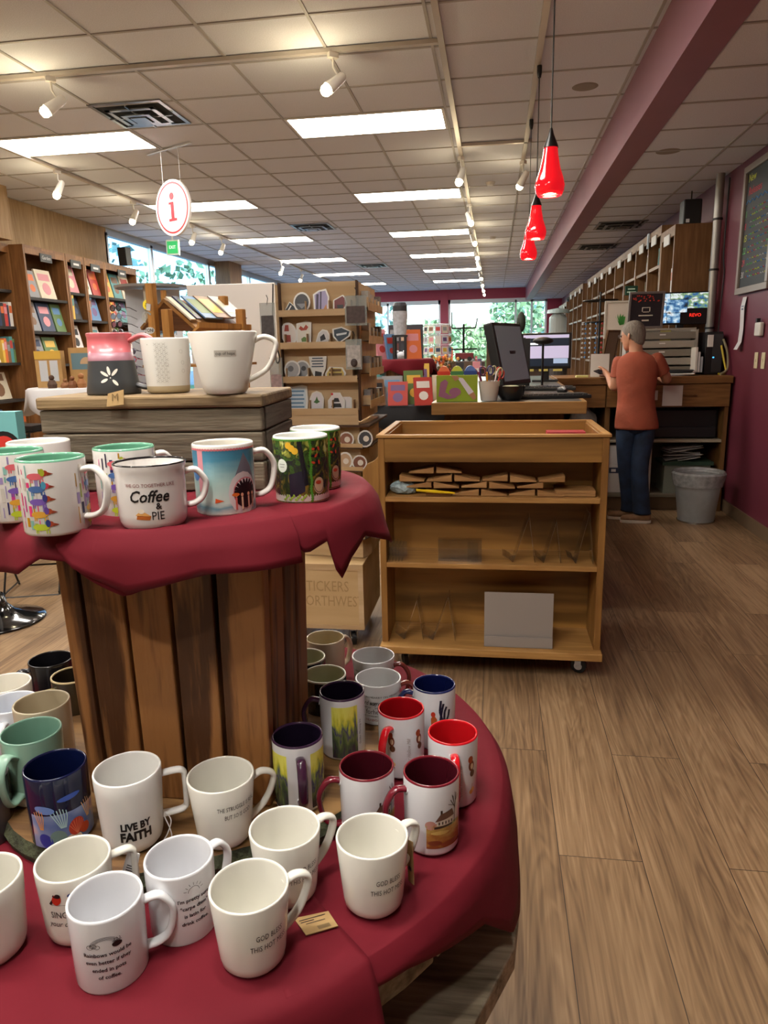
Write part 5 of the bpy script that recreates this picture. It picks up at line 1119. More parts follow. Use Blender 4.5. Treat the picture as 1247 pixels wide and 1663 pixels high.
# monitors
t = thing('touch_monitor', 'large black touchscreen monitor tilted back, seen from its side', 'monitor', (.13, 4.2, TZ + .001), math.radians(67))
R = RXm(-.22)
mb = MB().box(-.21, .21, -.02, .035, .06, .41); mb.v = [tuple(R @ Vector(v)) for v in mb.v]; mb.build('bezel', mat('#0f1013', .45), t, bevel=.008)
mb = MB().box(-.185, .185, -.0215, -.02, .085, .39); mb.v = [tuple(R @ Vector(v)) for v in mb.v]; mb.build('screen', mat('#6a727c', .25, emit=.12), t)
MB().box(-.1, .1, -.06, .12, 0, .012).box(-.04, .04, .03, .07, .01, .25).build('stand', mat('#101114', .4), t)
t = thing('pos_monitor', 'black monitor with a bright till program on screen at the far end of the counter', 'monitor', (.40, 5.95, TZ + .001), math.radians(-4))
MB().box(-.195, .195, -.012, .02, .10, .375).build('bezel', mat('#0e0f12', .3), t, bevel=.006)
scn = MB().box(-.175, .175, -.014, -.0125, .12, .36, 0).box(-.175, .175, -.0146, -.0141, .275, .335, 1).box(-.175, .175, -.0146, -.0141, .12, .18, 1).box(-.16, -.06, -.015, -.0147, .285, .30, 2).box(-.16, -.12, -.015, -.0147, .31, .325, 2).box(.06, .17, -.015, -.0147, .14, .178, 3)
scn.build('screen', [mat('#b0aac6', .4, emit=.75), mat('#101d2c', .4, emit=.6), mat('#e6ecf2', .4, emit=.9), mat('#8fa2bc', .4, emit=.8)], t)
MB().box(-.03, .03, .01, .04, .01, .2).box(-.1, .1, -.06, .1, 0, .012).build('stand', mat('#101114', .4), t)
for k in range(3): MB().box(-.16 + k * .11, -.09 + k * .11, -.016, -.013, .08, .098).build('sticky_note', mat('#cfc36a', .7), t)
o = thing('display_box', 'brown wooden upright box behind the touchscreen monitor on the counter', 'wooden box', (.02, 4.75, TZ + .001)); MB().box(-.07, .07, -.06, .06, 0, .33).build('box_body', wood('#6d5238', '#4a3622', 'z', 5, .6, 1), o, bevel=.003)
o = thing('wire_basket', 'black wire basket behind the monitors on the counter', 'basket', (-.03, 4.9, TZ + .34))
mb = MB()
for z in (0, .06): mb.tube([(.07 * math.cos(2 * PI * k / 12), .06 * math.sin(2 * PI * k / 12), z) for k in range(12)], .002, 5, closed=True)
for k in range(12): mb.tube([(.07 * math.cos(2 * PI * k / 12), .06 * math.sin(2 * PI * k / 12), 0), (.07 * math.cos(2 * PI * k / 12), .06 * math.sin(2 * PI * k / 12), .06)], .0015, 5)
mb.build('wires', blk, o); MB().box(-.06, .06, -.05, .05, -.34, -.335).tube([(0, 0, -.335), (0, 0, 0)], .004, 6).build('foot', blk, o)
sc_ = tag(MB().ball((0, 0, .06), .05, 0, 18, (1.4, .9, .5)).build('barcode_scanner', kb, loc=(.33, 5.2, TZ + .25), smooth='all'), 'black scanner head on a stalk above the counter monitors', 'scanner') 
MB().tube([(0, 0, -.25), (0, 0, .04)], .008, 8).box(-.04, .04, -.04, .04, -.25, -.242).build('stalk', kb, sc_)
tag(MB().ball((0, 0, .05), .03, 0, 16, (1, 1, 2.2)).tube([(0, 0, -.05), (0, 0, .03)], .006, 8).box(-.03, .03, -.03, .03, -.055, -.05).build('ornament', mat('#2a352a', .6), loc=(.17, 4.95, TZ + .38)), 'dark cone shaped ornament on top of the counter display', 'ornament')
tag(MB().box(.11, .23, 4.90, 5.02, TZ + .001, TZ + .325).build('counter_riser', mat('#1c1c1f', .5)), 'black riser box carrying the cone ornament', 'riser')

# ================================================================ WALL THINGS ON THE RIGHT
cb = thing('chalkboard', 'framed chalkboard with coloured chalk lettering New Releases on the burgundy wall', 'chalkboard', (1.975, 6.18, 2.29))
W2, H2 = .36, .485
MB().box(-.03, 0, -W2, W2, -H2, -H2 + .05).box(-.03, 0, -W2, W2, H2 - .05, H2).box(-.03, 0, -W2, -W2 + .05, -H2 + .05, H2 - .05).box(-.03, 0, W2 - .05, W2, -H2 + .05, H2 - .05).build('frame', mat('#8a8078', .4), cb, bevel=.004)
MB().box(-.012, 0, -W2 + .05, W2 - .05, -H2 + .05, H2 - .05).build('board', mat('#16181a', .6), cb)
yel, rdc, blc, grn, wht, orn = [mat(c, .8) for c in ('#d8e04a', '#c83a4a', '#4a8ac8', '#6ac86a', '#c8c8c8', '#d88a3a')]
CM = [yel, rdc, blc, grn, wht, orn]; q = MB(); X = -.0135
def flush():
    global q
    q.build('chalk_lettering', CM, cb); q = MB()
def chalk(s, size, u, v, mi): flat_text(q, s, size, (X, u, v), (0, -1, 0), (0, 0, 1), mi=mi, align='LEFT', shear=.15)
chalk('New', .085, .28, .385, 0); flush(); chalk('Releases', .085, .26, .285, 1); flush()
zz = [(X, .29 - k * .045, .20 + (.025 if k % 2 else 0)) for k in range(14)]; q.tube(zz, .003, 4, mi=2); flush()
rs = random.Random(12)
for k, (n_, mi) in enumerate((('1', 3), ('8', 1), ('15', 0), ('22', 3), ('29', 1), ('30', 4))):
    v = .12 - k * .092; chalk(n_, .07, .29, v, mi)
    for j in range(2):
        u = .17
        while u > -.27:
            w_ = rs.uniform(.015, .05); q.tube([(X, u, v + .02 - j * .04), (X, u - w_ / 2, v + .028 - j * .04), (X, u - w_, v + .018 - j * .04)], .0022, 4, mi=rs.choice((0, 1, 2, 4, 3))); u -= w_ + .014
    flush()
pipe = thing('pipe', 'grey vertical metal pipe with black straps beside the shelf end', 'pipe', (1.91, 7.05, 1.2)); MB().tube([(0, 0, 0), (0, 0, ZR - 1.2)], .036, 20).build('pipe_body', mat('#9b9a97', .35, .5), pipe, smooth=True)
for z in (1.27, .85, .35): MB().lathe([(.0365, z), (.042, z), (.042, z + .018), (.0365, z + .018)], 20).build('strap', blkrub, pipe)
tag(MB().tube(smooth_path([(1.965, 6.98, 2.8), (1.96, 6.97, 2.2), (1.97, 6.95, 2.0), (1.96, 6.95, 1.6), (1.965, 6.93, 1.2)], 6), .006, 6).build('cable', blkrub), 'black cable running down the wall beside the grey pipe', 'cable')
t = thing('receipt', 'long white receipt strip taped to the burgundy wall', 'paper strip', (1.972, 6.35, 1.7)); 
rp = [(0, .0, .08), (-.012, .0, .0), (-.006, .0, -.16), (-.012, .0, -.27), (-.035, .02, -.33)]
MB().add([(x, -.045 + dy, z) for x, dy, z in rp] + [(x, .045 + dy, z) for x, dy, z in rp], [(k, k + 1, k + 6, k + 5) for k in range(4)]).build('paper_strip', mat('#cfcfd4', .7), t).modifiers.new('t', 'SOLIDIFY').thickness = .001
q = MB(); q.box(-.0125, -.0115, -.03, .03, .005, .012).box(-.0135, -.0118, -.02, .02, -.02, -.008); q.build('printing', mat('#5a6a8a', .6), t)
t = thing('thermostat', 'small white thermostat box with black top on the burgundy wall', 'thermostat', (1.975, 5.93, 1.53)); MB().box(-.03, 0, -.06, .06, -.06, .04).build('case', mat('#d3cfc6', .4), t, bevel=.008); MB().box(-.034, -.01, .0, .03, .04, .07).build('knob', blkrub, t); MB().box(-.008, 0, .07, .11, -.03, .03).build('side_plate', mat('#a9a39c', .5), t)
for k, yy in enumerate((5.98, 5.83)):
    t = thing('light_switch', ['cream switch plate further along the wall under the thermostat', 'cream switch plate nearer the picture edge under the thermostat'][k], 'switch', (1.978, yy, 1.29), 0, 'wall switches'); MB().box(-.006, 0, -.035, .035, -.06, .06).build('plate', mat('#cfc3a0', .4), t, bevel=.003); MB().box(-.012, -.006, -.006, .006, -.012, .012).build('toggle', mat('#e4dabc', .4), t)
# ================================================================ THE WOMAN AT THE COUNTER
PX, PY = 1.13, 6.08
person = thing('person', 'woman with short grey hair in orange shirt, jeans and tan shoes holding a phone', 'person', (PX, PY, 0), 0)
skin = mat('#c08a6c', .55, noise=.12, nscale=30)
def loft(rings, n=20, close=(True, True), mi=0, mb=None):
    """rings: (centre, a axis vector, b axis vector) - smooth tube through ellipses"""
    mb = mb or MB(); o = len(mb.v)
    for c, a, b in rings:
        c, a, b = Vector(c), Vector(a), Vector(b)
        for k in range(n):
            q = 2 * PI * k / n; mb.v.append(tuple(c + a * math.cos(q) + b * math.sin(q)))
    m_ = len(rings)
    for i in range(m_ - 1):
        for k in range(n):
            k2 = (k + 1) % n; mb.f.append((o + i * n + k, o + i * n + k2, o + (i + 1) * n + k2, o + (i + 1) * n + k)); mb.m.append(mi)
    if close[0]: mb.f.append(tuple(o + k for k in range(n))[::-1]); mb.m.append(mi)
    if close[1]: mb.f.append(tuple(o + (m_ - 1) * n + k for k in range(n))); mb.m.append(mi)
    return mb
def sub(o, l=1):
    md = o.modifiers.new('sub', 'SUBSURF'); md.levels = l; md.render_levels = l; return o
# skeleton (local: x right in the picture, y away)
J = {'pelvis': (.005, .0, .86), 'belly': (.0, .01, 1.02), 'chest': (-.005, .02, 1.20), 'neck0': (-.01, .03, 1.35), 'neck1': (-.02, .045, 1.42), 'head': (-.035, .06, 1.50), 'crown': (-.035, .05, 1.575),
     'shL': (-.135, .05, 1.305), 'elL': (-.165, .05, 1.075), 'wrL': (-.19, .25, 1.185), 'haL': (-.205, .30, 1.205),
     'shR': (.145, .03, 1.315), 'elR': (.255, .10, 1.135), 'wrR': (.215, .32, 1.175), 'haR': (.19, .40, 1.172),
     'hipL': (-.07, .0, .82), 'knL': (-.055, .0, .46), 'anL': (.0, .06, .09), 'hipR': (.08, .0, .82), 'knR': (.04, -.05, .46), 'anR': (.075, -.06, .09)}
E_ = [('pelvis', 'belly'), ('belly', 'chest'), ('chest', 'neck0'), ('neck0', 'neck1'), ('neck1', 'head'), ('head', 'crown'), ('chest', 'shL'), ('shL', 'elL'), ('elL', 'wrL'), ('wrL', 'haL'), ('chest', 'shR'), ('shR', 'elR'), ('elR', 'wrR'), ('wrR', 'haR'), ('pelvis', 'hipL'), ('hipL', 'knL'), ('knL', 'anL'), ('pelvis', 'hipR'), ('hipR', 'knR'), ('knR', 'anR')]
RAD = {'pelvis': .12, 'belly': .115, 'chest': .115, 'neck0': .058, 'neck1': .05, 'head': .078, 'crown': .062, 'shL': .05, 'elL': .042, 'wrL': .026, 'haL': .034, 'shR': .052, 'elR': .042, 'wrR': .027, 'haR': .034, 'hipL': .085, 'knL': .056, 'anL': .037, 'hipR': .085, 'knR': .056, 'anR': .037}
names = list(J); V_ = [J[n] for n in names]; E2 = [(names.index(a), names.index(b)) for a, b in E_]; R_ = [RAD[n] for n in names]
def finger(root, pts, r):
    i = names.index(root)
    for k, p in enumerate(pts): V_.append(p); R_.append(r * (1 - .12 * k)); E2.append((i, len(V_) - 1)); i = len(V_) - 1
hL = Vector(J['haL']); hR = Vector(J['haR'])
for k in range(4): finger('haL', [tuple(hL + Vector((-.004 + .006 * k, .03, .018 - .017 * k))), tuple(hL + Vector((-.022, .055 - .004 * k, .022 - .018 * k))), tuple(hL + Vector((-.045, .045, .024 - .018 * k)))], .0095)
finger('haL', [tuple(hL + Vector((-.02, -.005, .03))), tuple(hL + Vector((-.04, .012, .042))), tuple(hL + Vector((-.055, .03, .045)))], .0105)
for k in range(4): finger('haR', [tuple(hR + Vector((-.03 + .018 * k, .045, .0))), tuple(hR + Vector((-.036 + .02 * k, .07, .004))), tuple(hR + Vector((-.038 + .02 * k, .09, -.004)))], .0095)
finger('haR', [tuple(hR + Vector((-.045, .0, .0))), tuple(hR + Vector((-.06, .025, .0)))], .0105)
me = bpy.data.meshes.new('body'); me.from_pydata(V_, E2, []); body = bpy.data.objects.new('body', me); COL.objects.link(body); body.parent = person; me.materials.append(skin)
sk = body.modifiers.new('skin', 'SKIN'); sk.use_smooth_shade = True
for i, sv in enumerate(me.skin_vertices[0].data): sv.radius = (R_[i], R_[i] * (.82 if i < 3 else 1)); sv.use_root = (i == 0)
sub(body, 2)
# face: nose, ears, eyes looking down and left
hc = Vector((-.04, .075, 1.502)); look = Vector((-.75, .62, -.2)).normalized(); up_v = (Vector((0, 0, 1)) - look * look.z).normalized(); sdv = look.cross(up_v)
fm = MB(); rings = []
for t_, a_, b_, off in ((-.115, .03, .03, .045), (-.095, .052, .058, .03), (-.05, .068, .078, .012), (0, .074, .09, 0), (.04, .072, .09, -.004), (.08, .05, .062, -.006), (.098, .012, .016, -.006)):
    rings.append((hc + up_v * t_ + look * off, sdv * a_, look * b_))
loft(rings, 24, mb=fm)
nose = hc + look * .092 + up_v * -.012; fm.tube([nose + up_v * .03 - look * .01, nose + up_v * .005 + look * .006, nose - up_v * .012 + look * .014, nose - up_v * .02 - look * .006], [.006, .009, .012, .008], 8)
for s_ in (-1, 1): fm.ball(tuple(hc + sdv * s_ * .074 - up_v * .01 - look * .008), .024, 0, 12, (.45, .9, 1.2))
hd = sub(fm.build('head_skin', skin, person, smooth='all'), 1)
em = MB(); 
for s_ in (-1, 1): em.ball(tuple(hc + sdv * s_ * .03 + look * .082 + up_v * .008), .009, 0, 10)
em.build('eyes', mat('#3a3030', .3), person)
mm_ = MB().tube([hc + sdv * .02 + look * .078 - up_v * .052, hc + look * .088 - up_v * .054, hc - sdv * .02 + look * .078 - up_v * .052], .005, 6); mm_.build('mouth', mat('#9a5a50', .5), person)
gl = MB()
for s_ in (-1, 1): gl.tube([hc + sdv * (s_ * .03 + .02 * math.cos(a)) + look * .096 + up_v * (.008 + .015 * math.sin(a)) for a in [2 * PI * k / 14 for k in range(14)]], .0016, 5, closed=True).tube([hc + sdv * s_ * .05 + look * .094 + up_v * .012, hc + sdv * s_ * .076 + look * .0 + up_v * .01], .0016, 5)
gl.build('eyeglasses', mat('#8a8a8c', .3, .8), person)
# hair: short cap, longer at nape
hm = MB(); rings = []; back = -look
for t_, a_, b_, off in ((-.10, .036, .034, -.030), (-.085, .052, .048, -.034), (-.05, .068, .066, -.028), (0, .082, .084, -.022), (.04, .085, .09, -.014), (.075, .072, .078, -.012), (.10, .048, .052, -.012), (.112, .014, .016, -.012)):
    rings.append((hc + up_v * t_ + look * off, sdv * a_, look * b_))
loft(rings, 40, mb=hm)
hair_m = mat('#8c8378', .65, noise=.45, nscale=34, stretch=(3, 3, .5), bump=.7, bscale=120)
sub(hm.build('hair', hair_m, person, smooth='all'), 1)
# shirt with short sleeves
sm = mat('#a4523a', .85, noise=.25, nscale=8, bump=.8, bscale=13)
sh = MB(); rings = []
rs = random.Random(3)
for z, cx, cy, a, b in ((.765, .012, -.005, .172, .128), (.80, .01, -.005, .170, .127), (.88, .006, 0, .160, .122), (.96, .0, .003, .144, .113), (1.04, -.002, .006, .140, .110), (1.12, -.004, .01, .154, .114), (1.20, -.004, .012, .162, .114), (1.27, -.004, .018, .166, .106), (1.315, -.004, .024, .150, .092), (1.345, -.008, .03, .105, .075), (1.365, -.012, .034, .068, .058), (1.372, -.012, .036, .055, .052)):
    rings.append(((cx, cy, z), (a, .02, 0), (-.02, b, 0)))
loft(rings, 48, close=(False, False), mb=sh)
sh.v = [(x + .005 * math.sin(z * 38 + y * 22 + x * 14), y + .006 * math.sin(z * 30 + x * 26) * (1.1 - min(1, abs(z - 1.0) * 2)), z) for x, y, z in sh.v]
for s_, S1, E1 in ((-1, 'shL', 'elL'), (1, 'shR', 'elR')):
    a, b = Vector(J[S1]), Vector(J[E1]); d = (b - a).normalized(); side = Vector((0, 1, 0)); side = (side - d * side.dot(d)).normalized(); nrm = d.cross(side)
    rr = [(-.035, .045, .05), (.0, .062, .066), (.05, .066, .068), (.10, .062, .064), (.135, .064, .066), (.138, .061, .063)]
    loft([(a + d * t_ - Vector((s_ * .012, 0, 0)), side * p_, nrm * q_) for t_, p_, q_ in rr], 24, close=(True, False), mb=sh)
o = sub(sh.build('shirt', sm, person, smooth='all'), 1); md = o.modifiers.new('t', 'SOLIDIFY'); md.thickness = .004
# jeans
jm = mat('#1f3350', .85, noise=.4, nscale=9, bump=.8, bscale=14, hex2='#111c2e')
jn = MB()
loft([((.008, .0, .92), (.145, 0, 0), (0, .112, 0)), ((.008, .0, .84), (.155, 0, 0), (0, .12, 0)), ((.008, -.002, .77), (.150, 0, 0), (0, .12, 0)), ((.006, -.003, .72), (.10, 0, 0), (0, .10, 0))], 28, mb=jn)
for s_, pts in ((-1, ((-.062, .0, .82, .088, .108), (-.062, .005, .70, .083, .096), (-.058, .01, .58, .074, .084), (-.05, .01, .46, .066, .074), (-.03, .03, .33, .062, .07), (-.008, .05, .20, .062, .068), (.0, .055, .10, .064, .072), (.002, .055, .075, .066, .074))), (1, ((.078, -.005, .82, .086, .108), (.070, -.02, .70, .082, .096), (.055, -.04, .58, .074, .084), (.045, -.05, .46, .067, .075), (.055, -.055, .33, .063, .07), (.068, -.06, .20, .062, .068), (.078, -.06, .10, .065, .072), (.08, -.06, .075, .067, .074)))):
    loft([((x, y, z), (a, 0, 0), (0, b, 0)) for x, y, z, a, b in pts], 24, close=(True, False), mb=jn)
jn.v = [(x + .005 * math.sin(z * 55 + y * 30), y + .004 * math.sin(z * 70 + x * 40), z) for x, y, z in jn.v]
o = sub(jn.build('jeans', jm, person, smooth='all'), 1); md = o.modifiers.new('t', 'SOLIDIFY'); md.thickness = .004
# shoes pointing left
def shoe(x, y, rz):
    prof = [(-.115, .022, .024), (-.10, .034, .036), (-.06, .043, .042), (-.01, .042, .052), (.04, .039, .075), (.08, .038, .085), (.105, .030, .085), (.118, .016, .07)]
    up = MB(); loft([((dx, 0, .02 + h * .42), (0, w, 0), (0, 0, h * .58)) for dx, w, h in prof], 20, mb=up)
    up.v = [(a, b, max(c, .018)) for a, b, c in up.v]
    s = up.build('shoe', mat('#8a6a4e', .7, noise=.2, nscale=40), person, loc=(x, y, 0), rot=(0, 0, rz), smooth='all')
    so_ = MB().prism([(dx - .004 if dx < 0 else dx + .004, w * 1.08) for dx, w, h in prof] + [(dx + (.004 if dx > 0 else -.004), -w * 1.08) for dx, w, h in prof[::-1]], 0.001, .024); so_.build('sole', mat('#cfc9bf', .6), s, bevel=.003)
shoe(.03, -.075, math.radians(-6)); shoe(-.055, .05, math.radians(-10))
t = thing('phone', 'dark smartphone held in the left hand of the woman', 'phone', tuple(Vector((PX, PY, 0)) + hL + Vector((-.035, .022, .008))), .5)
mb = MB().box(-.035, .035, -.004, .004, -.06, .06, 0, RXm(-1.15) @ RYm(1.2)); mb.build('case', mat('#1a1c26', .25), t, bevel=.003)

# ================================================================ STICKER RACK
birch = wood('#cdb490', '#b6986f', 'x', 3, .6, 1.2, .04, 3, .7); burnt = mat('#4a3222', .8)
sr = thing('sticker_rack', 'tall birch plywood spinning rack full of vinyl stickers on a square base with casters', 'display rack', (0, 0, 0))
SX0, SX1, SY = -.985, -.625, 3.33
MB().box(SX0, SX1, SY + .05, SY + .058, 1.10, 1.735).build('back_panel', birch, sr)
shz = [(1.60, .075), (1.455, .075), (1.30, .075), (1.15, .075)]
for z, h in shz:
    MB().box(SX0, SX1, SY, SY + .05, z - .004, z).build('shelf', burnt, sr)
    MB().box(SX0, SX1, SY - .004, SY, z - .018, z + .012).build('shelf_lip', birch, sr)
    for u in (.02, .125, .235, .335): MB().box(SX0 + u, SX0 + u + .003, SY, SY + .05, z, z + .05).build('divider', birch, sr)
for x in (SX0 - .004, SX1): MB().box(x, x + .005, SY + .012, SY + .06, 1.10, 1.735).build('side_upright', burnt, sr)
MB().prism([(SX1 - .006, SY + .062), (SX1 + .005, SY + .062), (SX1 + .005, SY + .53), (SX1 - .006, SY + .53)], 1.10, 1.73).build('side_panel', birch, sr)
MB().box(SX0 + .02, SX1 - .02, SY + .5, SY + .508, 1.1, 1.74).build('back_panel', birch, sr); MB().box(SX0 - .03, SX0 - .02, SY + .06, SY + .5, 1.1, 1.73).build('side_panel', birch, sr)
for z in (1.62, 1.47, 1.32, 1.17):
    MB().prism([(SX1 + .006, SY + .062), (SX1 + .045, SY + .07), (SX1 + .045, SY + .5), (SX1 + .006, SY + .5)], z - .004, z).build('shelf', burnt, sr)
    MB().prism([(SX1 + .045, SY + .07), (SX1 + .049, SY + .07), (SX1 + .049, SY + .5), (SX1 + .045, SY + .5)], z - .015, z + .022).build('shelf_lip', birch, sr)
    for k in range(4): MB().box(SX1 + .006, SX1 + .045, SY + .09 + k * .11, SY + .095 + k * .11, z, z + .045).build('divider', birch, sr)
MB().box(SX0 - .03, SX1 + .055, SY - .02, SY + .55, 1.075, 1.085).build('turntable', burnt, sr)
MB().box(SX0 + .0, SX1, SY - .005, SY + .0, 1.085, 1.13).build('front_lip', birch, sr)
for z in (.98, .87, .76, .65, .54):
    MB().prism([(SX0 + .02, SY + .02), (SX1 + .02, SY - .03), (SX1 + .05, SY + .06), (SX1 + .05, SY + .45), (SX0, SY + .45)], z - .006, z).build('shelf', burnt, sr)
    MB().prism([(SX0 + .05, SY + .06), (SX1 + .0, SY + .02), (SX1 + .03, SY + .10), (SX1 + .03, SY + .4), (SX0 + .03, SY + .4)], z, z + .11).build('core_panel', birch, sr)
    MB().prism([(SX0 + .02, SY + .02), (SX1 + .02, SY - .03), (SX1 + .02, SY - .027), (SX0 + .02, SY + .023)], z, z + .018).build('shelf_lip', birch, sr)
MB().prism([(SX0 + .05, SY + .06), (SX1 + .0, SY + .02), (SX1 + .03, SY + .10), (SX1 + .03, SY + .4), (SX0 + .03, SY + .4)], .43, .54).build('core_panel', birch, sr)
ba = MB().box(SX0 - .08, SX1 + .015, SY - .08, SY + .42, .095, .425); ba.build('base_box', wood('#cdb184', '#b8986a', 'x', 2.2, .6, 2.5, .03, 9, .5), sr, bevel=.003)
MB().box(SX0 - .08, SX1 + .015, SY - .085, SY - .08, .395, .425).box(SX1 - .01, SX1 + .015, SY - .085, SY - .08, .095, .395).box(SX0 - .08, SX1 - .01, SY - .085, SY - .08, .095, .115).build('base_trim', birch, sr)
q = MB(); eng = mat('#a98d62', .8)
flat_text(q, 'STICKERS', .075, (-.80, SY - .0812, .31), (1, 0, 0), (0, 0, 1), sx=.75); flat_text(q, 'NORTHWEST', .075, (-.775, SY - .0812, .235), (1, 0, 0), (0, 0, 1), sx=.72); q.build('engraved_lettering', eng, sr)
for (x, y) in ((SX1 - .05, SY - .04), (SX1 - .05, SY + .36), (SX0 - .03, SY - .04), (SX0 - .03, SY + .36)): caster(sr, x, y, .0345, 1.0, .4)
white_st = mat('#dcdcd8', .4)
def blob(n, f): return [f(2 * PI * k / n) for k in range(n)]
def sticker(label, x, z, shape, cols_, y=None, s=1.15, inner=(), group=None, rz=0, name='sticker'):
    """shape in metres (x, z from its foot); white border with a coloured picture inside"""
    y = SY + .028 if y is None else y
    t = thing(name, label, 'sticker', (x, y, z + .0005), rz, group); R = RXm(-.12)
    zmin = min(p[1] for p in shape)
    mb = MB().prism([(px * s, (pz - zmin) * s) for px, pz in shape], -.001, .001, 'y'); mb.v = [tuple(R @ Vector(v)) for v in mb.v]; mb.build('backing', white_st, t)
    cx = sum(p[0] for p in shape) / len(shape); cz = sum(p[1] for p in shape) / len(shape)
    q = MB(); q.add([(((px - cx) * .82 + cx) * s, -.0014, ((pz - cz) * .82 + cz - zmin) * s) for px, pz in shape], [tuple(range(len(shape)))], 0)
    for k, (pts, mi) in enumerate(inner): q.add([(px * s, -.0018 - .0001 * k, (pz - zmin) * s) for px, pz in pts], [tuple(range(len(pts)))], mi)
    q.v = [tuple(R @ Vector(v)) for v in q.v]; q.build('picture', [mat(c, .45) for c in cols_], t); return t
circ = lambda r, cx=0, cz=0, n=18, e=1: [(cx + r * math.cos(2 * PI * k / n), cz + r * e * math.sin(2 * PI * k / n)) for k in range(n)]
def bars(w, z0, dz, n, h=.005): return [([(-w / 2 * (1 - .12 * (k % 2)), z0 + k * dz), (w / 2 * (1 - .12 * (k % 2)), z0 + k * dz), (w / 2 * (1 - .12 * (k % 2)), z0 + k * dz + h), (-w / 2 * (1 - .12 * (k % 2)), z0 + k * dz + h)], 1) for k in range(n)]
X0 = SX0
sticker('mountain and wave shaped dark sticker on the top shelf of the rack', X0 + .05, 1.60, [(-.04, 0), (.03, 0), (.035, .02), (.012, .03), (-.005, .045), (-.02, .02)], ['#30343c', '#dcdcd8'], inner=[([(-.015, .008), (0, .03), (.004, .028), (-.01, .006)], 1)])
sticker('round dark sticker with a mountain on the top shelf of the rack', X0 + .105, 1.60, circ(.035, 0, .035, 18, 1.15), ['#45484d', '#7a7f86'], inner=[([(-.022, .03), (.022, .03), (.0, .01)], 1)], y=SY + .02)
sticker('tall lavender layered sticker in the middle of the top shelf', X0 + .195, 1.60, [(-.03, 0), (.03, 0), (.032, .06), (.02, .09), (-.01, .085), (-.034, .07)], ['#9a94b8', '#4a4458', '#c08a5a'], inner=[([(-.022, .01), (-.012, .01), (-.010, .07), (-.02, .07)], 1), ([(-.006, .01), (.0, .01), (.002, .08), (-.004, .08)], 1), ([(.006, .006), (.024, .006), (.02, .03)], 2)])
sticker('dark red and black sticker at the right of the top shelf', X0 + .285, 1.60, [(-.03, 0), (.012, 0), (.028, .03), (.02, .055), (.01, .065), (-.01, .055), (-.03, .045)], ['#6a2a30', '#23252a'], inner=[([(-.012, .004), (.010, .004), (.012, .026), (-.014, .026)], 1)])
sticker('white oval sticker with red figures at the left of the second shelf', X0 + .035, 1.455, [(p[0] + .12 * (.04 - p[1]), p[1]) for p in circ(.034, 0, .045, 18, 1.35)], ['#ddd6d0', '#9a3a2a'], inner=[([(-.02, .055), (0, .055), (-.002, .08), (-.016, .08)], 1), ([(-.015, .012), (.008, .012), (.006, .04), (-.014, .04)], 1)])
sticker('white sticker with red maple leaves and green leaf on the second shelf', X0 + .105, 1.455, [(-.03, 0), (.03, 0), (.033, .09), (.01, .095), (-.03, .085)], ['#d8d4c8', '#a8402a', '#5a7a3a'], inner=[([(-.02, .065), (-.012, .075), (0, .066), (.01, .08), (.02, .07), (.012, .058), (-.01, .056)], 1), ([(-.008, .012), (.012, .012), (.016, .026), (.002, .032), (-.01, .024)], 2)])
sticker('black and white floral bird sticker on the second shelf', X0 + .195, 1.455, [(-.03, .005), (-.01, 0), (.02, .004), (.033, .03), (.02, .055), (0, .06), (-.018, .045)], ['#c9c9c9', '#222226'], inner=[([(-.008, .012), (.014, .02), (.006, .042), (-.01, .03)], 1)])
sticker('navy shield shaped sticker at the right of the second shelf', X0 + .285, 1.455, [(-.038, .06), (-.036, .03), (-.012, 0), (.034, .03), (.04, .05), (0, .068)], ['#2a3a48', '#c8d0d4'], inner=[([(-.022, .04), (.022, .046), (.02, .038), (-.02, .032)], 1)])
sticker('round grey globe sticker at the left of the third shelf', X0 + .045, 1.30, circ(.034, 0, .04, 18, 1.1), ['#a8aaac', '#6a6c70'], inner=[(circ(.012, -.006, .044), 1)], y=SY + .018)
sticker('taller grey round sticker behind the globe sticker', X0 + .088, 1.30, circ(.034, 0, .062, 18, 1.1) , ['#96989c', '#4a4c50'], inner=[(circ(.01, .006, .066), 1)], y=SY + .04)
sticker('white lettered sticker with a black bird in the middle of the third shelf', X0 + .165, 1.30, [(-.012, 0), (.018, 0), (.034, .04), (.038, .088), (-.036, .088), (-.03, .04)], ['#dcdcd8', '#4a5a6a', '#1c1c1e'], inner=bars(.05, .045, .011, 4) + [([(-.012, .008), (.016, .008), (.018, .024), (-.01, .03)], 2)])
sticker('gold lettered wide sticker at the right of the third shelf', X0 + .25, 1.30, [(-.042, .0), (.042, .0), (.044, .02), (.03, .042), (-.025, .046), (-.044, .018)], ['#cdb45c', '#6a4a1c'], inner=bars(.055, .01, .016, 2, .01))
sticker('square blue and white lettered sticker at the left of the bottom shelf', X0 + .06, 1.15, [(-.042, 0), (.042, 0), (.046, .04), (.042, .10), (.02, .105), (-.02, .098), (-.042, .105), (-.046, .06)], ['#c4d4e0', '#5f86a8'], inner=bars(.06, .012, .016, 5, .007))
sticker('ghost shaped white sticker with a green plant on the bottom shelf', X0 + .155, 1.15, [(-.028, .004), (.0, .0), (.028, .004), (.03, .05), (.02, .072), (0, .08), (-.02, .072), (-.03, .05)], ['#d8d6dc', '#3f6a34', '#1c1c1e'], inner=[([(-.014, .034), (0, .028), (.014, .036), (.006, .042), (0, .058), (-.006, .042)], 1)])
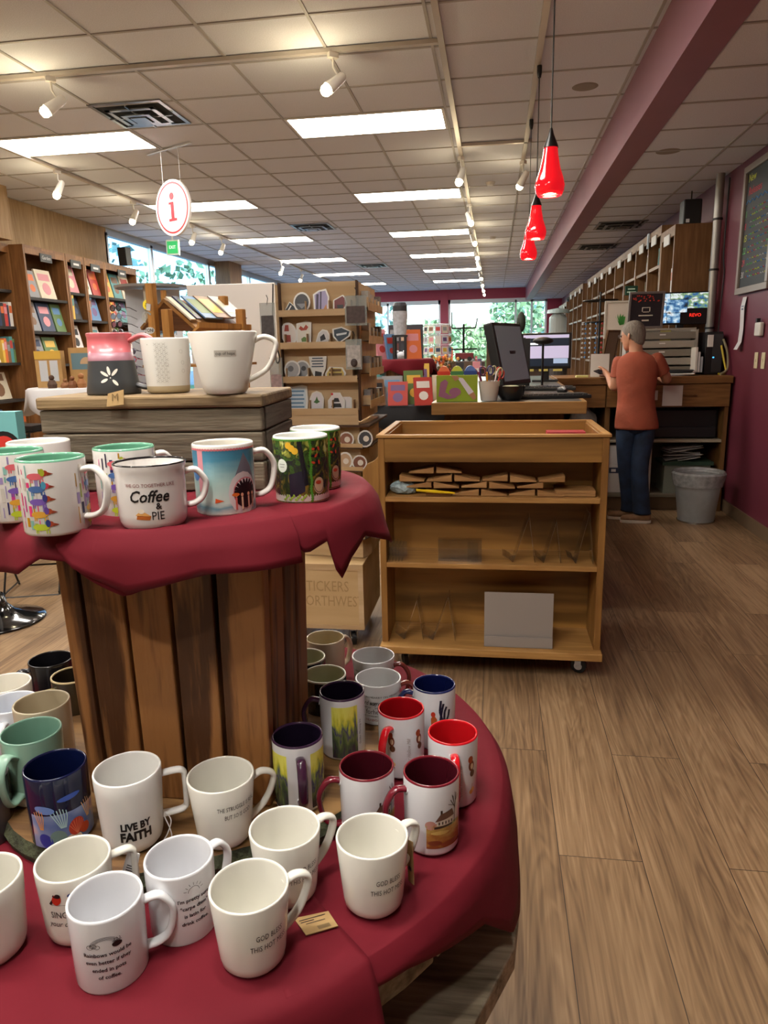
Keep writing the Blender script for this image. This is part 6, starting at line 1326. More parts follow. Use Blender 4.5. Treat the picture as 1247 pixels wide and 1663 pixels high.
sticker('rounded sticker with black ghost cats and a red heart on the bottom shelf', X0 + .25, 1.15, [(-.034, 0), (.034, 0), (.036, .04), (.022, .06), (.016, .072), (-.016, .072), (-.022, .058), (-.036, .04)], ['#dcd8d8', '#1c1c1e', '#c8323a'], inner=[([(-.022, .012), (.022, .012), (.018, .028), (-.018, .028)], 1), ([(-.014, .034), (.014, .034), (.008, .05), (-.008, .05)], 1), (circ(.005, -.018, .066), 2)])
sticker('tall PEACE lettered sticker behind the ghost cat sticker', X0 + .275, 1.15, [(-.03, 0), (.04, 0), (.04, .105), (-.03, .11)], ['#e0dcdc', '#b8b0b8', '#7a7480'], y=SY + .044, inner=bars(.05, .07, .012, 2, .004))
for k, (dx, z, c) in enumerate(((.30, .98, '#8a5a44'), (.39, .98, '#3a3a40'), (.29, .87, '#b89a7a'), (.36, .87, '#7a4a34'), (.36, .76, '#4a4a4c'), (.26, .54, '#d8d8d4'), (.33, .54, '#2a2a30'))):
    sticker(['brown oval', 'black dog', 'tan figure', 'brown round', 'grey patterned', 'white long', 'black spotted'][k] + ' sticker on the lower tiers of the sticker rack', X0 + dx, z, circ(.032, 0, .034, 14, 1.0 + .1 * (k % 3)), [c, '#d8d0c4'], y=SY - .012 + .0 * k, inner=[(circ(.012, .004, .034), 1)])
rs = random.Random(6)
for i, z in enumerate((1.62, 1.47, 1.32, 1.17)):
    for k in range(4):
        tag(MB().box(0, .032, -.03, .03, 0, rs.uniform(.05, .08)).build('sticker_stack', mat(rs.choice(['#c9c9c4', '#8c8c90', '#b8b0a8', '#6a5a54', '#9a9a9c', '#d8d4cc']), .5, noise=.4, nscale=50), loc=(SX1 + .008, SY + .145 + k * .11, z + .001)), '%s sticker stack from the front in the %s side tray of the sticker rack' % (['first', 'second', 'third', 'fourth'][k], ['top', 'second', 'third', 'lowest'][i]), 'stickers', 'sticker stacks in the side trays of the rack')
# bags hanging from the rack
clear = mat('#a9b4b4', .2, alpha=.45)
def hang_bag(label, x, z, w, h, y, picc, pic=None):
    t = thing('hanging_packet', label, 'packet', (x, y, z)); MB().box(-w / 2, w / 2, -.003, .003, -h, 0).build('plastic_sleeve', clear, t); MB().box(-w * .42, w * .42, -.005, -.003, -h * .92, -h * (.35 if pic is None else pic)).build('card', mat(picc, .5, noise=.4, nscale=60), t)
    MB().tube([(0, 0, -.01), (.005, 0, .02), (-.004, .01, .035)], .002, 6).build('hook', blk, t)
hang_bag('clear packet with striped picture hanging on the right of the rack', SX1 + .005, 1.665, .10, .13, SY - .02, '#5a4a48')
t = hang_bag('clear packet with a pug dog picture hanging below the striped one', SX1 - .01, 1.475, .075, .135, SY - .02, '#c9c4c0', .2)
tag(MB().ball((SX1 - .008, SY - .03, 1.37), .016, 0, 12, (1, .3, 1.2)).ball((SX1 - .008, SY - .035, 1.363), .008, 0, 10, (1, .3, 1)).build('dog_picture', mat('#3a2c28', .6)), 'dark dog head picture on the lower hanging packet', 'picture')
hang_bag('grey tasselled packet hanging on the left of the rack', SX0 - .045, 1.645, .07, .16, SY - .03, '#5a585a')
hang_bag('pale pink packet hanging low on the left of the rack', SX0 - .02, 1.40, .06, .22, SY - .02, '#c9b4b8')
tag(MB().tube(smooth_path([(SX0 - .02, SY, 1.73), (SX0 - .03, SY - .01, 1.5), (SX0 - .015, SY - .02, 1.38), (SX0 + .0, SY - .02, 1.40), (SX0 - .02, SY - .01, 1.46)], 6), .0035, 6).build('cable', blk), 'black cord running down the left edge of the sticker rack', 'cable')
# green crate strip behind the rack
tag(MB().box(-.62, -.52, 3.95, 4.3, .0, .46).build('green_bin', mat('#1f8a3a', .4), bevel=.004), 'bright green bin standing between sticker rack and rolling cart', 'bin')
# ================================================================ BOOKCASES ON THE LEFT
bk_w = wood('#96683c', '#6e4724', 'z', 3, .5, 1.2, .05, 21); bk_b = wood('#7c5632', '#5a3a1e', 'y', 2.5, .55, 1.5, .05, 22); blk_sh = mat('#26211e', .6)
PAL = {'teal': '#4f8f92', 'red': '#b03a34', 'orange': '#cf6a34', 'cream': '#d3cab4', 'grey': '#8b8c8f', 'navy': '#2c3c5c', 'green': '#5d7a48', 'pink': '#cf8a94', 'yellow': '#d8b24a', 'black': '#26262a', 'white': '#d6d4d0', 'blue': '#5b85b0', 'brown': '#7b5a42', 'purple': '#6b4e7c'}
NAMES = list(PAL); page_m = mat('#d9d2c0', .8); rbk = random.Random(21)
ORD = ['first', 'second', 'third', 'fourth', 'fifth', 'sixth', 'seventh', 'eighth', 'ninth', 'tenth', 'eleventh', 'twelfth']
def book_mesh(w, h, t, col, col2, face):
    """cover faces -y of its own space; spine side to -x"""
    mb = MB().box(-w / 2 + .003, w / 2 - .003, .002, t - .002, .003, h - .003, 1)
    mb.box(-w / 2, w / 2, 0, .002, 0, h).box(-w / 2, w / 2, t - .002, t, 0, h).box(-w / 2, -w / 2 + .002, .002, t - .002, 0, h)
    if face:
        mb.box(-w * .36, w * .36, -.0008, 0, h * .62, h * .86, 2); mb.prism([(w * .26 * math.cos(a), h * .34 + w * .24 * math.sin(a)) for a in [2 * PI * k / 12 for k in range(12)]], -.0008, 0, 'y', 2)
    else: mb.box(-w / 2 - .0008, -w / 2, .004, t - .004, h * .55, h * .85, 2)
    return mb
def place_book(lab, loc, rz, w, h, t, cn, face, lean=0, group=None, cat='book'):
    c2 = rbk.choice([n for n in NAMES if n != cn])
    o = book_mesh(w, h, t, cn, c2, face).build('book', [mat(PAL[cn], .5), page_m, mat(PAL[c2], .5)], loc=loc)
    o.rotation_euler = (-lean, 0, rz); tag(o, lab, cat, group); return o
def bookcase(name, lab, x, y0, y1, zt, shelves, depth, side, ndiv=None, labels=True, zb=0.0):
    """side -1: stands on the left wall and opens to +x; side 1: opens to -x"""
    t = thing(name, lab, 'bookcase', (x, y0, zb)); s = -side; L_ = y1 - y0; H = zt - zb
    def B(u0, u1, v0, v1, z0, z1, mb=None): a, b = sorted((s * -u0, s * -u1)); return (mb or MB()).box(a, b, v0, v1, z0, z1)
    divs = ndiv or [0, L_]
    for v in (0, L_ - .03): B(0, depth, v, v + .03, 0, H).build('side_panel', bk_w, t)
    for v in divs[1:-1]: B(0, depth, v - .02, v + .02, 0, H - .03).build('divider', bk_w, t)
    B(0, depth, 0.03, L_ - .03, H - .03, H).build('top_board', bk_w, t); B(0, .02, .03, L_ - .03, H - .09, H - .03).build('top_rail', bk_w, t)
    B(depth - .015, depth, .03, L_ - .03, 0, H - .03).build('back_panel', bk_b, t)
    for z in shelves:
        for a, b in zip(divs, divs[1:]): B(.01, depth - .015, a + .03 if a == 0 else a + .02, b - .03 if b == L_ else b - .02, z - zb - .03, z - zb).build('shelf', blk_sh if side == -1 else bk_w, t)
    if labels:
        for a, b in zip(divs, divs[1:]):
            c = (a + b) / 2; B(-.012, -.002, c - .11, c + .11, H - .15, H - .06).build('category_sign', mat('#3a3d40', .5) if side == -1 else mat('#c9c9c6', .5), t)
            q = MB(); X_ = s * .0135
            if 'Garden' in lab: flat_text(q, 'Garden', .055, (X_ + .001, c, H - .105), (0, 1, 0), (0, 0, 1)); q.build('sign_lettering', mat('#d8d8d8', .5), t)
            elif side == -1: q.box(X_, X_ + .001, c - .06, c + .06, H - .12, H - .095); q.build('sign_lettering', mat('#d8d8d8', .5), t)
    return t
ZS_ = [2.09, 1.72, 1.35, .98, .58, .2]
B1 = [(7.62, 8.42, 'tall wooden bookcase with the Garden sign behind the wooden post'), (8.43, 8.83, 'narrow bookcase second in the left wall row'), (8.84, 9.32, 'narrow bookcase third in the left wall row with red books'), (9.33, 10.2, 'wide bookcase at the far end of the left wall row')]
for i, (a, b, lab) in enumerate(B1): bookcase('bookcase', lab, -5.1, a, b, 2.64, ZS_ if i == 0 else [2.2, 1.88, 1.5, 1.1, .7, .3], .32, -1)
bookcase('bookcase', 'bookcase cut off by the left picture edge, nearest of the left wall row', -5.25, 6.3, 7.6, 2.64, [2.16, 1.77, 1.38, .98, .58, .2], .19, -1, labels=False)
def fill(xf, y0, y1, z, items, unit, shelf, side=-1):
    """items: ('f', colour, w, h) face-out or ('s', n) a run of spines"""
    y = y0; k = 0
    for it in items:
        if it[0] == 'f' and side == -1: it = ('f', it[1], it[2] * 1.3, min(it[3] * 1.25, .33))
        if it[0] == 'f' and y + it[2] > y1: continue
        if it[0] == 'f':
            _, cn, w, h = it; rz = PI / 2 if side == -1 else -PI / 2
            place_book('%s face-out book, %s from left, %s shelf of the %s' % (cn, ORD[k], shelf, unit), (xf - side * -.05 if side == -1 else xf, y + w / 2, z + .006), rz, w, h, .02, cn, True, .22); y += w + .03; k += 1
        elif it[0] == 's':
            for q in range(it[1]):
                cn = rbk.choice(NAMES); t_ = rbk.uniform(.026, .055); h = rbk.uniform(.22, .31)
                if y + t_ > y1: break
                o = place_book('%s spined book, %s from left, %s shelf of the %s' % (cn, ORD[k % 12], shelf, unit), (xf - .12, y, z + .001), 0, .17, h, t_, cn, False); o.rotation_euler = (0, 0, PI); o.location.y = y + t_; y += t_ + .001; k += 1
        else: y += it[1]
U = 'Garden-signed bookcase'
fill(-5.09, 7.72, 8.4, 2.09, [('f', 'grey', .14, .24), ('f', 'cream', .23, .27)], U, 'top'); fill(-5.09, 7.66, 8.4, 1.72, [('f', 'grey', .15, .27), ('f', 'navy', .19, .27), ('f', 'green', .15, .28)], U, 'second'); fill(-5.09, 7.66, 8.4, 1.35, [('f', 'grey', .18, .26), ('f', 'green', .2, .25)], U, 'third')
U = 'second narrow left bookcase'
fill(-5.09, 8.47, 8.8, 2.2, [('f', 'pink', .2, .28)], U, 'top'); fill(-5.09, 8.47, 8.8, 1.88, [('s', 2), ('f', 'black', .14, .25)], U, 'second'); fill(-5.09, 8.47, 8.8, 1.5, [('f', 'white', .18, .25)], U, 'third')
U = 'third narrow left bookcase'
fill(-5.09, 8.88, 9.3, 2.2, [('f', 'white', .11, .22), ('f', 'red', .15, .28)], U, 'top'); fill(-5.09, 8.88, 9.3, 1.88, [('s', 2), ('f', 'blue', .18, .26)], U, 'second'); fill(-5.09, 8.88, 9.3, 1.5, [('s', 2), ('f', 'white', .16, .25)], U, 'third')
U = 'far wide left bookcase'
fill(-5.09, 9.38, 10.2, 2.2, [('f', 'yellow', .15, .26), ('f', 'teal', .17, .28), ('f', 'cream', .2, .27)], U, 'top'); fill(-5.09, 9.38, 10.2, 1.88, [('s', 3), ('f', 'grey', .14, .26), ('f', 'teal', .17, .27), ('f', 'red', .13, .2)], U, 'second'); fill(-5.09, 9.38, 10.2, 1.5, [('s', 5), ('f', 'red', .16, .24)], U, 'third')
U = 'left edge bookcase'
fill(-5.225, 7.1, 7.55, 1.77, [('s', 12)], U, 'second'); fill(-5.225, 7.0, 7.55, 1.38, [('f', 'white', .2, .26), ('s', 9)], U, 'third'); fill(-5.31, 7.15, 7.55, .98, [('f', 'cream', .26, .3)], U, 'fourth'); fill(-5.225, 7.0, 7.55, .58, [('f', 'blue', .2, .24), ('s', 9)], U, 'fifth')
t = thing('wall_speaker', 'black speaker standing on top of the far left bookcase', 'speaker', (-5.12, 9.95, 2.66)); MB().box(-.06, .06, -.08, .08, 0, .24, rot=RXm(.08)).build('speaker_body', mat('#1b1b1e', .5), t, bevel=.005)

# ================================================================ SHELF ROW ON THE RIGHT
bk_w = wood('#8f6a44', '#6a4828', 'z', 3, .5, 1.2, .05, 31); bk_b = wood('#6f4c2e', '#4f331c', 'y', 2.5, .55, 1.5, .05, 32)
zs = [2.2, 1.92, 1.58, 1.2, .8, .4]
bookcase('bookcase', 'end bookcase of the right wall row with plain side panel above the camera monitor', 1.6, 7.22, 7.78, 2.48, [1.88, 1.5, 1.1, .6], .375, 1)
bookcase('bookcase', 'long many-bayed bookcase along the right wall with white category labels', 1.6, 7.79, 13.6, 2.56, zs, .375, 1, [0, .6, 1.3, 2.05, 2.8, 3.6, 4.4, 5.1, 5.81])
bookcase('bookcase', 'bookcase further down the right wall beyond the long one', 1.6, 14.3, 16.8, 2.56, zs, .375, 1, [0, .8, 1.6, 2.5])
bookcase('bookcase', 'lower bookcase near the far window on the right wall', 1.6, 17.4, 19.4, 2.42, zs, .375, 1, [0, 1, 2.0])
bookcase('bookcase', 'smallest looking bookcase at the far end of the right wall', 1.6, 20.2, 22.6, 2.3, zs[1:], .375, 1, [0, 1.2, 2.4])
k = 0
BAYS = [(7.27, 7.7)] + [(7.79 + a + .06, 7.79 + b - .06) for a, b in zip([0, .6, 1.3, 2.05, 2.8, 3.6, 4.4, 5.1], [.6, 1.3, 2.05, 2.8, 3.6, 4.4, 5.1, 5.81])]
for i, (a, b) in enumerate(BAYS):
    for j, z in enumerate([1.88, 1.5] if i == 0 else [2.2, 1.92, 1.58, 1.2]):
        n = 4 if (i, j) == (0, 0) else rbk.choice((0, 1, 2))
        y = a + .02
        for q in range(n):
            cn = ['white', 'green', 'white', 'white'][q] if (i, j) == (0, 0) else rbk.choice(['white', 'grey', 'cream', 'navy', 'brown', 'teal'])
            t_ = rbk.uniform(.03, .05) if i == 0 else .02
            if y + .2 > b: break
            o = place_book('%s %s, %s in the %s bay on the %s shelf of the right wall row' % (cn, 'binder' if i == 0 else 'book', ORD[q], ORD[i], ORD[j]), (1.75, y, z + .001), 0, .2, rbk.uniform(.22, .28) if i == 0 else rbk.uniform(.16, .24), t_, cn, False, lean=0 if i == 0 else -.3 * rbk.random()); y += .06 if i == 0 else .24
for i, (y, z) in enumerate(((9.4, 1.9), (11.0, 1.75), (8.35, 2.56))):
    tag(MB().box(1.575, 1.59, y - .03, y + .01, z - .7 * (i < 2) - .15, z).build('hanging_strip', mat('#bcd0e0', .5)), ['pale blue strip hanging in front of the long right bookcase, nearer and higher', 'pale blue strip hanging in front of the long right bookcase, further', 'small white strip at the top rail of the long right bookcase'][i], 'strip')
t = thing('loudspeaker', 'black loudspeaker standing on the end bookcase by the grey pipe', 'speaker', (1.76, 7.38, 2.482)); MB().box(-.08, .08, -.08, .08, 0, .22).build('speaker_body', mat('#19191b', .5), t, bevel=.012); MB().box(-.055, -.025, -.083, -.08, .02, .05).build('badge', mat('#d8d8d8', .4), t); MB().tube([(0, 0, .22), (0, 0, .3)], .006, 6).build('antenna', blk, t)
for i, y in enumerate((17.9, 20.6)): tag(MB().ball((1.75, y, (2.42, 2.3)[i] + .08), .1, 0, 12, (1, 1.4, .8)).build('round_bag', mat('#1a1a1c', .7)), ['dark bundle lying on the lower right bookcase', 'dark bundle lying on the furthest right bookcase'][i], 'bundle')
# chrome spinner and hanging necklaces between the counter end and the right shelf row
t = thing('jewellery_stand', 'black wire jewellery stand with hanging chains beyond the counter monitor', 'display stand', (1.24, 9.2, 0)); mb = MB().lathe([(.001, 0), (.2, 0), (.2, .02), (.001, .03)], 20).tube([(0, 0, 0), (0, 0, 2.05)], .012, 8)
for z in (1.95, 1.7): mb.tube([(.2 * math.cos(2 * PI * k / 16), .2 * math.sin(2 * PI * k / 16), z) for k in range(16)], .007, 5, closed=True).tube([(-.2, 0, z), (.2, 0, z)], .005, 5)
mb.build('wire_frame', blk, t)
for k in range(9):
    a = PI + k * PI / 9 + .2; nb_ = MB()
    for j in range(8): nb_.ball((.2 * math.cos(a), .2 * math.sin(a), 1.68 - j * .055), .014, 0, 6)
    nb_.build('bead_chain', mat(rbk.choice(['#c9c9c9', '#b03a34', '#5b85b0', '#d8d4cc']), .4), t)
t = thing('glass_jar_stand', 'pale glass jar on a stand in front of the right shelf row', 'jar', (.72, 8.8, 0)); MB().lathe([(.001, 0), (.12, 0), (.12, 1.35), (.001, 1.35)], 20).build('pedestal', mat('#4a4442', .6), t); MB().lathe([(.001, 1.351), (.08, 1.351), (.1, 1.42), (.1, 1.75), (.06, 1.8), (.001, 1.8)], 20).build('jar_body', mat('#c0cccc', .15, alpha=.6), t); MB().lathe([(.001, 1.8), (.13, 1.8), (.12, 1.84), (.001, 1.86)], 20).build('lid', mat('#9fb4b8', .3), t)

# ================================================================ MIDDLE LEFT: panel, roof rack, glasses
t = thing('display_panel', 'plain white upright panel behind the wooden roof-shaped rack', 'panel', (-1.35, 3.75, 0), math.radians(4)); MB().box(-.24, .225, -.015, .015, .08, 1.775).build('board', mat('#d2cdc8', .6), t, bevel=.003); MB().box(-.25, -.1, -.15, .15, 0, .08).box(.1, .25, -.15, .15, 0, .08).build('foot', mat('#8a8680', .6), t)  # white end panel of a display gondola
pw = wood('#c8904a', '#9c6a2c', 'z', 6, .5, 1.4, .08, 41); pwy = wood('#a8783e', '#7c5426', 'y', 5, .5, 1.4, .08, 42)
t = thing('roof_rack', 'wooden magazine rack shaped like a small roof with four posts and magnets', 'display rack', (-1.24, 2.8, 0), math.radians(-14))
zr = 1.635
for (x, y, z1) in ((-.04, -.10, 1.69), (.05, -.13, 1.59), (.045, .25, 1.66), (.16, .2, 1.60)): MB().box(x - .017, x + .017, y - .013, y + .013, 0.0, z1).build('post', pw, t, bevel=.002)
MB().prism([(0, zr), (-.125, zr - .105), (-.12, zr - .115), (0, zr - .015)], -.08, .24, 'y').build('roof_board', pwy, t); MB().prism([(0, zr), (.15, zr - .12), (.145, zr - .132), (0, zr - .015)], -.08, .24, 'y').build('roof_board', pwy, t)
MB().prism([(.138, zr - .135), (.17, zr - .115), (.17, zr - .095), (.164, zr - .095), (.16, zr - .11), (.138, zr - .125)], -.1, .26, 'y').build('ledge', pw, t); MB().box(-.13, .16, -.08, .3, zr - .26, zr - .25).build('lower_board', pwy, t); MB().box(-.2, .24, -.2, .36, 0, .03).build('base', pwy, t)
MB().prism([(-.06 + .022 * math.cos(a), 1.565 + .022 * math.sin(a)) for a in [PI * .1 + k * PI * 1.3 / 12 for k in range(13)]] + [(-.06 + .008 + .016 * math.cos(a), 1.57 + .016 * math.sin(a)) for a in [PI * .1 + (12 - k) * PI * 1.2 / 12 for k in range(13)]], -.117, -.114, 'y').build('moon_magnet', mat('#b9bcb8', .4), t)
MB().box(-.055, -.035, -.117, -.114, 1.59, 1.615, 0, RYm(.2)).build('magnet', white_st, t)
sg = MB().prism(circ(.022, .02, 1.512, 18, .55), -.2, -.197, 'y').build('oval_sign', white_st, t); q = MB(); flat_text(q, 'TONI', .017, (.02, -.2005, 1.512), (1, 0, 0), (0, 0, 1), bold=.02); q.build('lettering', ink, sg)
th_ = math.atan2(.12, .15); Wt = bpy.data.objects['roof_rack']
Rr = Matrix.Rotation(math.radians(-14), 3, 'Z')
for k, (cn, y) in enumerate((('cream', -.085), ('navy', -.055), ('blue', -.01), ('brown', .06), ('grey', .15))):
    o = MB().box(.0, .14, 0, .12 if k > 1 else .03, 0, .006).box(.02, .11, .01, .08 if k > 1 else .02, .006, .0066, 1)
    o.v = [tuple(RYm(th_) @ Vector(v)) for v in o.v]; o = o.build('magazine', [mat(PAL[cn], .35), mat(PAL[rbk.choice(NAMES)], .35)])
    p = Rr @ Vector((.012, y + .008 * k, zr + .001 + .0045 * k)) + Vector((-1.24, 2.8, 0)); o.location = p; o.rotation_euler = (0, 0, math.radians(-14)); tag(o, '%s magazine, %s from the front on the sloping roof rack' % (cn, ORD[k]), 'magazine')
t = thing('sunglasses_spinner', 'tall round sunglasses spinner with white panels and a yellow smiley sticker', 'display rack', (-2.2, 4.6, 0))
MB().lathe([(.001, 1.845), (.23, 1.845), (.235, 1.86), (.001, 1.87)], 28).build('top_disc', mat('#a9acb0', .3, .6), t); MB().tube([(0, 0, 0), (0, 0, 1.85)], .02, 10).lathe([(.001, 0), (.25, 0), (.25, .03), (.001, .04)], 24).build('pole', mat('#b9bcc0', .3, .6), t)
for a in (0, PI / 2): MB().box(-.17, .17, -.006, .006, .3, 1.84, 0, RZ(a + .5)).build('panel', mat('#d4d6da', .5), t)
MB().box(.035, .085, -.2, -.19, 1.25, 1.84).build('mirror_strip', mat('#a8a090', .2, .3), t); MB().box(.12, .15, -.14, -.12, 1.55, 1.82).build('wood_strip', pw, t)
sm_ = MB().prism(circ(.033, .06, 1.73, 20), -.206, -.202, 'y').build('smiley_sticker', mat('#e0cc2a', .4), t); MB().prism(circ(.004, .05, 1.738, 8), -.2075, -.206, 'y').prism(circ(.004, .07, 1.738, 8), -.2075, -.206, 'y').tube([(.06 + .016 * math.cos(a), -.2075, 1.73 + .016 * math.sin(a)) for a in [PI + k * PI / 8 for k in range(9)]], .0014, 4).build('face', ink, sm_)
MB().prism([(.06 + .03 * math.cos(a) * (1.1 if math.sin(a) > 0 else .95), 1.55 + .085 * math.sin(a)) for a in [2 * PI * k / 20 for k in range(20)]], -.212, -.206, 'y').build('brown_insole', mat('#5f4a34', .7), t)
gp = None; ccs = ['#26242a', '#b03040', '#7aa8c0', '#8a8c90', '#4a3a5a', '#c9c9cc']
for col_k in range(3):
    for r_k in range(14):
        x = [-.17, .15, -.10][col_k]; y = [-.17, -.16, -.2][col_k]; z = (1.72 if col_k != 2 else 1.45) - r_k * .05
        if z < .95: continue
        mb = MB(); c = mat(ccs[(col_k * 5 + r_k * 3) % 6], .25, .2)
        for s_ in (-1, 1): mb.tube([(s_ * .033 + .026 * math.cos(a), 0, .019 * math.sin(a)) for a in [2 * PI * k / 12 for k in range(12)]], .003, 5, closed=True).add([(s_ * .033 + .026 * math.cos(a), 0, .019 * math.sin(a)) for a in [2 * PI * k / 12 for k in range(12)]], [tuple(range(12))], 1).tube([(s_ * .06, 0, .005), (s_ * .062, .06, .0), (s_ * .06, .11, -.02)], .0022, 5)
        mb.tube([(-.008, 0, .004), (.008, 0, .004)], .0025, 5); o = mb.build('sunglasses', [c, mat(['#2c3440', '#6a8aa8', '#8a5a6a'][r_k % 3], .1, alpha=.85)], loc=(-2.2 + x, 4.6 + y - .01, z), rot=(0, 0, [-.5, .4, -.2][col_k]))
        tag(o, 'pair of sunglasses hanging on the white spinner beside the pink mug', 'sunglasses', 'sunglasses on the spinner')
# ---------------------------------------------------------------- white cloth table with small figures
t = thing('side_table', 'small high table under a white cloth behind the timber box at the left', 'table', (-3.15, 5.1, 0)); MB().lathe([(.001, 1.17), (.30, 1.17), (.30, 1.195), (.001, 1.195)], 28).tube([(0, 0, 0), (0, 0, 1.17)], .03, 10).lathe([(.001, 0), (.22, 0), (.22, .02), (.001, .03)], 24).build('table_body', mat('#4a4038', .6), t)
wc = MB(); NA = 72
for i in range(NA):
    a = 2 * PI * i / NA; w_ = .025 * math.sin(a * 6); hz = .16 + .05 * math.sin(a * 4 + 1)
    for r, z in ((0, 1.2), (.2, 1.2), (.30, 1.2), (.315, 1.19), (.325 + w_ * .5, 1.2 - hz * .5), (.34 + w_, 1.2 - hz)): wc.v.append((r * math.cos(a), r * math.sin(a), z))
for i in range(NA):
    j = (i + 1) % NA
    for k in range(5): wc.f.append((i * 6 + k, j * 6 + k, j * 6 + k + 1, i * 6 + k + 1)); wc.m.append(0)
o = wc.build('tablecloth', mat('#c9c9cc', .7), loc=(-3.15, 5.1, .001), smooth='all'); tag(o, 'white cloth with wavy hem over the small high table on the left', 'tablecloth'); o.modifiers.new('t', 'SOLIDIFY').thickness = .003
kraft2 = mat('#b08a56', .7, noise=.15, nscale=20)
t = thing('craft_box', 'tan patterned upright gift box with a pale drawing on the white-cloth table', 'box', (-3.27, 5.05, 1.202), .1); MB().box(-.1, .1, -.03, .03, 0, .27).build('box_body', kraft2, t); MB().box(-.07, -.01, -.032, -.03, .05, .2).box(.01, .07, -.032, -.03, .05, .2).build('picture', mat('#b9bcc0', .5), t); MB().box(-.1, .1, -.033, -.03, .21, .27).build('gold_band', mat('#c8a040', .5), t)
t = thing('craft_box', 'blue-grey fronted wide gift box beside the tan patterned box', 'box', (-3.02, 5.15, 1.202), 0); MB().box(-.14, .14, -.03, .03, 0, .29).build('box_body', kraft2, t); MB().box(-.12, .12, -.032, -.03, .13, .25).build('picture', mat('#5f7a84', .5), t); MB().prism([(.0 + .05 * math.cos(a), .17 + .05 * math.sin(a)) for a in [PI * k / 12 for k in range(13)]], -.034, -.032, 'y').build('rainbow', mat('#b89a78', .5), t)
for k, (x, c, h) in enumerate(((-3.19, '#4a3020', .10), (-3.1, '#8a5a34', .07), (-3.03, '#7a4a28', .09), (-2.97, '#a06a3c', .11))):
    tag(MB().lathe([(.001, 0), (.03, 0), (.034, h * .3), (.02, h * .6), (.001, h * .62)], 14).ball((0, 0, h * .78), h * .2, 0, 10).build('wooden_figurine', mat(c, .6), loc=(x, 4.92 + .02 * (k % 2), 1.202)), ['dark brown round', 'small tan', 'middle brown', 'taller honey'][k] + ' wooden figurine on the white-cloth table', 'figurine', None)
# black low rack with stacked black books, spinner base and wire stand at the far left
t = thing('magazine_stand', 'black low wire stand holding black boxes at the left behind the dachshund mugs', 'stand', (-3.82, 5.25, 0)); mb = MB().box(-.31, .31, -.2, .2, .86, .87)
for x in (-.29, .29):
    for y in (-.18, .18): mb.tube([(x, y, 0), (x, y, .86)], .008, 6)
mb.build('wire_frame', blk, t)
for k in range(4): tag(MB().box(-.1, .1, -.12, .12, 0, .04).build('game_box', mat('#1b1b1d', .4), loc=(-4.02 + .205 * (k % 3), 5.2, .872 + .042 * (k // 3)), rot=(0, 0, 0)), ['left', 'middle', 'right', 'stacked upper'][k] + ' flat black box on the low black wire stand', 'box')
t = thing('round_stand_base', 'glossy black domed round base with a white pole at the left edge', 'stand', (-2.70, 3.42, 0)); MB().lathe([(.001, 0), (.235, 0), (.238, .006), (.225, .016), (.15, .035), (.08, .06), (.045, .10), (.03, .16), (.001, .16)], 44).build('domed_base', mat('#0c0c0e', .12, coat=.5), t, smooth='all'); MB().tube([(0, 0, .16), (0, 0, .95)], .018, 12).build('pole', mat('#c9c9cc', .3), t, smooth=True); MB().lathe([(.001, .95), (.22, .95), (.22, .97), (.001, .97)], 28).build('seat', mat('#2a2a2e', .5), t)
t = thing('folding_rack', 'small black wire folding rack with lace-edged basket near the floor at left', 'rack', (-2.82, 3.95, 0), .3); mb = MB()
for x in (-.16, .16): mb.tube([(x, -.14, .0), (x, .05, .33)], .007, 6).tube([(x, .14, .0), (x, -.05, .33)], .007, 6).tube([(x, -.14, .02), (x, .14, .02)], .006, 6)
mb.tube([(-.16, -.14, .0), (.16, -.14, .0)], .007, 6).tube([(-.16, .0, .16), (.16, 0, .16)], .006, 6); mb.build('legs', blk, t)
MB().box(-.15, .15, -.1, .1, .24, .40).build('basket', mat('#1b1b1e', .7, noise=.5, nscale=60), t); q = MB()
for k in range(16): q.ball((-.15 + k * .02, -.11, .40), .012, 0, 6)
q.build('lace_edge', mat('#d8d4cc', .6), t)

# ================================================================ MIDDLE TABLES WITH BOOKS
t = thing('plank_pedestal', 'plank pedestal under a burgundy cloth in the middle of the shop', 'display stand', (-.735, 5.9, 0))
for k in range(10): a = 2 * PI * k / 10; MB().box(-.072, .072, -.012, .012, 0, 1.32, 0).build('plank', pine[k % 3], t, loc=(.21 * math.cos(a), .21 * math.sin(a), 0), rot=(0, 0, a + PI / 2))
MB().lathe([(.001, 1.32), (.24, 1.32), (.24, 1.345), (.001, 1.345)], 24).lathe([(.001, .97), (.41, .97), (.41, 1.005), (.23, 1.005)], 32).build('round_top', weath, t)
MB().lathe([(.001, 0), (.34, 0), (.34, .96), (.001, .96)], 14).build('lower_drum', wood('#6a4a2c', '#3f2a18', 'z', 6, .6, 2, .3, 51), t)
def small_cloth(name, lab, c, R, z, m, amp, seed, drop):
    mb = MB(); NA = 90
    for i in range(NA):
        a = 2 * PI * i / NA; hz = drop * (.55 + .45 * abs(math.sin(a * 2 + seed))); w_ = .015 * math.sin(a * 9 + seed)
        for r, zz in ((R * .55, z), (R, z), (R + .012, z - .01), (R + .02 + w_ * .5, z - hz * .5), (R + .035 + w_, z - hz)): mb.v.append((r * math.cos(a), r * math.sin(a), zz))
    for i in range(NA):
        j = (i + 1) % NA
        for k in range(4): mb.f.append((i * 5 + k, j * 5 + k, j * 5 + k + 1, i * 5 + k + 1)); mb.m.append(0)
    o = mb.build(name, m, loc=(c[0], c[1], 0), smooth='all'); o.modifiers.new('t', 'SOLIDIFY').thickness = .003; tag(o, lab, 'tablecloth'); return o
small_cloth('tablecloth', 'scalloped burgundy cloth on the small pedestal in the middle of the shop', (-.735, 5.9), .24, 1.351, cloth, 1, .5, .14)
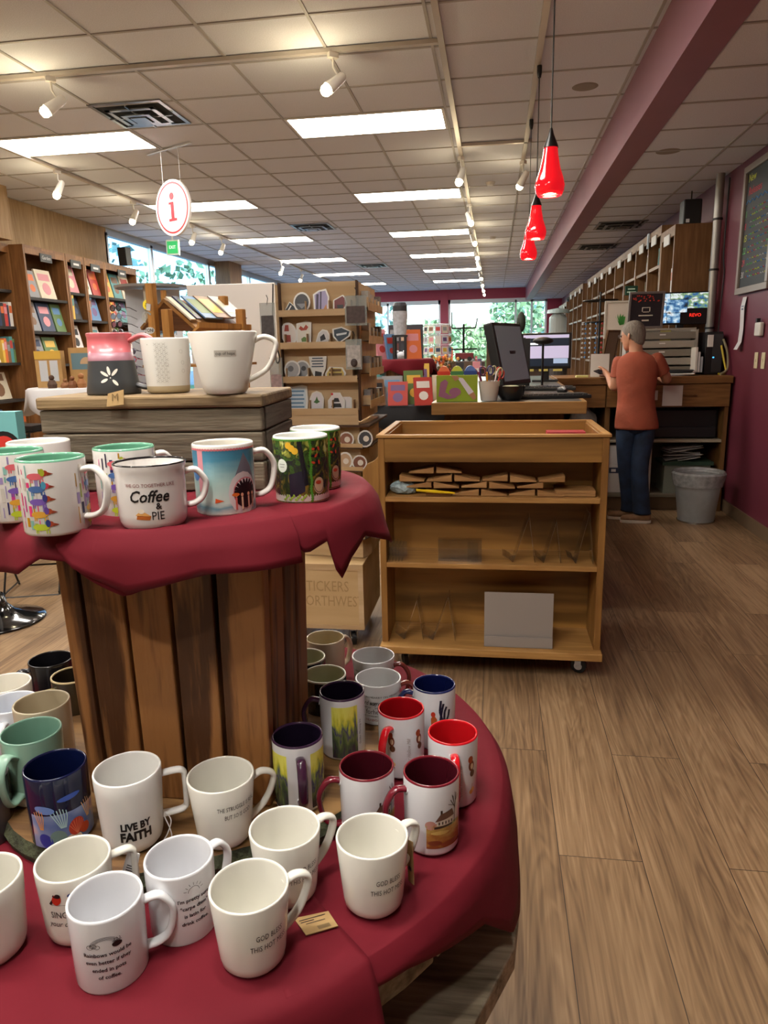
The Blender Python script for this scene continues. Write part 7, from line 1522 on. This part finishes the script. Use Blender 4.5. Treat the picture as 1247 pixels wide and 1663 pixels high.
small_cloth('tablecloth', 'black cloth on the low round table of books behind the sales counter', (-.735, 5.9), .41, 1.011, mat('#15161c', .8), 1, .9, .24)
mid = [(-.96, 5.50, 1.014, 'orange', .14, .19, -.1, 'yellow-orange book at the left end of the black-cloth table'), (-.86, 5.47, 1.014, 'brown', .1, .2, .5, 'brown patterned book beside the yellow-orange one'), (-.72, 5.46, 1.014, 'red', .15, .18, .05, 'red book in the middle front of the black-cloth table'), (-.52, 5.47, 1.014, 'red', .14, .21, .35, 'red and purple book right of the middle on the black-cloth table'), (-.60, 5.58, 1.014, 'green', .15, .26, .35, 'green book leaning behind the red and purple one'), (-.56, 5.66, 1.014, 'yellow', .14, .31, .2, 'yellow book furthest back on the black-cloth table'), (-.87, 5.62, 1.014, 'grey', .1, .34, .3, 'grey A-shaped book stand at the back of the black-cloth table'), (-.78, 5.57, 1.014, 'grey', .16, .22, 0, 'grey book standing behind the front red book'), (-.40, 5.66, 1.014, 'cream', .13, .22, .3, 'cream book with dark picture at the right of the black-cloth table'), (-.87, 5.80, 1.354, 'pink', .12, .24, .9, 'pink book on the small burgundy pedestal, left one'), (-.80, 5.84, 1.354, 'blue', .1, .2, .9, 'pale blue book on the small burgundy pedestal'), (-.63, 5.80, 1.354, 'orange', .13, .23, .35, 'orange and green book on the small burgundy pedestal, right one')]
for x, y, z, cn, w, h, rz, lab in mid: place_book(lab, (x, y, z), rz, w, h, .02, cn, True, .2)
t = thing('stool', 'small black wooden stool on the burgundy pedestal', 'stool', (-.74, 5.83, 1.354))
for x in (-.045, .045):
    for y in (-.045, .045): MB().box(x - .01, x + .01, y - .01, y + .01, 0, .17).build('leg', mat('#17171a', .5), t)
MB().box(-.06, .06, -.06, .06, .17, .185).build('seat', mat('#17171a', .5), t)
t = thing('blender_jar', 'clear jar with a black lid standing on the small black stool', 'jar', (-.74, 5.83, 1.541)); MB().lathe([(.001, 0), (.05, 0), (.062, .18), (.001, .18)], 20).build('jar_body', mat('#c4c9d4', .15, noise=.3, nscale=40), t); MB().lathe([(.001, .181), (.058, .181), (.058, .22), (.045, .245), (.001, .245)], 20).build('lid', mat('#33343a', .4), t)
# ================================================================ FURTHER DISPLAYS
def low_table(lab, x, y, w, d, z, cname='display_table', col='#5f4a3a'):
    t = thing(cname, lab, 'table', (x, y, 0)); MB().box(-w / 2, w / 2, -d / 2, d / 2, z - .03, z).build('tabletop', mat(col, .6), t); MB().box(-w / 2 + .05, w / 2 - .05, -d / 2 + .05, d / 2 - .05, 0, z - .03).build('drum', mat('#4c3a2e', .7), t); return t
GOODS = [('mug', 'white'), ('box', 'orange'), ('box', 'cream'), ('bottle', 'green'), ('box', 'pink'), ('jar', 'grey'), ('box', 'black'), ('bottle', 'white'), ('box', 'blue'), ('jar', 'brown'), ('box', 'purple'), ('box', 'red')]
def goods(where, x0, x1, y0, y1, z, n, hmax=.3):
    for k in range(n):
        kd, cn = GOODS[(k * 5 + n) % 12]; w = rbk.uniform(.05, .11); h = rbk.uniform(.1, hmax); x = x0 + (x1 - x0) * (k + .5) / n; y = rbk.uniform(y0, y1)
        mb = MB()
        if kd == 'box': mb.box(-w / 2, w / 2, -w / 3, w / 3, 0, h).box(-w * .35, w * .35, -w / 3 - .001, -w / 3, h * .3, h * .7, 1)
        elif kd == 'bottle': mb.lathe([(.001, 0), (w * .35, 0), (w * .35, h * .6), (w * .12, h * .78), (w * .12, h), (.001, h)], 12)
        else: mb.lathe([(.001, 0), (w * .45, 0), (w * .5, h * .5), (w * .4, h * .75), (.001, h * .8)], 12)
        o = mb.build({'box': 'gift_box', 'bottle': 'bottle', 'jar': 'jar', 'mug': 'small_cup'}[kd], [mat(PAL[cn], .5), mat(PAL[NAMES[(k * 3) % 14]], .5)], loc=(x, y, z + .001))
        tag(o, '%s %s, %s from the left on the %s' % (cn, {'box': 'gift box', 'bottle': 'bottle', 'jar': 'jar', 'mug': 'small cup'}[kd], ORD[k % 12] if k < 12 else 'last', where), {'box': 'box', 'bottle': 'bottle', 'jar': 'jar', 'mug': 'cup'}[kd])
low_table('low dark gift table behind the book pedestal', -.4, 8.0, 1.1, .7, 1.05); goods('gift table behind the book pedestal', -.9, .1, 7.75, 8.1, 1.05, 12)
low_table('gift table in the middle distance left of the counter', -1.5, 10.2, 1.4, .8, 1.15); goods('gift table in the middle distance', -2.1, -.9, 9.9, 10.4, 1.15, 12, .4)
low_table('far gift table before the right front window', .2, 13.5, 1.8, .8, 1.1, col='#7a5a48'); goods('far gift table before the right window', -.6, 1.0, 13.3, 13.7, 1.1, 12, .35)
low_table('far gift table before the left front window', -2.6, 16.5, 2.0, .8, 1.2); goods('far gift table before the left window', -3.5, -1.7, 16.2, 16.8, 1.2, 12, .5)
low_table('window ledge table at the far shopfront', -1.0, 20.5, 4.4, .6, 1.1, col='#8a7a6c'); goods('window ledge table at the far shopfront', -3, 1.0, 20.3, 20.7, 1.1, 12, .5)
low_table('low toy table beside the sticker rack', -1.02, 6.9, .5, .6, .95); 
pl = [('#d88a34', 'orange'), ('#1c1a1c', 'black'), ('#d8c8a0', 'cream'), ('#8a8c94', 'grey'), ('#c9c9cc', 'white'), ('#7a1a3a', 'maroon'), ('#2a2a30', 'charcoal'), ('#e0b070', 'tan'), ('#b8bcc4', 'pale grey'), ('#5a3a2a', 'brown')]
for k, (c, nm) in enumerate(pl):
    x = -1.15 + (k % 3) * .15; z = .955 + (k // 3) * .155; y = 6.75 + .05 * (k % 2); s_ = .07
    mb = MB().ball((0, 0, s_), s_, 0, 14, (1, .9, 1)).ball((0, -.02, s_ * 2.1), s_ * .68, 0, 12).ball((-.035, -.02, s_ * 2.75), s_ * .25, 0, 8).ball((.035, -.02, s_ * 2.75), s_ * .25, 0, 8).ball((-.06, -.04, s_ * 1.0), s_ * .35, 0, 8, (1, 1.4, 1)).ball((.06, -.04, s_ * 1.0), s_ * .35, 0, 8, (1, 1.4, 1))
    o = mb.build('plush_toy', mat(c, .95), loc=(x, y, z), smooth='all'); o.scale = (.9, .9, .75); tag(o, nm + ' plush animal in the heap beside the right side of the sticker rack', 'plush toy')
# bookshelf with white divisions far left of the window
t = thing('white_cubby_shelf', 'white framed cubby shelf with brown backs near the left front window', 'shelf', (-3.05, 13.0, 0)); mb = MB()
for k in range(5): mb.box(-.6 + k * .3 - .015, -.6 + k * .3 + .015, -.15, .15, 0, 2.0)
for k in range(6): mb.box(-.615, .615, -.15, .15, k * .4 - .0, k * .4 + .03)
mb.build('frame', mat('#d6d8dc', .5), t); MB().box(-.6, .6, .14, .15, 0, 2.0).build('back_panel', mat('#8a5a3a', .6), t)
# postcard spinner
t = thing('card_spinner', 'white wire spinner full of pale greeting cards in the middle distance', 'display rack', (-.70, 9.2, 0)); mb = MB().tube([(0, 0, 0), (0, 0, 1.74)], .015, 8).lathe([(.001, 0), (.22, 0), (.22, .02), (.001, .03)], 20)
for z in [1.1 + .125 * k for k in range(6)]: mb.tube([(.17 * math.cos(2 * PI * k / 12), .17 * math.sin(2 * PI * k / 12), z) for k in range(12)], .004, 5, closed=True)
mb.build('wire_frame', mat('#c9ccd2', .4), t)
for z_ in range(5):
    for k in range(6):
        a = PI + .15 + k * PI / 6.2; o = MB().box(-.038, .038, -.002, .002, 0, .095).box(-.026, .026, -.003, -.002, .03, .075, 1).build('greeting_card', [mat(['#d8d6d2', '#c9cfd8', '#cfc4b4'][(z_ + k) % 3], .6), mat(PAL[NAMES[(z_ * 5 + k * 3) % 14]], .6)], loc=(-.70 + .178 * math.cos(a), 9.2 + .178 * math.sin(a), 1.115 + z_ * .125), rot=(-.12, 0, a + PI / 2)); tag(o, 'small greeting card in the %s row of the white wire spinner' % ORD[4 - z_], 'card', 'greeting cards in the %s row of the spinner' % ORD[4 - z_])
t = thing('dark_rack', 'dark picture rack with orange and black prints left of the white card spinner', 'display rack', (-1.12, 9.4, 0)); MB().box(-.22, .22, -.02, .02, 0, 1.74).build('back_panel', mat('#2c2730', .6), t); 
for k in range(9): MB().box(-.2 + (k % 3) * .14, -.09 + (k % 3) * .14, -.03, -.02, 1.2 + (k // 3) * .17, 1.34 + (k // 3) * .17).build('print', mat(['#b86a4a', '#8a8a90', '#c9a890', '#6a3a3a', '#3a3a44'][k % 5], .6, noise=.4, nscale=20), t)
# black iron stand with red wagon
t = thing('iron_stand', 'black scrolled iron plant stand silhouetted against the right front window', 'stand', (-.45, 10.9, 0)); mb = MB().tube([(0, 0, 0), (0, 0, 1.78)], .016, 8).tube([(-.17, 0, 1.72), (.17, 0, 1.72)], .012, 6).tube([(-.2, 0, 1.42), (.2, 0, 1.42)], .012, 6).tube([(-.17, 0, 1.72), (-.17, 0, 1.95)], .01, 6).tube([(.17, 0, 1.72), (.2, 0, 1.86)], .01, 6)
for s_ in (-1, 1): mb.tube([(s_ * (.08 + .045 * math.cos(a) * (1 - k * .03)), 0, 1.64 + .045 * math.sin(a) * (1 - k * .03)) for k, a in enumerate([PI * j / 6 for j in range(15)])], .006, 5)
mb.lathe([(.001, 0), (.2, 0), (.2, .02), (.001, .03)], 20); mb.build('iron_frame', blk, t)
t = thing('toy_wagon', 'small dark red toy wagon below the iron stand in front of the window', 'toy wagon', (-.40, 10.0, 1.262)); MB().box(-.12, .12, -.06, .06, .03, .11).build('wagon_body', mat('#6a1a22', .4), t, bevel=.005)
for x in (-.07, .07):
    for y in (-.065, .065): MB().tube([(x, y - .008, .03), (x, y + .008, .03)], .03, 14).build('wheel', blkrub, t)
o = tag(MB().box(-.62, -.2, 9.85, 10.15, 0, 1.26).build('wooden_crate', mat('#5a4636', .7)), 'dark crate under the toy wagon', 'crate')
t = thing('black_planter', 'black draped basket with orange flowers right of the black-cloth table', 'basket', (-.50, 7.1, 0)); MB().lathe([(.001, 0), (.1, 0), (.13, .7), (.15, 1.2), (.001, 1.2)], 18).build('basket_body', mat('#131316', .8), t)
q = MB(); rs = random.Random(8)
for k in range(40): q.ball((rs.gauss(0, .06), rs.gauss(0, .05), 1.24 + rs.random() * .12), .018, k % 3, 6)
q.build('flowers', [mat('#c8622a', .6), mat('#d8a050', .6), mat('#5a4a2a', .8)], t)['kind'] = 'stuff'
